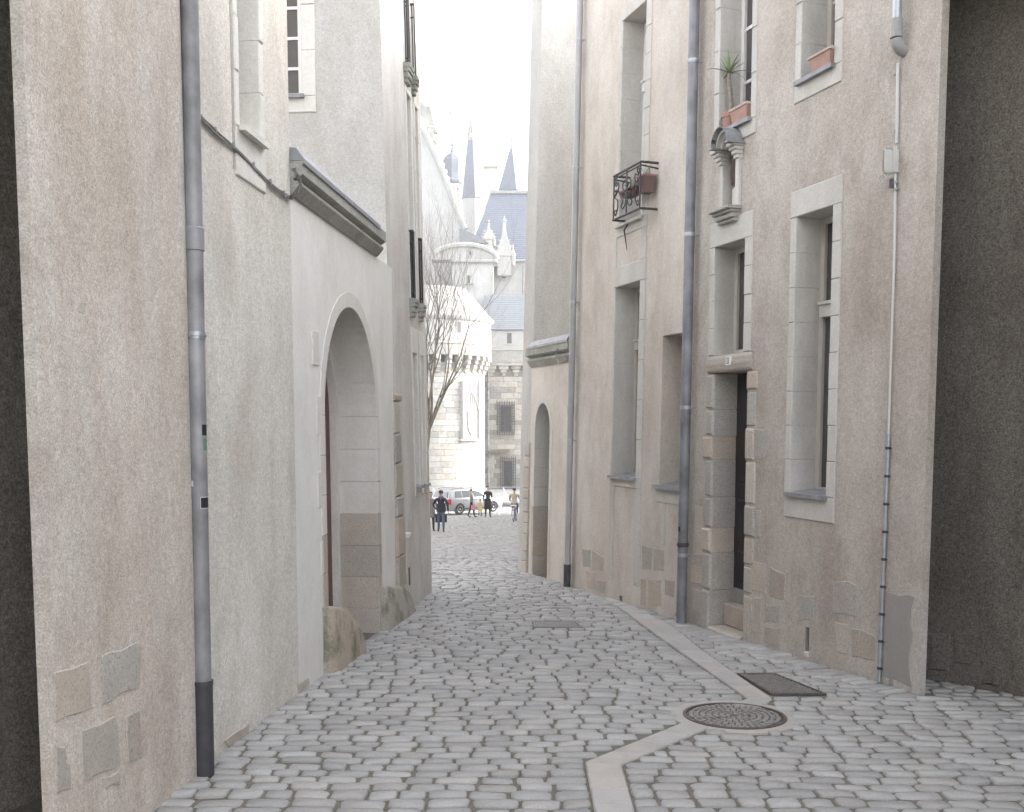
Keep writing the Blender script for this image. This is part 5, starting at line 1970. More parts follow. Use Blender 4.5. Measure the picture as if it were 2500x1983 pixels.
pipe_run(cd, cw[0:2], 0.011, 'white_plastic', 'upper_tube', 8)
pipe_run(cd, cw[2:5], 0.0085, 'white_plastic', 'lower_tube', 8)
pipe_run(cd, cw[4:], 0.0155, 'galvanised', 'guard_tube', 10)
for k in range(9):
    u = (k + 0.5) / 9
    p = cw[4].lerp(cw[6], u)
    mb = MB()
    mb.tube([p - Vector((0, 0, 0.01)), p + Vector((0, 0, 0.01))], 0.0185, 8)
    mb.tube([p, p + F1.d * -0.035], 0.006, 5)
    mb.build('clip', 'pipe_boot', cd)
for yy in (320, 180, 445, 462):
    p = F1.P(*F1.pix(2187, yy, 0.018), 0.018)
    mb = MB()
    mb.tube([p - Vector((0, 0, 0.008)), p + Vector((0, 0, 0.008))], 0.015, 8)
    mb.build('clip', 'pvc_grey', cd)
jb = thing('junction_box', tuple(F1.P(F1.pix(2180, 420)[0], F1.pix(2180, 420)[1], 0.03)), 'white plastic junction box with trailing cables high on the right corner', 'junction box')
js0, js1 = F1.pix(2186, 390, 0.02)[0], F1.pix(2150, 390, 0.13)[0]
jz0, jz1 = F1.pix(2170, 422, 0.08)[1], F1.pix(2170, 362, 0.08)[1]
mb = MB()
mb.box(F1, js0 - 0.01, js1 - 0.005, jz0 + 0.01, jz1 - 0.005, 0.0, 0.045)
mb.build('base', 'white_plastic', jb)
mb = MB()
rc = 0.018
ptsj = []
for (cx_, cz_, a0) in ((js1 - rc, jz1 - rc, 0), (js0 + rc, jz1 - rc, 90), (js0 + rc, jz0 + rc, 180), (js1 - rc, jz0 + rc, 270)):
    for a in (0, 30, 60, 90):
        ptsj.append((cx_ + rc * math.cos(R(a0 + a)), cz_ + rc * math.sin(R(a0 + a))))
mb.prism(F1, ptsj, 0.046, 0.115, 0.014)
mb.build('lid', 'white_plastic', jb, smooth=True)
mb = MB()
mb.box(F1, js0 + 0.012, js1 - 0.012, jz1 - 0.042, jz1 - 0.039, 0.10, 0.1162)
for k in range(8):
    mb.box(F1, js0 + 0.014, js1 - 0.014, jz0 + 0.02 + k * 0.008, jz0 + 0.0225 + k * 0.008, 0.10, 0.1158)
mb.build('ribs', 'pvc_grey', jb)
mb = MB()
for k in range(4):
    e = 0.006 * k
    a = F1.P(js0 - 0.005, jz1 + 0.02, 0.02 + e)
    mb.tube([a, F1.P(js0 - 0.02 + e, (jz0 + jz1) / 2, 0.03 + e), F1.P(js0 + 0.01 + e * 2, jz0 - 0.01, 0.03 + e), F1.P(js0 + 0.05 + 0.02 * k, jz0 - 0.025 - 0.008 * k, 0.05), F1.P(js0 + 0.07 + 0.02 * k, jz0 + 0.005, 0.06)], 0.0035, 5)
mb.build('cable', 'cable_pale', jb, smooth=True)
mb = MB()
mb.box(F1, js0 + 0.0, js0 + 0.045, jz0 - 0.09, jz0 - 0.03, 0.0, 0.03)
mb.build('bracket', 'pipe_boot', jb)
# loose cable between waste pipe and conduit
mb = MB()
mb.tube([F1.P(sv - 0.03, zv[4], 0.05), F1.P(sv - 0.015, zv[4] - 0.06, 0.03), cw[0]], 0.004, 6)
mb.tube([F1.P(sv - 0.035, zv[4] - 0.02, 0.045), F1.P(sv - 0.02, zv[4] - 0.07, 0.03), cw[0] + Vector((0.006, 0, 0))], 0.004, 6)
mb.build('cable', 'cable_pale', cd, smooth=True)

# cable bundle on the left wall
cb = thing('cable_bundle', tuple(FL.P(FL.pix(600, 380)[0], FL.pix(600, 390)[1], 0.02)), 'sagging bundle of dark cables strung along the left wall', 'cable')
cc = cpx(0, 0, 2.6725)
path = cc([(1280, 725), (1400, 850), (1520, 950), (1650, 1080), (1760, 1190), (1850, 1265), (1905, 1292)])
for k in range(4):
    pp = []
    for i, (x, y_) in enumerate(path):
        w = rnd.uniform(-2.5, 2.5)
        pp.append(FL.P(*FL.pix(x, y_ + (k - 1.5) * 3.0 + w, 0.02), 0.012 + 0.006 * (k % 2)))
    sp = []
    for i in range(len(pp) - 1):
        for q in range(4):
            sp.append(pp[i].lerp(pp[i + 1], q / 4) + Vector((0, 0, rnd.uniform(-.003, .003))))
    sp.append(pp[-1])
    # the loop round the corner over the coping
    lp = cc([(1905, 1292), (1935, 1262), (1950, 1215), (1940, 1160), (1895, 1100)] if k < 2 else [(1905, 1292), (1932, 1240), (1925, 1190), (1900, 1150), (1890, 1095)])
    for i, (x, y_) in enumerate(lp[1:]):
        sp.append(F5.P(*F5.pix(x + k, y_, 0.15), 0.16 + 0.006 * k))
    mb = MB()
    mb.tube(sp, 0.0048, 6)
    mb.build('cable', 'cable_grey', cb, smooth=True)
for i, (x, y_) in enumerate(path[1:-1]):
    mb = MB()
    a = FL.P(*FL.pix(x, y_ - 8, 0.015), 0.018)
    b_ = FL.P(*FL.pix(x + 2, y_ + 8, 0.015), 0.018)
    mb.tube([a, b_], 0.009, 6)
    mb.build('clip', 'pvc_grey', cb)
# the same bundle comes round to the right wall
cb2 = thing('cable_bundle', tuple(F3.P(F3.pix(1375, 880)[0], F3.pix(1375, 890)[1], 0.03)), 'short loop of cables beside the coping on the right wall', 'cable')
for k in range(3):
    mb = MB()
    pp = [(1388, 872 + k * 3), (1378, 880 + k * 3), (1366, 884 + k * 2), (1360, 876), (1359 - k, 862), (1364, 850)]
    mb.tube([F3.P(*F3.pix(x, y_, 0.12), 0.12 + 0.006 * k) for x, y_ in pp], 0.0055, 6)
    mb.build('cable', 'cable_grey', cb2, smooth=True)


# planters on the sills
def planter(F, s0, s1, z, n0, n1, hgt, label):
    t = thing('planter', tuple(F.P((s0 + s1) / 2, z, (n0 + n1) / 2)), label, 'planter', 'terracotta planters on the sills')
    e = 0.025
    mb = MB()
    ot = [F.P(s0, z + hgt, n0), F.P(s1, z + hgt, n0), F.P(s1, z + hgt, n1), F.P(s0, z + hgt, n1)]
    ob = [F.P(s0 + e, z, n0 + e * .6), F.P(s1 - e, z, n0 + e * .6), F.P(s1 - e, z, n1 - e * .6), F.P(s0 + e, z, n1 - e * .6)]
    mb.hexa(ob + ot)
    mb.build('tub', 'terracotta', t)
    mb = MB()
    mb.cbox(F, s0 - 0.006, s1 + 0.006, z + hgt - 0.018, z + hgt + 0.004, n0 - 0.006, n1 + 0.008, 0.004)
    mb.build('rim', 'terracotta_rim', t)
    mb = MB()
    mb.box(F, s0 + 0.012, s1 - 0.012, z + hgt + 0.002, z + hgt + 0.006, n0 + 0.01, n1 - 0.01)
    mb.build('soil', 'soil', t)
    return t


c4 = cpx(1680, 0, 3.054)
zs_ = upr_op[2] + 0.012
p0, p1 = c4([(1078, 480)])[0], c4([(915, 540)])[0]
planter(F1, F1.pix(*p0, 0.02)[0], F1.pix(*p1, 0.02)[0], zs_, -0.12, 0.045, 0.125, 'terracotta planter box on the sill of the upper right window')
zs_ = upl_op[2] + 0.012
p0, p1 = c4([(452, 870)])[0], c4([(325, 920)])[0]
pl_far = F1.pix(*p1, 0.02)[0]
planter(F1, F1.pix(*p0, 0.02)[0], pl_far, zs_, -0.12, 0.045, 0.135, 'terracotta planter box beside the round pot on the upper left sill')
pot = thing('flower_pot', tuple(F1.P(pl_far + 0.13, zs_, -0.04)), 'round terracotta pot holding the spiky plant on the upper left sill', 'flower pot')
pcn = F1.P(pl_far + 0.125, zs_, -0.045)
mb = MB()
mb.lathe(tuple(pcn), [(0.062, 0.0), (0.078, 0.11), (0.079, 0.112), (0.088, 0.113), (0.090, 0.155), (0.080, 0.156), (0.078, 0.14), (0.0, 0.138)], 20)
mb.build('pot', 'terracotta', pot, smooth=True)
mb = MB()
mb.lathe((pcn.x, pcn.y, pcn.z + 0.1395), [(0.077, 0), (0.0, 0.006)], 14)
mb.build('soil', 'soil', pot)
yp = thing('yucca_plant', tuple(pcn + Vector((0, 0, 0.14))), 'small yucca with a bare trunk and spiky leaves in the round pot', 'plant')
mb = MB()
b0 = pcn + Vector((0, 0, 0.14))
trunk = [b0, b0 + Vector((0.004, 0, 0.10)), b0 + Vector((-0.006, 0, 0.20)), b0 + Vector((-0.02, 0, 0.30)), b0 + Vector((-0.024, 0, 0.37))]
fine = []
for i in range(len(trunk) - 1):
    for q in range(5):
        fine.append(trunk[i].lerp(trunk[i + 1], q / 5))
fine.append(trunk[-1])
mb.tube(fine, [0.021 + 0.0025 * (i % 2) - 0.0003 * i for i in range(len(fine))], 9)
mb.build('trunk', 'yucca_trunk', yp, smooth=True)
tp = trunk[-1]
rl = random.Random(5)
for k in range(20):
    a = 2 * math.pi * k / 20 * 2.4
    el_ = R(80 - 75 * (k / 19) + rl.uniform(-8, 8))
    ln = rl.uniform(0.15, 0.26)
    dirv = Vector((math.cos(a) * math.cos(el_), math.sin(a) * math.cos(el_), math.sin(el_)))
    droop = 0.10 * (1 - math.sin(el_))
    if k in (17, 18):       # two long hanging leaves
        dirv = Vector((0.85, -0.45, 0.25)).normalized()
        ln, droop = 0.36, 0.34
    side = dirv.cross(Vector((0, 0, 1))).normalized()
    mb = MB()
    vs, fs = [], []
    for i in range(6):
        u = i / 5
        p = tp + dirv * (ln * u) - Vector((0, 0, droop * u * u * ln / 0.2))
        w = 0.011 * (1 - u) ** 0.7 + 0.0008
        vs += [p - side * w, p - Vector((0, 0, 0.003)), p + side * w]
    for i in range(5):
        b_ = i * 3
        fs += [(b_, b_ + 1, b_ + 4, b_ + 3), (b_ + 1, b_ + 2, b_ + 5, b_ + 4)]
    mb.add(vs, fs)
    mb.build('leaf', 'leaf_dry' if k > 15 else 'leaf_green', yp, fix=False)

# unseen house added behind the camera to hold back light in the lane
bh = thing('townhouse', (0, -23, g(-23)), 'unseen plastered house added behind the viewer to limit light in the lane', 'house')
FB = Fr((0, -20), (1, 0), (0, 1))
mb = MB()
wall_sheet(mb, FB, -14, 14, ZB, 6, [])
body(mb, FB, -14, 14, ZB, 6, 6)
mb.build('wall', 'plaster_left_mid', bh)

# houses flanking the square on either side of the lane mouth (added out of the frame to shade the square)
for (fx, fy, dx_, nx, ln_, lab) in ((4.2, 16.2, 1, -1, 44.0, 'unseen long house added to shade the square from the right'),
                                    (-8.6, 14.5, 1, 1, 40.0, 'unseen long house added to shade the square from the left')):
    t = thing('townhouse', (fx - nx * 3, fy + ln_ / 2, g(fy + ln_ / 2)), lab, 'house')
    FQ = Fr((fx, fy), (0, 1), (nx, 0))
    mb = MB()
    wall_sheet(mb, FQ, 0, ln_, -6, 9.5, [])
    body(mb, FQ, 0, ln_, -6, 9.5, 7)
    mb.build('wall', 'plaster_right_mid', t)

# ================================================================== CASTLE BEYOND THE SQUARE
cA, cB, cC = cpx(1000, 180, 4.275), cpx(1000, 560, 4.275), cpx(1000, 900, 4.275)
ZG = g(80) - 0.05


def zy(py, Y, px=1150):
    return frontal(Y).pix(px, py)[1]


def xy_(px, Y, py=1000):
    return frontal(Y).pix(px, py)[0]


def fpoly(Y, pts):
    F = frontal(Y)
    return [F.pix(*p) for p in pts]


# ---- round tower
TR, TY = 4.5, 82.0
TX = xy_(1183, TY) - TR
YZ = 79.5
tw = thing('round_tower', (TX, TY, ZG), 'massive round stone tower with machicolations and a conical slate cap', 'tower')
z_c0, z_c1, z_p, z_k, z_cone = zy(912, YZ), zy(870, YZ), zy(844, YZ), zy(786, YZ), zy(690, YZ)
mb = MB()
mb.lathe((TX, TY, 0), [(TR - 0.05, ZG - 0.6), (TR - 0.05, z_c0 + 0.4)], 48)
mb.build('drum', 'castle_stone_dark', tw, smooth=True)
# blocks of the drum, in view only; alike blocks share their mesh
bh_ = 0.47
variants = []
for wdeg in (8.5, 11.0, 14.0):
    me = bpy.data.meshes.new('block')
    vs, fs = [], []
    sub = 3
    for rr_, e in ((TR - 0.12, 0.0), (TR - 0.006, 0.0), (TR + 0.02, 0.018)):
        for i in range(sub + 1):
            a = R(-wdeg / 2 + wdeg * i / sub)
            a *= 1 - e / TR * 6
            for z in (0.004 + e, bh_ - 0.004 - e):
                vs.append((rr_ * math.sin(a), -rr_ * math.cos(a), z))
    w2 = (sub + 1) * 2
    for r_ in range(2):
        for i in range(sub):
            for zt in (0, 1):
                a = r_ * w2 + i * 2 + zt
                fs.append((a, a + 2, a + 2 + w2, a + w2))
        for i in (0, sub):
            a = r_ * w2 + i * 2
            fs.append((a, a + 1, a + 1 + w2, a + w2))
    for i in range(sub):
        a = 2 * w2 + i * 2
        fs.append((a, a + 2, a + 3, a + 1))
    me.from_pydata(vs, [], fs)
    bm = bmesh.new()
    bm.from_mesh(me)
    bmesh.ops.recalc_face_normals(bm, faces=bm.faces)
    bm.to_mesh(me)
    bm.free()
    me.materials.append(MATS['castle_stone'])
    variants.append((wdeg, me))
rt = random.Random(31)
zc_ = zy(1240, YZ)
row = 0
nb = 0
while zc_ < z_c0 + 0.1:
    a = -22 + rt.uniform(0, 10)
    while a < 92:
        wd, me = variants[rt.randrange(3)]
        o = bpy.data.objects.new('block', me)
        col.objects.link(o)
        o.parent = tw
        o.location = (0, 0, zc_ - ZG)
        o.rotation_euler = (0, 0, R(a + wd / 2))
        a += wd
        nb += 1
    zc_ += bh_
# machicolation: corbels and arched parapet
for k in range(15):
    a = R(-40 + k * 10.5)
    F = Fr((TX + TR * math.sin(a), TY - TR * math.cos(a)), (math.cos(a), math.sin(a)), (math.sin(a), -math.cos(a)))
    mb = MB()
    hc = z_c1 - z_c0
    for q in range(4):
        mb.cbox(F, -0.2, 0.2, z_c0 + hc * q / 4 + 0.002, z_c0 + hc * (q + 1) / 4, -0.1, 0.14 * (q + 1), 0.03)
    mb.build('corbel', 'castle_stone', tw)
mb = MB()
RP = TR + 0.56
mb.lathe((TX, TY, 0), [(TR - 0.06, z_c1 + 0.001), (RP - 0.04, z_c1 + 0.001), (RP, z_c1 + 0.05), (RP, z_p), (RP + 0.08, z_p + 0.03), (RP + 0.08, z_p + 0.14), (RP, z_p + 0.18)], 56)
mb.build('parapet', 'castle_stone', tw, smooth=True)
mb = MB()
mb.lathe((TX, TY, 0), [(RP - 0.02, z_p + 0.1), (RP - 0.02, z_k)], 56)
mb.build('upper_wall', 'castle_white', tw, smooth=True)
mb = MB()
mb.lathe((TX, TY, 0), [(RP - 0.1, z_k - 0.001), (RP + 0.06, z_k), (RP + 0.22, z_k + 0.16), (RP + 0.24, z_k + 0.30), (RP - 0.1, z_k + 0.32)], 56)
mb.build('cornice', 'castle_white', tw, smooth=True)
mb = MB()
mb.lathe((TX, TY, 0), [(RP + 0.16, z_k + 0.31), (xy_(1137, YZ) - TX, zy(698, YZ)), (0.01, zy(698, YZ) + 0.05)], 40)
mb.build('cap', 'lead_pale', tw, smooth=True)
# small window of the upper wall, and the carved coat of arms
a = math.asin((xy_(1125, YZ) - TX) / RP)
F = Fr((TX + (RP - 0.02) * math.sin(a), TY - (RP - 0.02) * math.cos(a)), (math.cos(a), math.sin(a)), (math.sin(a), -math.cos(a)))
mb = MB()
wz0, wz1 = zy(819, YZ), zy(790, YZ)
mb.box(F, -0.27, 0.27, wz0, wz1, -0.05, 0.02)
wn_ = mb.build('window', 'castle_stone', tw)
mb = MB()
mb.box(F, -0.18, 0.18, wz0 + 0.1, wz1 - 0.06, 0.0, 0.025)
mb.build('pane', 'glass_dark', wn_)
a = math.asin(min(0.95, (xy_(1146, YZ - 1) - TX) / TR))
F = Fr((TX + TR * math.sin(a), TY - TR * math.cos(a)), (math.cos(a), math.sin(a)), (math.sin(a), -math.cos(a)))
pz0, pz1 = zy(1072, YZ - 1), zy(930, YZ - 1)
mb = MB()
mb.cbox(F, -0.98, 0.98, pz0, pz1, -0.5, 0.10, 0.05)
cp_ = mb.build('carved_panel', 'castle_stone', tw)
mb = MB()
mb.cbox(F, -1.2, 1.2, pz0 - 0.16, pz0 - 0.001, -0.4, 0.24, 0.04)
mb.build('ledge', 'castle_stone', cp_)
hp = pz1 - pz0
for (u0, u1) in ((-0.98, -0.84), (0.84, 0.98)):
    mb = MB()
    mb.cbox(F, u0, u1, pz0, pz1 - 0.5, 0.09, 0.22, 0.03)
    mb.tube([F.P((u0 + u1) / 2, pz1 - 0.5, 0.15), F.P((u0 + u1) / 2, pz1 + 0.3, 0.15)], [0.08, 0.01], 6)
    mb.build('pinnacle', 'castle_white', cp_)
mb = MB()
prev = None
for i in range(15):
    t = i / 14
    s_ = -0.84 + 1.68 * t
    z_ = pz0 + hp * (0.52 + 0.30 * (1 - abs(2 * t - 1)) ** 0.6)
    p = F.P(s_, z_, 0.14)
    if prev is not None:
        mb.tube([prev, p], 0.06, 6)
    prev = p
mb.build('arch_moulding', 'castle_white', cp_)
mb = MB()
sh = [(-0.42, 0.48), (0.42, 0.48), (0.42, 0.30), (0.30, 0.14), (0.0, 0.06), (-0.30, 0.14), (-0.42, 0.30)]
mb.prism(F, [(s_, pz0 + hp * z_) for s_, z_ in sh], 0.08, 0.20, 0.04)
mb.build('shield', 'castle_white', cp_)
for sx_ in (-0.5, -0.25, 0.0, 0.25, 0.5):
    mb = MB()
    mb.tube([F.P(sx_, pz0 + hp * 0.60, 0.12), F.P(sx_, pz0 + hp * (0.92 - abs(sx_) * 0.3), 0.12)], 0.05, 5)
    mb.build('tracery_rib', 'castle_white', cp_)

# ---- curtain wall with white upper storey, right of the tower
WY = 86.0
FW = frontal(WY)
wx0, wx1 = xy_(1180, WY), xy_(1420, WY)
cw_ = thing('castle_wing', ((wx0 + wx1) / 2, WY + 4, ZG), 'castle wing with barred windows in dark stone below and white wall above', 'castle')
zcw0, zcw1, zcw2, zcw3 = zy(918, WY), zy(886, WY), zy(858, WY), zy(806, WY)
g1 = FW.rect((1222, 992), (1248, 992), (1248, 1054), (1222, 1054))
g2 = FW.rect((1230, 1127), (1251, 1127), (1251, 1195), (1230, 1195))
mb = MB()
wall_sheet(mb, FW, wx0, wx1, ZG - 0.5, zcw1, [g1, g2])
body(mb, FW, wx0, wx1, ZG - 0.5, zcw1, 6)
mb.build('wall', 'castle_stone_dark', cw_)
rt = random.Random(8)
z_ = zy(1238, WY)
nb = 0
while z_ < zcw0 - 0.1:
    h_ = rt.uniform(0.38, 0.5)
    s_ = xy_(1192, WY) + rt.uniform(-0.4, 0)
    while s_ < xy_(1300, WY):
        w_b = rt.uniform(0.6, 1.3)
        r_ = (s_, s_ + w_b, z_, z_ + h_)
        if not any(r_[0] < q[1] + 0.05 and r_[1] > q[0] - 0.05 and r_[2] < q[3] + 0.05 and r_[3] > q[2] - 0.05 for q in (g1, g2)):
            mb = MB()
            mb.cbox(FW, s_ + 0.012, s_ + w_b - 0.012, z_ + 0.012, z_ + h_ - 0.012, -0.05, 0.022 + rt.uniform(-0.008, 0.012), 0.015)
            mb.build('block', 'castle_stone', cw_)
            nb += 1
        s_ += w_b
    z_ += h_
for gi, gr in enumerate((g1, g2)):
    mb = MB()
    mb.box(FW, gr[0] - 0.01, gr[1] + 0.01, gr[2] - 0.01, gr[3] + 0.01, -0.32, -0.28)
    for s_ in (gr[0], gr[1]):
        mb.quad(FW.P(s_, gr[2], 0), FW.P(s_, gr[3], 0), FW.P(s_, gr[3], -0.3), FW.P(s_, gr[2], -0.3))
    for z_ in (gr[2], gr[3]):
        mb.quad(FW.P(gr[0], z_, 0), FW.P(gr[1], z_, 0), FW.P(gr[1], z_, -0.3), FW.P(gr[0], z_, -0.3))
    wn_ = mb.build('window', 'glass_dark', cw_)
    mb = MB()
    e, nn = 0.28, 0.30
    nv, nh = 7, 12
    for i in range(nv + 1):
        s_ = gr[0] - e + (gr[1] - gr[0] + 2 * e) * i / nv
        mb.tube([FW.P(s_, gr[2] - e, nn), FW.P(s_, gr[3] + e * 1.6, nn)], 0.028, 5)
    for i in range(nh + 1):
        z_ = gr[2] - e + (gr[3] - gr[2] + 2 * e) * i / nh
        mb.tube([FW.P(gr[0] - e, z_, 0.0), FW.P(gr[0] - e, z_, nn), FW.P(gr[1] + e, z_, nn), FW.P(gr[1] + e, z_, 0.0)], 0.022, 5)
    mb.build('grille', 'wrought_iron', wn_)
# corbel table and parapet
k = 0
s_ = xy_(1200, WY)
while s_ < xy_(1300, WY):
    for q in range(3):
        pass
    mb = MB()
    hc = zcw1 - zcw0
    for q in range(4):
        e = 0.11 * (q + 1)
        mb.cbox(FW, s_ - 0.16 - 0.12 * q, s_ + 0.16 + 0.12 * q, zcw0 + hc * q / 4 + 0.002, zcw0 + hc * (q + 1) / 4, -0.05, e, 0.02)
    mb.build('corbel', 'castle_stone', cw_)
    s_ += 1.05
mb = MB()
mb.box(FW, wx0, wx1, zcw1 + 0.001, zcw2, -5.9, 0.46)
mb.build('parapet', 'castle_stone', cw_)
mb = MB()
mb.cbox(FW, wx0, wx1, zcw2 + 0.001, zcw2 + 0.16, -5.9, 0.54, 0.05)
mb.build('string_course', 'castle_stone', cw_)
mb = MB()
gw1 = FW.rect((1238, 815), (1249, 814), (1249, 840), (1238, 840))
wall_sheet(mb, FW, wx0, wx1, zcw2 + 0.1, zcw3, [gw1], n=0.40)
body(mb, FW, wx0, wx1, zcw2 + 0.1, zcw3, 5.8, (True, True))
mb.build('white_wall', 'castle_white', cw_)
mb = MB()
mb.box(FW, gw1[0], gw1[1], gw1[2], gw1[3], 0.1, 0.18)
wn_ = mb.build('window', 'glass_dark', cw_)
mb = MB()
mb.quad(FW.P(gw1[0], gw1[2], 0.4), FW.P(gw1[0], gw1[3], 0.4), FW.P(gw1[0], gw1[3], 0.1), FW.P(gw1[0], gw1[2], 0.1))
mb.quad(FW.P(gw1[1], gw1[2], 0.4), FW.P(gw1[1], gw1[3], 0.4), FW.P(gw1[1], gw1[3], 0.1), FW.P(gw1[1], gw1[2], 0.1))
mb.quad(FW.P(gw1[0], gw1[3], 0.4), FW.P(gw1[1], gw1[3], 0.4), FW.P(gw1[1], gw1[3], 0.1), FW.P(gw1[0], gw1[3], 0.1))
mb.box(FW, gw1[0] - 0.06, gw1[1] + 0.06, gw1[2] - 0.1, gw1[2], 0.1, 0.5)
mb.build('sill', 'castle_stone', wn_)


def roof_courses(t, a0, a1, b1, b0, n, mat, thick=0.05, name='slate_course'):
    """overlapping courses from eave edge a0-a1 up to ridge edge b0-b1"""
    nrm = (Vector(a1) - Vector(a0)).cross(Vector(b0) - Vector(a0)).normalized()
    if nrm.y > 0:
        nrm = -nrm
    for i in range(n):
        u0, u1 = i / n, (i + 1.15) / n
        p = [Vector(a0).lerp(Vector(b0), u0), Vector(a1).lerp(Vector(b1), u0), Vector(a1).lerp(Vector(b1), u1), Vector(a0).lerp(Vector(b0), u1)]
        mb = MB()
        mb.hexa([q - nrm * 0.12 for q in p] + [p[0] + nrm * thick, p[1] + nrm * thick, p[2] - nrm * 0.004, p[3] - nrm * 0.004])
        mb.build(name, mat, t)


zr1 = zy(721, 89.5)
roof_courses(cw_, FW.P(wx0, zcw3, 0.6), FW.P(wx1, zcw3, 0.6), (wx1, 89.5, zr1), (wx0, 89.5, zr1), 18, 'slate_grey', 0.014)
mb = MB()
mb.tube([FW.P(xy_(1192, WY - 0.3), zy(1190, WY), 0.3), FW.P(xy_(1192, WY - 0.3), zy(905, WY), 0.3)], 0.10, 8)
mb.build('downpipe', 'zinc_pipe', cw_, smooth=True)
mb = MB()
F = frontal(WY - 0.5)
b0 = F.pix(1178, 1104)
b1 = F.pix(1244, 1099)
mb.hexa([F.P(b0[0], b0[1] - 0.16, 0.3), F.P(b1[0], b1[1] - 0.12, 0.3), F.P(b1[0], b1[1] - 0.12, -0.5), F.P(b0[0], b0[1] - 0.16, -0.5),
         F.P(b0[0], b0[1] + 0.12, 0.3), F.P(b1[0], b1[1] + 0.06, 0.3), F.P(b1[0], b1[1] + 0.06, -0.5), F.P(b0[0], b0[1] + 0.12, -0.5)])
mb.build('timber_beam', 'wood_grey', cw_)

# ---- main range: white wall and steep slate roof behind
MY = 93.0
FM = frontal(MY)
mr = thing('castle_range', (xy_(1300, MY), MY + 4, ZG), 'tall white castle range under a steep blue slate roof', 'castle')
mx0, mx1 = xy_(1178, MY), xy_(1450, MY)
zm1 = zy(640, MY)
gwm = FM.rect((1226, 650), (1235, 650), (1234, 680), (1226, 680))
mb = MB()
wall_sheet(mb, FM, mx0, mx1, ZG - 0.5, zm1, [gwm])
body(mb, FM, mx0, mx1, ZG - 0.5, zm1, 9)
mb.build('wall', 'castle_white', mr)
mb = MB()
mb.box(FM, gwm[0], gwm[1], gwm[2], gwm[3], -0.35, -0.25)
wn_ = mb.build('window', 'glass_dark', mr)
mb = MB()
for s_ in (gwm[0], gwm[1]):
    mb.quad(FM.P(s_, gwm[2], 0), FM.P(s_, gwm[3], 0), FM.P(s_, gwm[3], -0.3), FM.P(s_, gwm[2], -0.3))
mb.quad(FM.P(gwm[0], gwm[3], 0), FM.P(gwm[1], gwm[3], 0), FM.P(gwm[1], gwm[3], -0.3), FM.P(gwm[0], gwm[3], -0.3))
mb.box(FM, gwm[0] - 0.1, gwm[1] + 0.1, gwm[2] - 0.12, gwm[2], -0.3, 0.12)
mb.build('sill', 'castle_stone', wn_)
mb = MB()
mb.cbox(FM, mx0, mx1, zm1 + 0.001, zm1 + 0.25, -2, 0.35, 0.08)
mb.build('cornice', 'castle_white', mr)
zr0 = zm1 + 0.25
RYm = 97.5
FRm = frontal(RYm)
rl_ = FRm.pix(1199, 478)
rr2 = FRm.pix(1450, 445)
ea = FM.pix(1146, 640)
zr_top = (rl_[1] + FRm.pix(1293, 464)[1]) / 2
roof_courses(mr, (mx0 - 1.4, MY - 0.35, zr0), (mx1, MY - 0.35, zr0), (mx1, RYm, zr_top), (rl_[0], RYm, zr_top), 34, 'slate', 0.014)
roof_courses(mr, (mx0 - 1.4, 102, zr0), (mx0 - 1.4, MY - 0.35, zr0), (rl_[0], RYm, zr_top), (rl_[0], RYm + 0.1, zr_top), 8, 'slate', 0.02)
mb = MB()
mb.box(FRm, rl_[0], mx1, zr_top - 0.1, zr_top + 0.18, -0.2, 0.2)
mb.build('ridge', 'lead_pale', mr)
mb = MB()
mb.box(FM, mx0 - 1.4, mx0 + 0.1, ZG - 0.5, zr0, -9, -0.2)
mb.build('return_wall', 'castle_white', mr)
mb = MB()
sdp = xy_(1277, MY)
mb.tube([FM.P(sdp, zy(722, MY), 0.12), FM.P(sdp, zm1, 0.12)], 0.06, 8)
mb.build('downpipe', 'zinc_pipe', mr)


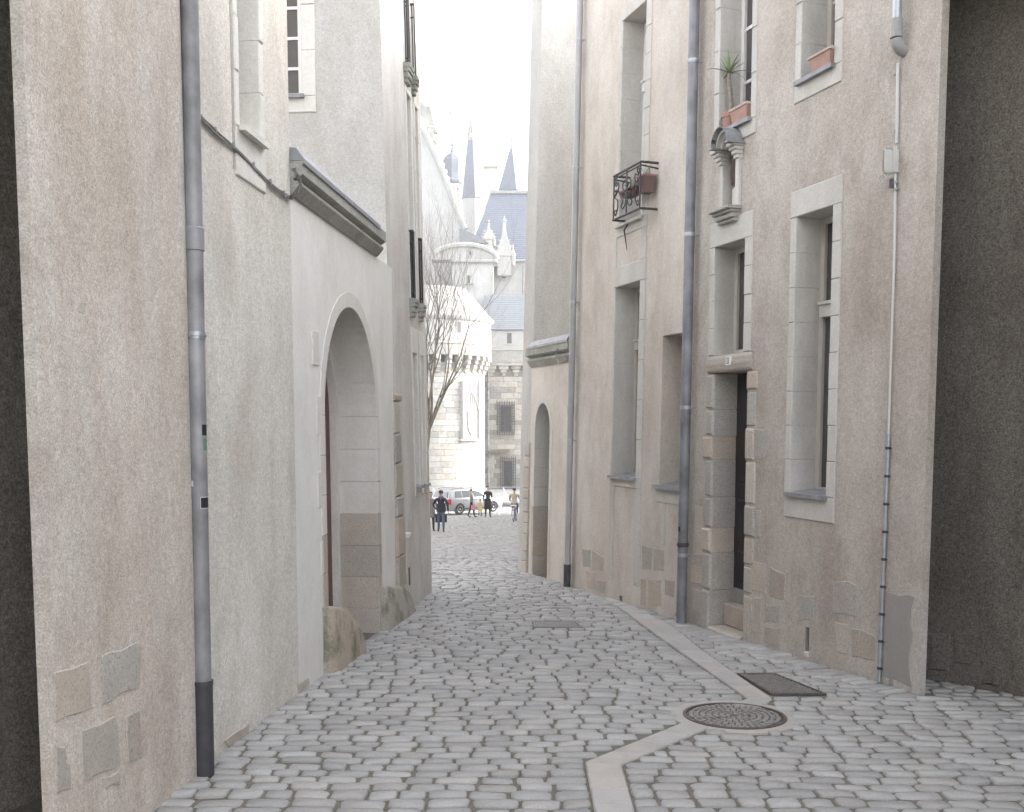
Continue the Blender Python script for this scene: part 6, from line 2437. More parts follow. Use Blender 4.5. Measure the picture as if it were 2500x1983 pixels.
# ---- gothic dormers
def gothic(px, ytip, ybase, halfpx, Y, label, mat):
    F = frontal(Y)
    s_c, zt = F.pix(px, ytip)
    zb = F.pix(px, ybase)[1]
    hw_ = halfpx / FPX * Y
    t = thing('stone_dormer', tuple(F.P(s_c, zb, 0)), label, 'dormer', 'gothic dormers on the slate roof')
    H_ = zt - zb
    mb = MB()
    mb.box(F, s_c - hw_ * 0.8, s_c + hw_ * 0.8, zb - 1.2, zb + H_ * 0.12, -3.0, 0.0)
    mb.build('dormer_wall', mat, t)
    mb = MB()
    mb.prism(F, [(s_c - hw_, zb + H_ * 0.12), (s_c + hw_, zb + H_ * 0.12), (s_c + hw_ * 0.30, zb + H_ * 0.55), (s_c + hw_ * 0.10, zb + H_ * 0.85), (s_c - hw_ * 0.10, zb + H_ * 0.85), (s_c - hw_ * 0.30, zb + H_ * 0.55)], -0.4, 0.1, 0.05)
    mb.build('gablet', mat, t)
    mb = MB()
    top_ = F.P(s_c, zb, -0.15)
    mb.lathe((top_.x, top_.y, zb + H_ * 0.8), [(0.16, 0), (0.10, H_ * 0.06), (0.26, H_ * 0.08), (0.10, H_ * 0.11), (0.06, H_ * 0.15), (0.0, H_ * 0.2)], 8)
    mb.build('finial', mat, t)
    for sg in (-1, 1):
        for k_ in range(3):
            u = 0.15 + 0.22 * k_
            mb = MB()
            p = F.P(s_c + sg * hw_ * (1.0 - u * 1.15), zb + H_ * (0.12 + 0.55 * u), 0)
            mb.ball(p, 0.17, 7, 5, (1.2, 0.7, 1.0))
            mb.tube([p, p + Vector((sg * 0.3, 0, 0.12))], [0.1, 0.04], 5)
            mb.build('crocket', mat, t)
        mb = MB()
        p = F.P(s_c + sg * hw_, zb, -0.1)
        mb.lathe((p.x, p.y, zb - 0.3), [(0.2, 0), (0.2, H_ * 0.22), (0.26, H_ * 0.24), (0.12, H_ * 0.30), (0.0, H_ * 0.5)], 6)
        mb.build('pinnacle', mat, t)
    return t


gothic(1231, 525, 640, 21, 92.3, 'white crocketed stone dormer in front of the blue slate roof', 'castle_white')
gothic(1193, 535, 592, 12, 91.0, 'small ochre stone finial dormer above the curved pediment', 'castle_stone')

# ---- pavilion with a segmental pediment
PY = 90.0
FPv = frontal(PY)
pv_ = thing('pediment_pavilion', (xy_(1170, PY), PY + 3, ZG), 'white pavilion with a curved pediment rising behind the round tower', 'castle')
px0, px1 = xy_(1105, PY), xy_(1205, PY)
zp1 = zy(642, PY)
w1 = FPv.rect((1141, 672), (1147, 672), (1147, 692), (1141, 692))
mb = MB()
wall_sheet(mb, FPv, px0, px1, ZG - 0.5, zp1, [w1])
body(mb, FPv, px0, px1, ZG - 0.5, zp1, 2.5)
mb.build('wall', 'castle_white', pv_)
mb = MB()
mb.box(FPv, w1[0], w1[1], w1[2], w1[3], -0.3, -0.2)
wn_ = mb.build('window', 'glass_dark', pv_)
mb = MB()
mb.box(FPv, w1[0] - 0.2, w1[1] + 0.3, w1[2] - 0.12, w1[2] - 0.001, -0.2, 0.15)
mb.build('sill', 'castle_stone', wn_)
mb = MB()
mb.cbox(FPv, px0 - 0.1, px1 + 0.38, zp1 + 0.001, zp1 + 0.28, -2.4, 0.3, 0.08)
mb.build('cornice', 'castle_white', pv_)
mb = MB()
cxp = xy_(1135, PY)
hwp = px1 + 0.35 - cxp
rz = zy(598, PY) - zp1 - 0.28
pts = [(cxp + hwp * math.cos(math.pi * i / 16), zp1 + 0.28 + rz * math.sin(math.pi * i / 16)) for i in range(17)]
mb.prism(FPv, pts, -2.0, 0.0)
mb.build('pediment', 'castle_white', pv_)
mb = MB()
mb.tube([FPv.P(s_, z_, 0.1) for s_, z_ in pts], 0.22, 6)
mb.build('pediment_moulding', 'castle_white', pv_, smooth=True)
mb = MB()
oc = FPv.pix(1148, 618)
prev = None
ring_ = [FPv.P(oc[0] + 0.16 * math.cos(2 * math.pi * i / 12), oc[1] + 0.26 * math.sin(2 * math.pi * i / 12), 0.03) for i in range(13)]
mb.tube(ring_, 0.06, 6)
oc_ = mb.build('oculus', 'castle_stone', pv_)
mb = MB()
mb.prism(FPv, [(oc[0] + 0.13 * math.cos(2 * math.pi * i / 12), oc[1] + 0.22 * math.sin(2 * math.pi * i / 12)) for i in range(12)], -0.05, 0.02)
mb.build('pane', 'glass_dark', oc_)
mb = MB()
q = [FPv.pix(1120, 590), FPv.pix(1192, 590), FPv.pix(1150, 565), FPv.pix(1120, 555)]
mb.prism(FPv, q, -2.4, -0.6)
mb.build('roof', 'slate_grey', pv_)

# ---- gabled house at the left with chimney
GY = 96.0
FGH = frontal(GY)
gh = thing('gabled_house', (xy_(1060, GY), GY + 4, ZG), 'bright white house with a steep ornamented gable and tall chimney', 'house')
pts = fpoly(GY, [(985, 1100), (1138, 1100), (1137, 562), (1128, 545), (1069, 392), (1040, 330), (1010, 292), (985, 270)])
mb = MB()
mb.prism(FGH, pts, -8, 0.0)
mb.build('wall', 'castle_white', gh)
rake = fpoly(GY, [(1137, 560), (1128, 540), (1069, 388), (1038, 326), (1005, 285)])
for i in range(len(rake) - 1):
    mb = MB()
    a, b_ = rake[i], rake[i + 1]
    mb.tube([FGH.P(a[0], a[1], 0.0), FGH.P(b_[0], b_[1], 0.0)], 0.28, 6)
    mb.build('coping', 'castle_white', gh)
for k in range(9):
    u = k / 9
    a, b_ = Vector(rake[1]), Vector(rake[2])
    p2 = a.lerp(b_, u)
    mb = MB()
    p = FGH.P(p2.x + 0.18, p2.y + 0.1, 0)
    mb.ball(p, 0.22, 6, 5)
    mb.build('crocket', 'castle_white', gh)
ch = FGH.rect((1042, 305), (1058, 305), (1058, 400), (1042, 400))
mb = MB()
mb.box(FGH, ch[0], ch[1], ch[2] - 1, ch[3], -2.2, -1.0)
co = mb.build('chimney', 'castle_white', gh)
mb = MB()
mb.cbox(FGH, ch[0] - 0.15, ch[1] + 0.15, ch[3] - 1.3, ch[3] - 1.0, -2.3, -0.85, 0.05)
mb.cbox(FGH, ch[0] - 0.12, ch[1] + 0.12, ch[3], ch[3] + 0.2, -2.3, -0.9, 0.05)
mb.build('chimney_band', 'castle_stone', co)
mb = MB()
p = FGH.pix(1064, 318)
mb.tube([FGH.P(p[0], zy(390, GY), -0.5), FGH.P(p[0], p[1], -0.5)], [0.12, 0.05], 6)
mb.ball(FGH.P(p[0], p[1], -0.5), 0.28, 8, 6)
mb.build('finial', 'lead_pale', gh)
# cornice fragment of a further roof at the left
fr_ = fpoly(GY - 1, [(985, 195), (1022, 228), (1050, 260), (1040, 262), (1016, 240), (985, 214)])
mb = MB()
mb.prism(frontal(GY - 1), fr_, -6, 0.0)
mb.build('eaves', 'castle_white', gh)

# ---- lantern turret with a bell-shaped cupola
LY = 104.0
FLt = frontal(LY)
lx = xy_(1107, LY)
lt = thing('lantern_turret', (lx, LY, ZG), 'slender turret with arched lantern, grey bell cupola and flag', 'turret')
k1 = LY / FPX


def zL(py):
    return zy(py, LY)


mb = MB()
mb.lathe((lx, LY, 0), [(21 * k1, ZG - 0.5), (21 * k1, zL(515)), (23 * k1, zL(512)), (23 * k1, zL(505)), (19 * k1, zL(503))], 8)
mb.build('shaft', 'castle_white', lt)
for k in range(8):
    a = 2 * math.pi * (k + 0.5) / 8
    mb = MB()
    mb.tube([(lx + 18 * k1 * math.cos(a), LY + 18 * k1 * math.sin(a), zL(506)), (lx + 18 * k1 * math.cos(a), LY + 18 * k1 * math.sin(a), zL(452))], 4.6 * k1, 6)
    mb.build('pier', 'castle_white', lt)
    b_ = 2 * math.pi * k / 8
    F = Fr((lx + 17 * k1 * math.cos(b_), LY + 17 * k1 * math.sin(b_)), (-math.sin(b_), math.cos(b_)), (math.cos(b_), math.sin(b_)))
    w_h = 5.2 * k1
    for i in range(6):
        t0, t1 = math.pi * i / 6, math.pi * (i + 1) / 6
        zz = zL(466)
        pp = [(-w_h * math.cos(t0), zz + w_h * math.sin(t0)), (-w_h * math.cos(t1), zz + w_h * math.sin(t1)), (-w_h * math.cos(t1), zL(450)), (-w_h * math.cos(t0), zL(450))]
        mb2 = MB()
        mb2.hexa([F.P(s_, z_, -0.12) for s_, z_ in pp] + [F.P(s_, z_, 0.10) for s_, z_ in pp])
        if i == 0:
            acc = mb2
        else:
            acc.add(mb2.v, mb2.f)
    acc.build('arch', 'castle_white', lt)
mb = MB()
mb.lathe((lx, LY, 0), [(8 * k1, zL(506)), (8 * k1, zL(450))], 8)
mb.build('core', 'slate', lt)
mb = MB()
mb.lathe((lx, LY, 0), [(20 * k1, zL(452)), (25 * k1, zL(448)), (26 * k1, zL(443)), (22 * k1, zL(440)), (21 * k1, zL(425)), (23 * k1, zL(405)), (23.5 * k1, zL(393)), (19 * k1, zL(383)), (10 * k1, zL(376)), (4 * k1, zL(372)), (3 * k1, zL(362)), (1.2 * k1, zL(355))], 8)
mb.build('cupola', 'slate', lt)
mb = MB()
mb.tube([(lx, LY, zL(362)), (lx, LY, zL(350)), (lx, LY, zL(348)), (lx, LY, zL(265))], [0.09, 0.08, 0.05, 0.025], 6)
mb.ball((lx, LY, zL(352)), 0.26, 8, 6)
pole = mb.build('pole', 'lead_pale', lt)
mb = MB()
mb.box(FLt, lx - 12 * k1, lx - 1 * k1, zL(280), zL(268.5), -0.02, 0.02)
mb.build('vane', 'zinc_pipe', lt)


# ---- two slate spires
def spire(px, Y, ytop_slate, ybot, htop, hbot, yfin, crest, label, seg, rot, name):
    k_ = Y / FPX
    x = xy_(px, Y)
    t = thing(name, (x, Y, ZG), label, 'turret')

    def Z(py):
        return zy(py, Y)
    mb = MB()
    mb.lathe((x, Y, 0), [(hbot * 0.95 * k_, ZG - 0.5), (hbot * 0.95 * k_, Z(ybot) - 0.05)], seg, rot, rot + 2 * math.pi)
    mb.build('shaft', 'castle_white', t)
    mb = MB()
    mb.lathe((x, Y, 0), [(hbot * 0.9 * k_, Z(ybot + 2)), (hbot * 1.05 * k_, Z(ybot)), (hbot * k_, Z(ybot) + 0.1), (htop * k_, Z(ytop_slate))], seg, rot, rot + 2 * math.pi)
    mb.build('spire_roof', 'slate', t)
    mb = MB()
    if crest:
        mb.lathe((x, Y, 0), [(htop * 1.08 * k_, Z(ytop_slate) - 0.05), (htop * 1.08 * k_, Z(ytop_slate - 6))], seg, rot, rot + 2 * math.pi)
        for q in range(seg):
            a = rot + 2 * math.pi * q / seg
            mb.tube([(x + htop * k_ * math.cos(a), Y + htop * k_ * math.sin(a), Z(ytop_slate - 5)), (x, Y, Z(crest))], [0.10, 0.05], 5)
        for yy, w_ in ((324, 9), (310, 7), (297, 6), (283, 5)):
            for q in range(4):
                a = math.pi / 4 + math.pi / 2 * q + rot
                mb.tube([(x, Y, Z(yy)), (x + w_ * k_ * math.cos(a), Y + w_ * k_ * math.sin(a), Z(yy - 1))], [0.09, 0.05], 5)
        mb.tube([(x, Y, Z(crest + 40)), (x, Y, Z(crest)), (x, Y, Z(yfin))], [0.12, 0.10, 0.02], 6)
    else:
        mb.lathe((x, Y, 0), [(htop * 1.1 * k_, Z(ytop_slate) - 0.05), (0.08, Z(ytop_slate - 24)), (0.02, Z(yfin))], seg, rot, rot + 2 * math.pi)
        mb.ball((x, Y, Z(ytop_slate - 25)), 0.2, 8, 6)
    mb.build('finial', 'lead_pale', t)
    return t, x, Z, k_


t1, x1_, Z1, k1_ = spire(1153, 112.0, 343, 486, 10, 25, 226, 285, 'tall pointed slate spire with an openwork golden crest and weather vane', 8, R(22.5), 'spire_turret')
mb = MB()
mb.box(frontal(112), x1_ - 5 * k1_, x1_ - 0.3 * k1_, Z1(231), Z1(226), -0.02, 0.02)
mb.build('vane', 'zinc_pipe', t1)
spire(1249, 116.0, 364, 470, 5, 34, 305, None, 'shorter pointed slate spire behind the blue roof at the right', 4, R(20), 'spire_turret')
# chimney stack between the spires
CY = 108.0
FCh = frontal(CY)
q = FCh.rect((1183, 403), (1213, 403), (1213, 520), (1183, 520))
chm = thing('chimney_stack', ((q[0] + q[1]) / 2, CY + 0.5, ZG), 'tall white chimney stack between the two slate spires', 'chimney')
Fq = Fr((q[0] + 0.45, CY), (math.cos(R(-35)), math.sin(R(-35)) * -1), (math.sin(R(35)), -math.cos(R(35))))
mb = MB()
mb.box(FCh, q[0], q[1], ZG - 0.5, q[3] - 0.3, -1.2, 0)
mb.build('stack', 'castle_white', chm)
mb = MB()
mb.cbox(FCh, q[0] - 0.1, q[1] + 0.1, q[3] - 0.299, q[3], -1.3, 0.12, 0.05)
mb.build('cap', 'castle_stone', chm)

# ---- parapet of the moat and its railing
WPY = 67.5
FPa = frontal(WPY)
zpar = zy(1226, WPY)
zgp = g(WPY)
pw_ = thing('moat_parapet', (0, WPY, zgp), 'low mossy stone parapet along the castle moat behind the parked car', 'wall')
rt = random.Random(4)
mb = MB()
mb.box(FPa, -14, 9, zgp - 0.6, zpar - 0.2, -0.45, -0.02)
mb.build('core', 'castle_stone_dark', pw_)
for row in range(2):
    s_ = -9.0 + rt.uniform(0, 0.5)
    h0 = zgp - 0.05 + (zpar - 0.2 - zgp) * row / 2
    h1 = zgp - 0.05 + (zpar - 0.2 - zgp) * (row + 1) / 2
    while s_ < 4:
        w_b = rt.uniform(0.6, 1.1)
        mb = MB()
        mb.cbox(FPa, s_ + 0.008, s_ + w_b - 0.008, h0 + 0.008, h1 - 0.004, -0.1, 0.02 + rt.uniform(-0.01, 0.01), 0.015)
        mb.build('block', 'moss_wall', pw_)
        s_ += w_b
s_ = -9.0
while s_ < 4:
    mb = MB()
    mb.cbox(FPa, s_ + 0.004, s_ + 1.4 - 0.004, zpar - 0.198, zpar, -0.5, 0.06, 0.03)
    mb.build('coping_stone', 'castle_stone', pw_)
    s_ += 1.4
rl_t = thing('railing', (0, WPY + 0.2, zpar), 'thin pale iron railing standing on the moat parapet', 'railing')
mb = MB()
zt_ = zpar + 1.0
for z_ in (zpar + 0.12, zt_):
    mb.tube([FPa.P(-9, z_, -0.22), FPa.P(4, z_, -0.22)], 0.02, 5)
mb.build('rail', 'galvanised', rl_t)
s_ = -9.0
k = 0
while s_ < 4:
    mb = MB()
    mb.tube([FPa.P(s_, zpar - 0.02, -0.22), FPa.P(s_, zt_ + (0.9 if k == 8 else 0), -0.22)], 0.028, 6)
    mb.tube([FPa.P(s_, zt_, -0.22), FPa.P(s_ + 0.35, zpar + 0.1, -0.22)], 0.016, 5)
    mb.build('post', 'galvanised', rl_t)
    s_ += 1.2
    k += 1

# ================================================================== BARE TREE
TYR = 30.0
tx = frontal(TYR).pix(1026, 1200)[0]
tree = thing('bare_tree', (tx, TYR, g(TYR)), 'leafless tree with fine upright branches behind the left house corner', 'tree')
rb = random.Random(77)
LIMBS, TWIGS = MB(), MB()


def grow(p, d, r, ln, depth):
    n = 4
    pts, rr_ = [p], [r]
    q = p.copy()
    dd = d.copy()
    for i in range(n):
        dd = (dd + Vector((rb.uniform(-.16, .16), rb.uniform(-.16, .16), rb.uniform(0.0, .2)))).normalized()
        q = q + dd * (ln / n)
        pts.append(q.copy())
        rr_.append(r * (1 - 0.30 * (i + 1) / n))
    tgt = LIMBS if depth < 2 else TWIGS
    tgt.tube(pts, rr_, 7 if depth < 2 else 4, cap=False)
    if depth >= 7 or r < 0.0035:
        return
    kids = rb.choice((2, 3, 3)) if depth < 2 else rb.choice((2, 2, 3))
    for k_ in range(kids):
        i = n if k_ == 0 else rb.randint(1, n)
        sp = 0.35 if k_ == 0 else 0.75
        nd = (dd + Vector((rb.uniform(-sp, sp), rb.uniform(-sp, sp), rb.uniform(-.1, .35)))).normalized()
        grow(pts[i], nd, rr_[i] * rb.uniform(0.66, 0.86), ln * rb.uniform(0.74, 0.95), depth + 1)


b0 = Vector((tx, TYR, g(TYR) - 0.1))
tr_top = Vector((frontal(TYR).pix(1046, 1050)[0], TYR, frontal(TYR).pix(1046, 1050)[1]))
mb = MB()
mb.tube([b0, b0.lerp(tr_top, 0.5) + Vector((-0.05, 0, 0)), tr_top], [0.10, 0.08, 0.07], 10)
mb.build('trunk', 'bark', tree, smooth=True)
for dv, r_, l_ in ((Vector((0.30, 0.05, 1)), 0.048, 1.7), (Vector((-0.05, -0.1, 1)), 0.045, 1.9), (Vector((0.12, 0.2, 1)), 0.042, 1.8), (Vector((0.40, 0.2, 0.9)), 0.03, 1.4), (Vector((0.05, -0.1, 1)), 0.04, 2.2), (Vector((-0.5, 0.1, 0.8)), 0.035, 1.6)):
    grow(tr_top - Vector((0, 0, 0.05)), dv.normalized(), r_, l_, 0)
LIMBS.build('limbs', 'bark', tree, smooth='all', fix=False)
TWIGS.build('crown', 'bark', tree, smooth='all', fix=False)

# ================================================================== PARKED CAR
corner = on_ground(1094, 1259)          # rear right corner of the estate car
YAW = R(44)
CL, CWD, CH_ = 4.55, 1.76, 1.46
fw = Vector((math.cos(YAW), math.sin(YAW), 0))
lf = Vector((-math.sin(YAW), math.cos(YAW), 0))
c0 = corner + lf * (CWD / 2) + fw * 0.0
cz = g(corner.y) + 0.0
car = thing('parked_car', (c0.x + fw.x * CL / 2, c0.y + fw.y * CL / 2, cz), 'silver estate car parked askew beside the moat parapet', 'car')


class CarF:
    """x forward from the rear bumper, y left, z up"""
    def P(self, x, y, z):
        p = c0 + fw * x + lf * y
        return Vector((p.x, p.y, cz + z))


CF = CarF()


def loft(stations, mat, name, parent, smooth=True):
    vs, fs = [], []
    k = None
    for x, prof in stations:
        full = [(y, z) for y, z in prof] + [(-y, z) for y, z in reversed(prof)]
        k = len(full)
        for y, z in full:
            vs.append(CF.P(x, y, z))
    for i in range(len(stations) - 1):
        for j in range(k - 1):
            fs.append((i * k + j, i * k + j + 1, (i + 1) * k + j + 1, (i + 1) * k + j))
        fs.append((i * k + k - 1, i * k, (i + 1) * k, (i + 1) * k + k - 1))
    fs.append(tuple(range(k)))
    fs.append(tuple((len(stations) - 1) * k + j for j in range(k)))
    mb = MB()
    mb.add(vs, fs)
    return mb.build(name, mat, parent, smooth=smooth)


def sec(w, zb, zs, zt, wt):
    return [(w * 0.93, zb), (w * 0.99, zb + 0.12), (w, zb + 0.30), (w * 0.985, zs), (wt, zt)]


hw = CWD / 2
body_o = loft([(0.02, sec(hw * 0.86, 0.34, 0.72, 0.82, hw * 0.78)), (0.14, sec(hw * 0.95, 0.24, 0.86, 0.95, hw * 0.88)), (0.45, sec(hw, 0.20, 0.88, 0.965, hw * 0.93)),
               (1.4, sec(hw, 0.18, 0.87, 0.95, hw * 0.94)), (2.6, sec(hw, 0.18, 0.86, 0.93, hw * 0.94)), (3.25, sec(hw, 0.18, 0.84, 0.915, hw * 0.92)),
               (3.9, sec(hw * 0.98, 0.19, 0.76, 0.84, hw * 0.86)), (4.35, sec(hw * 0.9, 0.22, 0.62, 0.72, hw * 0.76)), (4.55, sec(hw * 0.74, 0.28, 0.52, 0.58, hw * 0.62))], 'car_silver', 'body', car)
cab = loft([(0.16, [(hw * 0.88, 0.93), (hw * 0.86, 0.96)]), (0.32, [(hw * 0.90, 0.93), (hw * 0.74, 1.36)]), (0.5, [(hw * 0.91, 0.93), (hw * 0.70, 1.43)]),
            (1.5, [(hw * 0.92, 0.92), (hw * 0.70, 1.46)]), (2.3, [(hw * 0.92, 0.92), (hw * 0.69, 1.43)]), (2.7, [(hw * 0.91, 0.92), (hw * 0.68, 1.34)]), (3.3, [(hw * 0.88, 0.90), (hw * 0.84, 0.93)])], 'car_silver', 'cabin', car)


def side_y(x, z):
    """outer y of the cabin at height z (linear between belt and roof)"""
    u = max(0, min(1, (z - 0.93) / 0.5))
    return hw * (0.92 - 0.215 * u)


for sg in (-1, 1):
    for pts in ([(0.62, 0.99), (1.16, 0.98), (1.16, 1.35), (0.72, 1.34)], [(1.24, 0.98), (2.02, 0.97), (1.98, 1.36), (1.24, 1.365)], [(2.10, 0.97), (3.02, 0.955), (2.56, 1.29), (2.06, 1.355)]):
        mb = MB()
        a = [CF.P(x, sg * (side_y(x, z) + 0.012), z) for x, z in pts]
        b_ = [CF.P(x, sg * (side_y(x, z) - 0.03), z) for x, z in pts]
        mb.hexa(b_ + a)
        mb.build('side_window', 'glass_car', car)
    mb = MB()
    mb.tube([CF.P(0.5, sg * hw * 0.66, 1.46), CF.P(0.7, sg * hw * 0.66, 1.50), CF.P(2.1, sg * hw * 0.66, 1.49), CF.P(2.4, sg * hw * 0.66, 1.44)], 0.018, 6)
    mb.build('roof_rail', 'car_trim', car)
    mb = MB()
    mb.ball(CF.P(2.95, sg * (hw + 0.10), 0.98), 0.10, 8, 6, (0.9, 0.9, 0.75))
    mb.build('mirror', 'car_silver', car, smooth='all')
    mb = MB()
    mb.hexa([CF.P(0.5, sg * (hw * 0.985), 0.30), CF.P(4.0, sg * (hw * 0.975), 0.30), CF.P(4.0, sg * (hw * 0.975), 0.36), CF.P(0.5, sg * (hw * 0.985), 0.36),
             CF.P(0.5, sg * (hw + 0.012), 0.30), CF.P(4.0, sg * (hw * 0.985 + 0.01), 0.30), CF.P(4.0, sg * (hw * 0.985 + 0.01), 0.36), CF.P(0.5, sg * (hw + 0.012), 0.36)])
    mb.build('side_trim', 'car_trim', car)
    for xd in (1.30, 2.12):
        mb = MB()
        mb.tube([CF.P(xd, sg * (hw + 0.015), 0.80), CF.P(xd + 0.17, sg * (hw + 0.015), 0.80)], 0.014, 6)
        mb.build('handle', 'car_trim', car)
        mb = MB()
        mb.tube([CF.P(xd - 0.08, sg * (hw + 0.001), 0.32), CF.P(xd - 0.08, sg * (hw * 0.99), 0.88)], 0.006, 4)
        mb.build('door_gap', 'car_trim', car)
    mb = MB()
    mb.hexa([CF.P(0.03, sg * hw * 0.66, 0.62), CF.P(0.03, sg * hw * 0.9, 0.62), CF.P(0.08, sg * hw * 0.9, 0.92), CF.P(0.08, sg * hw * 0.66, 0.92),
             CF.P(0.24, sg * hw * 0.8, 0.62), CF.P(0.24, sg * (hw + 0.004), 0.62), CF.P(0.24, sg * (hw - 0.004), 0.92), CF.P(0.24, sg * hw * 0.8, 0.92)])
    mb.build('tail_light', 'tail_red', car)
    mb = MB()
    mb.hexa([CF.P(4.40, sg * hw * 0.50, 0.56), CF.P(4.22, sg * hw * 0.90, 0.56), CF.P(4.20, sg * hw * 0.86, 0.69), CF.P(4.36, sg * hw * 0.48, 0.69),
             CF.P(4.50, sg * hw * 0.50, 0.55), CF.P(4.36, sg * hw * 0.92, 0.55), CF.P(4.30, sg * hw * 0.88, 0.70), CF.P(4.44, sg * hw * 0.50, 0.70)])
    mb.build('headlight', 'lamp_clear', car)
mb = MB()
mb.hexa([CF.P(0.20, -hw * 0.70, 1.0), CF.P(0.20, hw * 0.70, 1.0), CF.P(0.33, hw * 0.60, 1.34), CF.P(0.33, -hw * 0.60, 1.34),
         CF.P(0.12, -hw * 0.72, 1.0), CF.P(0.12, hw * 0.72, 1.0), CF.P(0.255, hw * 0.62, 1.34), CF.P(0.255, -hw * 0.62, 1.34)])
mb.build('rear_window', 'glass_car', car)
mb = MB()
mb.hexa([CF.P(2.68, -hw * 0.62, 1.33), CF.P(2.68, hw * 0.62, 1.33), CF.P(3.22, hw * 0.76, 0.95), CF.P(3.22, -hw * 0.76, 0.95),
         CF.P(2.75, -hw * 0.60, 1.35), CF.P(2.75, hw * 0.60, 1.35), CF.P(3.30, hw * 0.76, 0.97), CF.P(3.30, -hw * 0.76, 0.97)])
mb.build('windscreen', 'glass_car', car)
mb = MB()
mb.hexa([CF.P(-0.02, -hw * 0.80, 0.30), CF.P(-0.02, hw * 0.80, 0.30), CF.P(0.2, hw * 0.96, 0.30), CF.P(0.2, -hw * 0.96, 0.30),
         CF.P(-0.04, -hw * 0.80, 0.56), CF.P(-0.04, hw * 0.80, 0.56), CF.P(0.2, hw * 1.0, 0.56), CF.P(0.2, -hw * 1.0, 0.56)])
mb.build('bumper', 'car_silver', car)
mb = MB()
mb.box(Fr((c0.x, c0.y), -lf, -fw), -0.26, 0.26, cz + 0.62, cz + 0.73, -0.02, 0.0) if False else mb.hexa(
    [CF.P(-0.01, -0.26, 0.63), CF.P(-0.01, 0.26, 0.63), CF.P(0.02, 0.26, 0.74), CF.P(0.02, -0.26, 0.74),
     CF.P(0.1, -0.26, 0.63), CF.P(0.1, 0.26, 0.63), CF.P(0.1, 0.26, 0.74), CF.P(0.1, -0.26, 0.74)])
mb.build('licence_plate', 'plate_white', car)
for xw in (0.92, 3.58):
    for sg in (-1, 1):
        wc = CF.P(xw, sg * (hw - 0.09), 0.315)
        vs, fs = [], []
        prof = [(0.20, -0.10), (0.30, -0.10), (0.315, -0.07), (0.315, 0.07), (0.30, 0.105), (0.21, 0.108), (0.205, 0.08)]
        seg = 24
        for r_, o_ in prof:
            for i in range(seg):
                a = 2 * math.pi * i / seg
                vs.append(wc + fw * (r_ * math.cos(a)) + Vector((0, 0, r_ * math.sin(a))) + lf * (sg * o_))
        for q in range(len(prof) - 1):
            for i in range(seg):
                j = (i + 1) % seg
                fs.append((q * seg + i, q * seg + j, (q + 1) * seg + j, (q + 1) * seg + i))
        mb = MB()
        mb.add(vs, fs)
        ty = mb.build('wheel', 'tyre', car, smooth=True)
        mb = MB()
        for i in range(10):
            a = 2 * math.pi * i / 10
            u = fw * math.cos(a) + Vector((0, 0, math.sin(a)))
            w = fw * -math.sin(a) + Vector((0, 0, math.cos(a)))
            p0, p1 = wc + lf * (sg * 0.09) + u * 0.03, wc + lf * (sg * 0.095) + u * 0.205
            mb.hexa([p0 - w * 0.014 - lf * sg * 0.02, p1 - w * 0.022 - lf * sg * 0.02, p1 + w * 0.022 - lf * sg * 0.02, p0 + w * 0.014 - lf * sg * 0.02, p0 - w * 0.014, p1 - w * 0.022, p1 + w * 0.022, p0 + w * 0.014])
        ringp = [wc + lf * (sg * 0.09) + fw * (0.20 * math.cos(2 * math.pi * i / 20)) + Vector((0, 0, 0.20 * math.sin(2 * math.pi * i / 20))) for i in range(21)]
        mb.tube(ringp, 0.014, 5)
        mb.tube([wc + lf * (sg * 0.05), wc + lf * (sg * 0.105)], 0.05, 10)
        mb.build('rim', 'rim', ty)
        mb = MB()
        arch = [wc + lf * (sg * 0.098) + fw * (0.36 * math.cos(math.pi * i / 14)) + Vector((0, 0, 0.36 * math.sin(math.pi * i / 14) + 0.0)) for i in range(15)]
        disc_o = [p for p in arch]
        fsx = [tuple(range(len(arch)))]
        mb.add(arch + [wc + lf * (sg * 0.098) + fw * -0.36 + Vector((0, 0, -0.1)), wc + lf * (sg * 0.098) + fw * 0.36 + Vector((0, 0, -0.1))], [tuple(range(len(arch) + 2))])
        mb.build('wheel_arch', 'tyre', car)


# ================================================================== PEOPLE
def skin_body(name, J, E, regions, parent, mats):
    """J: joint -> (Vector, rx, ry); E: edges; one continuous skinned surface"""
    names = list(J)
    idx = {n: i for i, n in enumerate(names)}
    me = bpy.data.meshes.new('tmp_body')
    me.from_pydata([tuple(J[n][0]) for n in names], [(idx[a], idx[b]) for a, b in E], [])
    ob = bpy.data.objects.new('tmp_body', me)
    col.objects.link(ob)
    sk = ob.modifiers.new('Skin', 'SKIN')
    sk.use_smooth_shade = True
    for i, n in enumerate(names):
        d = me.skin_vertices[0].data[i]
        d.radius = (J[n][1], J[n][2])
        d.use_root = (n == 'pelvis')
    ss = ob.modifiers.new('Sub', 'SUBSURF')
    ss.levels = 2
    dg = bpy.context.evaluated_depsgraph_get()
    dg.update()
    new = bpy.data.meshes.new_from_object(ob.evaluated_get(dg))
    bpy.data.objects.remove(ob)
    bpy.data.meshes.remove(me)
    for m_ in mats:
        new.materials.append(MATS[m_])
    new.name = name
    # every face takes the clothing of the nearest bone
    for p in new.polygons:
        best, bi = 1e9, 0
        for (a, b_, mi) in regions:
            pa, pb = J[a][0], J[b_][0]
            ab = pb - pa
            t = max(0, min(1, (p.center - pa).dot(ab) / max(1e-9, ab.length_squared)))
            d = (p.center - (pa + ab * t)).length - (J[a][1] * (1 - t) + J[b_][1] * t) * 0.6
            if d < best:
                best, bi = d, mi
        p.material_index = bi
        p.use_smooth = True
    o = bpy.data.objects.new(name, new)
    col.objects.link(o)
    o.parent = parent
    return o


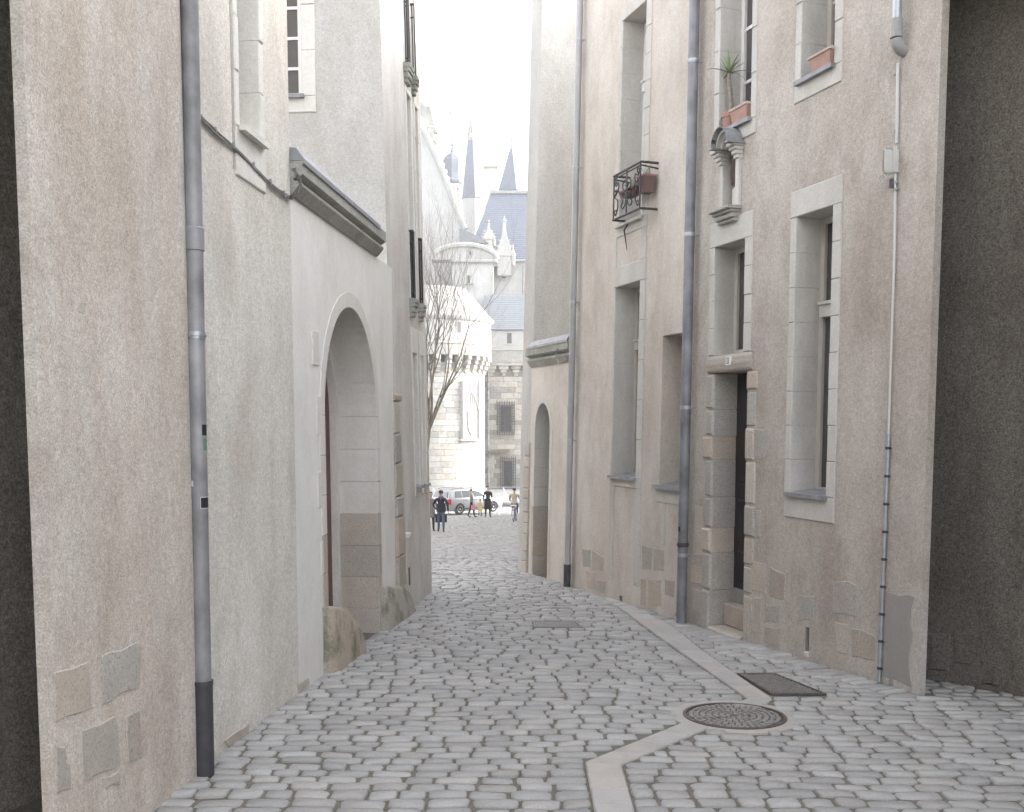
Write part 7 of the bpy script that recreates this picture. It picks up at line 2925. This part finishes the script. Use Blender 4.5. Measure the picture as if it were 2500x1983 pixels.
def person(feet, h, face, label, top_m, leg_m, hair='hair_dark', shoe='shoe_dark', stride=0.12, arms=None, coat_len=None, sit=False, skirt=None):
    """feet: ground point; face: direction looked at (xy)"""
    t = thing('person', tuple(feet), label, 'person')
    k = h / 1.75
    f = Vector((face[0], face[1], 0)).normalized()
    l = Vector((-f.y, f.x, 0))          # the person's own left

    def V(x, y, z):
        return (f * x + l * y) * k + Vector((0, 0, z * k))
    hip_z = 0.93
    J = {}
    J['pelvis'] = (V(0, 0, hip_z), .135 * k, .115 * k)
    J['waist'] = (V(0.01, 0, 1.08), .125 * k, .105 * k)
    J['chest'] = (V(0.0, 0, 1.30), .155 * k, .115 * k)
    J['neckb'] = (V(0.0, 0, 1.45), .075 * k, .07 * k)
    J['neck'] = (V(0.02, 0, 1.52), .052 * k, .055 * k)
    J['jaw'] = (V(0.035, 0, 1.575), .062 * k, .07 * k)
    J['skull'] = (V(0.02, 0, 1.655), .074 * k, .09 * k)
    J['crown'] = (V(0.01, 0, 1.715), .055 * k, .065 * k)
    E = [('pelvis', 'waist'), ('waist', 'chest'), ('chest', 'neckb'), ('neckb', 'neck'), ('neck', 'jaw'), ('jaw', 'skull'), ('skull', 'crown')]
    arms = arms or {}
    for sg, nm in ((1, 'L'), (-1, 'R')):
        fwd_ = stride * sg
        lift = 0.0
        if sit:
            J['hip' + nm] = (V(0.0, sg * .095, 0.90), .088 * k, .088 * k)
            J['knee' + nm] = (V(0.36, sg * .12, 0.72 if sg > 0 else 0.86), .062 * k, .062 * k)
            J['ankle' + nm] = (V(0.22, sg * .13, 0.32 if sg > 0 else 0.48), .042 * k, .045 * k)
            J['toe' + nm] = (V(0.40, sg * .14, 0.26 if sg > 0 else 0.42), .036 * k, .03 * k)
        else:
            J['hip' + nm] = (V(0.0, sg * .09, hip_z - 0.06), .092 * k, .092 * k)
            J['knee' + nm] = (V(0.03 + fwd_ * 0.7, sg * .10, 0.50), .066 * k, .066 * k)
            J['ankle' + nm] = (V(fwd_ * 1.25 - 0.02, sg * .105, 0.085 + (0.06 if fwd_ < 0 else 0)), .045 * k, .047 * k)
            J['toe' + nm] = (V(fwd_ * 1.25 + 0.15, sg * .125, 0.035), .040 * k, .032 * k)
        a_ = arms.get(nm, ((0.0, 0.23, 1.13), (0.08, 0.235, 0.90)))
        J['shoulder' + nm] = (V(0.0, sg * .185, 1.40), .072 * k, .072 * k)
        J['elbow' + nm] = (V(a_[0][0], sg * a_[0][1], a_[0][2]), .052 * k, .052 * k)
        J['wrist' + nm] = (V(a_[1][0], sg * a_[1][1], a_[1][2]), .034 * k, .034 * k)
        wv = (J['wrist' + nm][0] - J['elbow' + nm][0]).normalized()
        J['palm' + nm] = (J['wrist' + nm][0] + wv * 0.075 * k, .04 * k, .026 * k)
        E += [('pelvis', 'hip' + nm), ('hip' + nm, 'knee' + nm), ('knee' + nm, 'ankle' + nm), ('ankle' + nm, 'toe' + nm),
              ('chest', 'shoulder' + nm), ('shoulder' + nm, 'elbow' + nm), ('elbow' + nm, 'wrist' + nm), ('wrist' + nm, 'palm' + nm)]
    reg = [('pelvis', 'waist', 0), ('waist', 'chest', 0), ('chest', 'neckb', 0), ('neckb', 'neck', 2), ('neck', 'jaw', 2), ('jaw', 'skull', 2), ('skull', 'crown', 2)]
    for nm in 'LR':
        reg += [('hip' + nm, 'knee' + nm, 1), ('knee' + nm, 'ankle' + nm, 1), ('ankle' + nm, 'toe' + nm, 3), ('chest', 'shoulder' + nm, 0), ('shoulder' + nm, 'elbow' + nm, 0), ('elbow' + nm, 'wrist' + nm, 0), ('wrist' + nm, 'palm' + nm, 2)]
    bo_ = skin_body('body', J, E, reg, t, [top_m, leg_m, 'skin', shoe])
    org = Vector(t.location)

    def W(v):
        return v + org
    # fingers, face
    mb = MB()
    for sg, nm in ((1, 'L'), (-1, 'R')):
        pm = J['palm' + nm][0]
        wv = (pm - J['wrist' + nm][0]).normalized()
        sd = f - wv * f.dot(wv)
        sd = sd.normalized() if sd.length > 0.1 else l
        inn = wv.cross(sd)
        for q in range(4):
            b_ = W(pm + wv * 0.02 * k + sd * (0.024 - 0.016 * q) * k)
            ln_ = (0.075, 0.085, 0.08, 0.062)[q] * k
            mb.tube([b_, b_ + wv * ln_ * 0.5, b_ + wv * ln_ * 0.85 + inn * sg * 0.02 * k], [0.010 * k, 0.009 * k, 0.007 * k], 6)
        b_ = W(J['wrist' + nm][0].lerp(pm, 0.5) + sd * 0.025 * k)
        mb.tube([b_, b_ + sd * 0.025 * k + wv * 0.03 * k, b_ + sd * 0.03 * k + wv * 0.065 * k], [0.011 * k, 0.010 * k, 0.008 * k], 6)
    sk_ = J['skull'][0]
    mb.tube([W(V(0.105, 0, 1.655)), W(V(0.13, 0, 1.615)), W(V(0.10, 0, 1.605))], [0.008 * k, 0.014 * k, 0.01 * k], 6)
    for sg in (1, -1):
        mb.ball(W(V(0.02, sg * 0.078, 1.63)), 0.026 * k, 7, 5, (0.8, 0.5, 1.2))
    mb.build('hand_and_face_detail', 'skin', t, smooth='all')
    mb = MB()
    for sg in (1, -1):
        mb.ball(W(V(0.095, sg * 0.032, 1.645)), 0.011 * k, 6, 4)
    mb.tube([W(V(0.098, -0.026, 1.578)), W(V(0.104, 0, 1.576)), W(V(0.098, 0.026, 1.578))], 0.006 * k, 5)
    mb.build('eyes_and_mouth', 'hair_dark', t)
    if hair:
        mb = MB()
        cpt = W(V(-0.012, 0, 1.672))
        vs_, fs_ = [], []
        seg, rg = 12, 6
        for q in range(rg + 1):
            th = math.pi * 0.62 * q / rg
            for i in range(seg):
                a = 2 * math.pi * i / seg
                vx = math.cos(a) * math.sin(th)
                vy = math.sin(a) * math.sin(th)
                cut = 1.0 if vx < 0.45 else 0.93
                vs_.append(cpt + (f * (vx * .102 * cut) + l * (vy * .088)) * k + Vector((0, 0, .088 * k * math.cos(th))))
        for q in range(rg):
            for i in range(seg):
                j = (i + 1) % seg
                fs_.append((q * seg + i, q * seg + j, (q + 1) * seg + j, (q + 1) * seg + i))
        mb.add(vs_, fs_)
        mb.build('hair', hair, t, smooth='all')
    if coat_len:
        mb = MB()
        z0, z1 = coat_len
        c_ = W(V(0, 0, 0))
        rings = [(z0, .23, .19), ((z0 + z1) / 2, .20, .165), (z1, .168, .138)]
        vs_, fs_ = [], []
        seg = 16
        for z_, ry, rx in rings:
            for i in range(seg):
                a = 2 * math.pi * i / seg
                w_ = 1 + 0.05 * math.sin(a * 5)
                vs_.append(c_ + (f * (rx * math.cos(a) * w_) + l * (ry * math.sin(a) * w_)) * k + Vector((0, 0, z_ * k)))
        for q in range(2):
            for i in range(seg):
                j = (i + 1) % seg
                fs_.append((q * seg + i, q * seg + j, (q + 1) * seg + j, (q + 1) * seg + i))
        mb.add(vs_, fs_)
        mb.build('coat_skirt', top_m, t, smooth='all')
    return t, V, W, J, k, f, l


# man in cap walking up towards the lane
ft = on_ground(1077, 1299)
ft = Vector((ft.x, ft.y, g(ft.y)))
hman = 100 / FPX * ft.y * 0.98
t, V, W, J, k, f, l = person(ft, max(1.6, min(1.9, hman)), (0.05, -1), 'man in dark cap, navy jacket, purple scarf and jeans walking towards the lane', 'jacket_navy', 'jeans_blue',
                             stride=0.10, arms={'R': ((-0.06, 0.33, 1.16), (0.06, 0.21, 0.95)), 'L': ((-0.02, 0.275, 1.13), (0.03, 0.30, 0.88))})
mb = MB()
mb.lathe(tuple(W(V(0.005, 0, 1.66))), [(.10 * k, 0), (.104 * k, .03 * k), (.095 * k, .075 * k), (.06 * k, .105 * k), (0, .112 * k)], 14)
pk = [W(V(0.09, -0.08, 1.675)), W(V(0.09, 0.08, 1.675)), W(V(0.19, 0.045, 1.66)), W(V(0.19, -0.045, 1.66))]
mb.hexa(pk + [p + Vector((0, 0, 0.012)) for p in pk])
mb.build('cap', 'hair_dark', t, smooth=True)
mb = MB()
sc_p = [W(V(.075 * math.cos(a), .08 * math.sin(a), 1.49 - .02 * math.cos(a))) for a in [2 * math.pi * i / 14 for i in range(15)]]
mb.tube(sc_p, .034 * k, 8)
mb.tube([W(V(.10, .0, 1.48)), W(V(.135, .01, 1.40)), W(V(.14, .0, 1.30))], [.04 * k, .045 * k, .02 * k], 8)
mb.build('scarf', 'scarf_purple', t, smooth='all')
mb = MB()
rj = []
for z_, ry, rx in ((0.86, .20, .165), (0.95, .205, .17), (1.05, .195, .155), (1.2, .20, .15)):
    rj.append((z_, ry, rx))
vs_, fs_ = [], []
for z_, ry, rx in rj:
    for i in range(16):
        a = 2 * math.pi * i / 16
        vs_.append(W(V(rx * math.cos(a), ry * math.sin(a), z_)))
for q in range(len(rj) - 1):
    for i in range(16):
        j = (i + 1) % 16
        fs_.append((q * 16 + i, q * 16 + j, (q + 1) * 16 + j, (q + 1) * 16 + i))
mb.add(vs_, fs_)
mb.build('jacket_hem', 'jacket_navy', t, smooth='all')

# person with a dark bag, half hidden by the left house
ft = on_ground(1052, 1297)
ft = Vector((ft.x, ft.y, g(ft.y)))
t, V, W, J, k, f, l = person(ft, 1.58, (0.3, -1), 'person in a grey coat with dark bag, half hidden at the left house corner', 'coat_grey', 'coat_black', stride=0.08,
                             arms={'L': ((0.05, 0.25, 1.15), (0.18, 0.30, 0.98))}, coat_len=(0.62, 1.0))
p = W(J['palmL'][0])
bagt = thing('shoulder_bag', tuple(p + Vector((0.05, 0, -0.42))), 'large black bag carried by the person at the left house corner', 'bag')
mb = MB()
FBg = Fr((p.x + 0.08, p.y - 0.02), (1, 0), (0, -1))
mb.cbox(FBg, -0.22, 0.24, p.z - 0.46, p.z - 0.14, -0.08, 0.08, 0.03)
mb.build('bag_body', 'coat_black', bagt)
mb = MB()
mb.tube([FBg.P(-0.15, p.z - 0.15, 0), FBg.P(-0.10, p.z + 0.0, 0), FBg.P(0.1, p.z + 0.0, 0), FBg.P(0.17, p.z - 0.15, 0)], 0.012, 6)
mb.build('strap', 'coat_black', bagt)

# adult and child by the car
ft = on_ground(1191, 1263)
ft = Vector((ft.x, ft.y, g(ft.y)))
person(ft, 1.74, (0.25, -1), 'adult in a long black coat standing in front of the silver car', 'coat_black', 'coat_black', stride=0.09, coat_len=(0.45, 1.05))
ft = on_ground(1172, 1264)
ft = Vector((ft.x, ft.y, g(ft.y)))
t, V, W, J, k, f, l = person(ft, 1.02, (0.3, -1), 'small child in a pale yellow coat beside the adult in black', 'coat_yellow', 'jeans_blue', stride=0.05, shoe='coat_yellow',
                             arms={'L': ((0.03, 0.27, 1.25), (0.08, 0.36, 1.42))}, coat_len=(0.55, 1.12))
# walker passing in front of the car
ft = on_ground(1151, 1264)
ft = Vector((ft.x, ft.y, g(ft.y)))
t, V, W, J, k, f, l = person(ft, 1.58, (1, 0.1), 'slim walker in grey with a pink bag passing the silver car', 'coat_grey', 'coat_black', stride=0.16)
p = W(J['palmR'][0])
bg_ = thing('handbag', tuple(p - Vector((0, 0, 0.28))), 'pink handbag held by the walker in front of the car', 'bag')
FBg = Fr((p.x, p.y), (1, 0), (0, -1))
mb = MB()
mb.cbox(FBg, -0.13, 0.13, p.z - 0.30, p.z - 0.07, -0.05, 0.05, 0.02)
mb.build('bag_body', 'bag_pink', bg_)
mb = MB()
mb.tube([FBg.P(-0.08, p.z - 0.08, 0), FBg.P(-0.04, p.z + 0.01, 0), FBg.P(0.04, p.z + 0.01, 0), FBg.P(0.08, p.z - 0.08, 0)], 0.009, 6)
mb.build('strap', 'bag_pink', bg_)

# cyclist riding away at the right, with the bicycle
fb = on_ground(1254, 1275)
fb = Vector((fb.x, fb.y, g(fb.y)))
hd = Vector((0.12, 1, 0)).normalized()
sdv = Vector((-hd.y, hd.x, 0))
bk = thing('bicycle', tuple(fb), 'bicycle with a white rear mudguard ridden away at the right', 'bicycle')


def BP(x, y, z):
    p = fb + hd * x + sdv * y
    return Vector((p.x, p.y, g(p.y) + z))


for xw in (0.0, 1.05):
    mb = MB()
    mb.tube([BP(xw + 0.33 * math.cos(2 * math.pi * i / 28), 0, 0.345 + 0.33 * math.sin(2 * math.pi * i / 28)) for i in range(29)], 0.018, 6)
    wh = mb.build('wheel', 'tyre', bk)
    mb = MB()
    for i in range(16):
        a = 2 * math.pi * i / 16
        mb.tube([BP(xw, 0, 0.345), BP(xw + 0.32 * math.cos(a), 0, 0.345 + 0.32 * math.sin(a))], 0.003, 3)
    mb.tube([BP(xw, -0.05, 0.345), BP(xw, 0.05, 0.345)], 0.02, 6)
    mb.build('spokes', 'rim', wh)
mb = MB()
bb = (0.44, 0, 0.29)
for a, b_ in (((0, 0.05, 0.345), (0.44, 0.03, 0.29)), ((0, -0.05, 0.345), (0.44, -0.03, 0.29)), ((0, 0.05, 0.345), (0.27, 0.02, 0.78)), ((0, -0.05, 0.345), (0.27, -0.02, 0.78)),
              ((0.44, 0, 0.29), (0.27, 0, 0.86)), ((0.44, 0, 0.29), (0.88, 0, 0.72)), ((0.29, 0, 0.74), (0.86, 0, 0.82)), ((0.85, 0, 0.98), (0.90, 0, 0.66)), ((0.90, 0.04, 0.66), (1.05, 0.05, 0.345)), ((0.90, -0.04, 0.66), (1.05, -0.05, 0.345))):
    mb.tube([BP(*a), BP(*b_)], 0.016, 6)
mb.build('frame', 'jeans_blue', bk)
mb = MB()
mb.tube([BP(0.78, 0.28, 1.02), BP(0.86, 0.14, 1.05), BP(0.87, 0, 1.0), BP(0.86, -0.14, 1.05), BP(0.78, -0.28, 1.02)], 0.014, 6)
mb.build('handlebar', 'rim', bk)
mb = MB()
mb.hexa([BP(0.14, -0.09, 0.87), BP(0.14, 0.09, 0.87), BP(0.42, 0.02, 0.88), BP(0.42, -0.02, 0.88), BP(0.14, -0.09, 0.92), BP(0.14, 0.09, 0.92), BP(0.42, 0.02, 0.91), BP(0.42, -0.02, 0.91)])
mb.build('saddle', 'shoe_dark', bk)
mb = MB()
arcp = [(0.37 * math.cos(R(a)), 0.345 + 0.37 * math.sin(R(a))) for a in range(60, 201, 14)]
for i in range(len(arcp) - 1):
    a, b_ = arcp[i], arcp[i + 1]
    mb.hexa([BP(a[0], -0.035, a[1]), BP(a[0], 0.035, a[1]), BP(b_[0], 0.035, b_[1]), BP(b_[0], -0.035, b_[1]),
             BP(a[0] * 1.02, -0.03, a[1] + 0.012), BP(a[0] * 1.02, 0.03, a[1] + 0.012), BP(b_[0] * 1.02, 0.03, b_[1] + 0.012), BP(b_[0] * 1.02, -0.03, b_[1] + 0.012)])
mb.build('mudguard', 'mudguard_white', bk)
mb = MB()
mb.ball(BP(-0.28, 0, 0.62), 0.04, 8, 5)
mb.build('rear_reflector', 'tail_red', bk)
mb = MB()
mb.lathe(tuple(BP(0.0, 0, 0.80)), [(0.10, 0), (0.16, 0.02), (0.17, 0.05), (0.10, 0.07), (0, 0.075)], 12, sx=1.0, sy=0.7)
mb.build('rack_bag', 'mudguard_white', bk, smooth=True)
mb = MB()
mb.tube([BP(0.44, -0.12, 0.29), BP(0.44, 0.12, 0.29)], 0.015, 6)
mb.tube([BP(0.44, 0.12, 0.29), BP(0.52, 0.13, 0.16), BP(0.52, 0.22, 0.16)], 0.012, 6)
mb.tube([BP(0.44, -0.12, 0.29), BP(0.36, -0.13, 0.42), BP(0.36, -0.22, 0.42)], 0.012, 6)
mb.build('crank', 'rim', bk)
pseat = BP(0.26, 0, 0.0)
t, V, W, J, k, f, l = person(pseat, 1.72, (hd.x, hd.y), 'cyclist in beige jacket and jeans seen from behind at the right', 'coat_beige', 'jeans_blue', sit=True,
                             arms={'L': ((0.25, 0.27, 1.16), (0.50, 0.27, 1.06)), 'R': ((0.25, 0.27, 1.16), (0.50, 0.27, 1.06))})

# ================================================================== AIR
m, nt, b = _nt('haze')
nt.nodes.remove(b)
pvn = nt.nodes.new('ShaderNodeVolumePrincipled')
pvn.inputs['Color'].default_value = (0.97, 0.98, 1.0, 1)
pvn.inputs['Density'].default_value = 0.0009
pvn.inputs['Anisotropy'].default_value = 0.2
nt.links.new(pvn.outputs[0], nt.nodes['Material Output'].inputs['Volume'])
mb = MB()
mb.hexa([(-262, -62, -7), (262, -62, -7), (262, 422, -7), (-262, 422, -7), (-262, -62, 46), (262, -62, 46), (262, 422, 46), (-262, 422, 46)])
hz = mb.build('haze', 'haze')
tag(hz, kind='stuff')
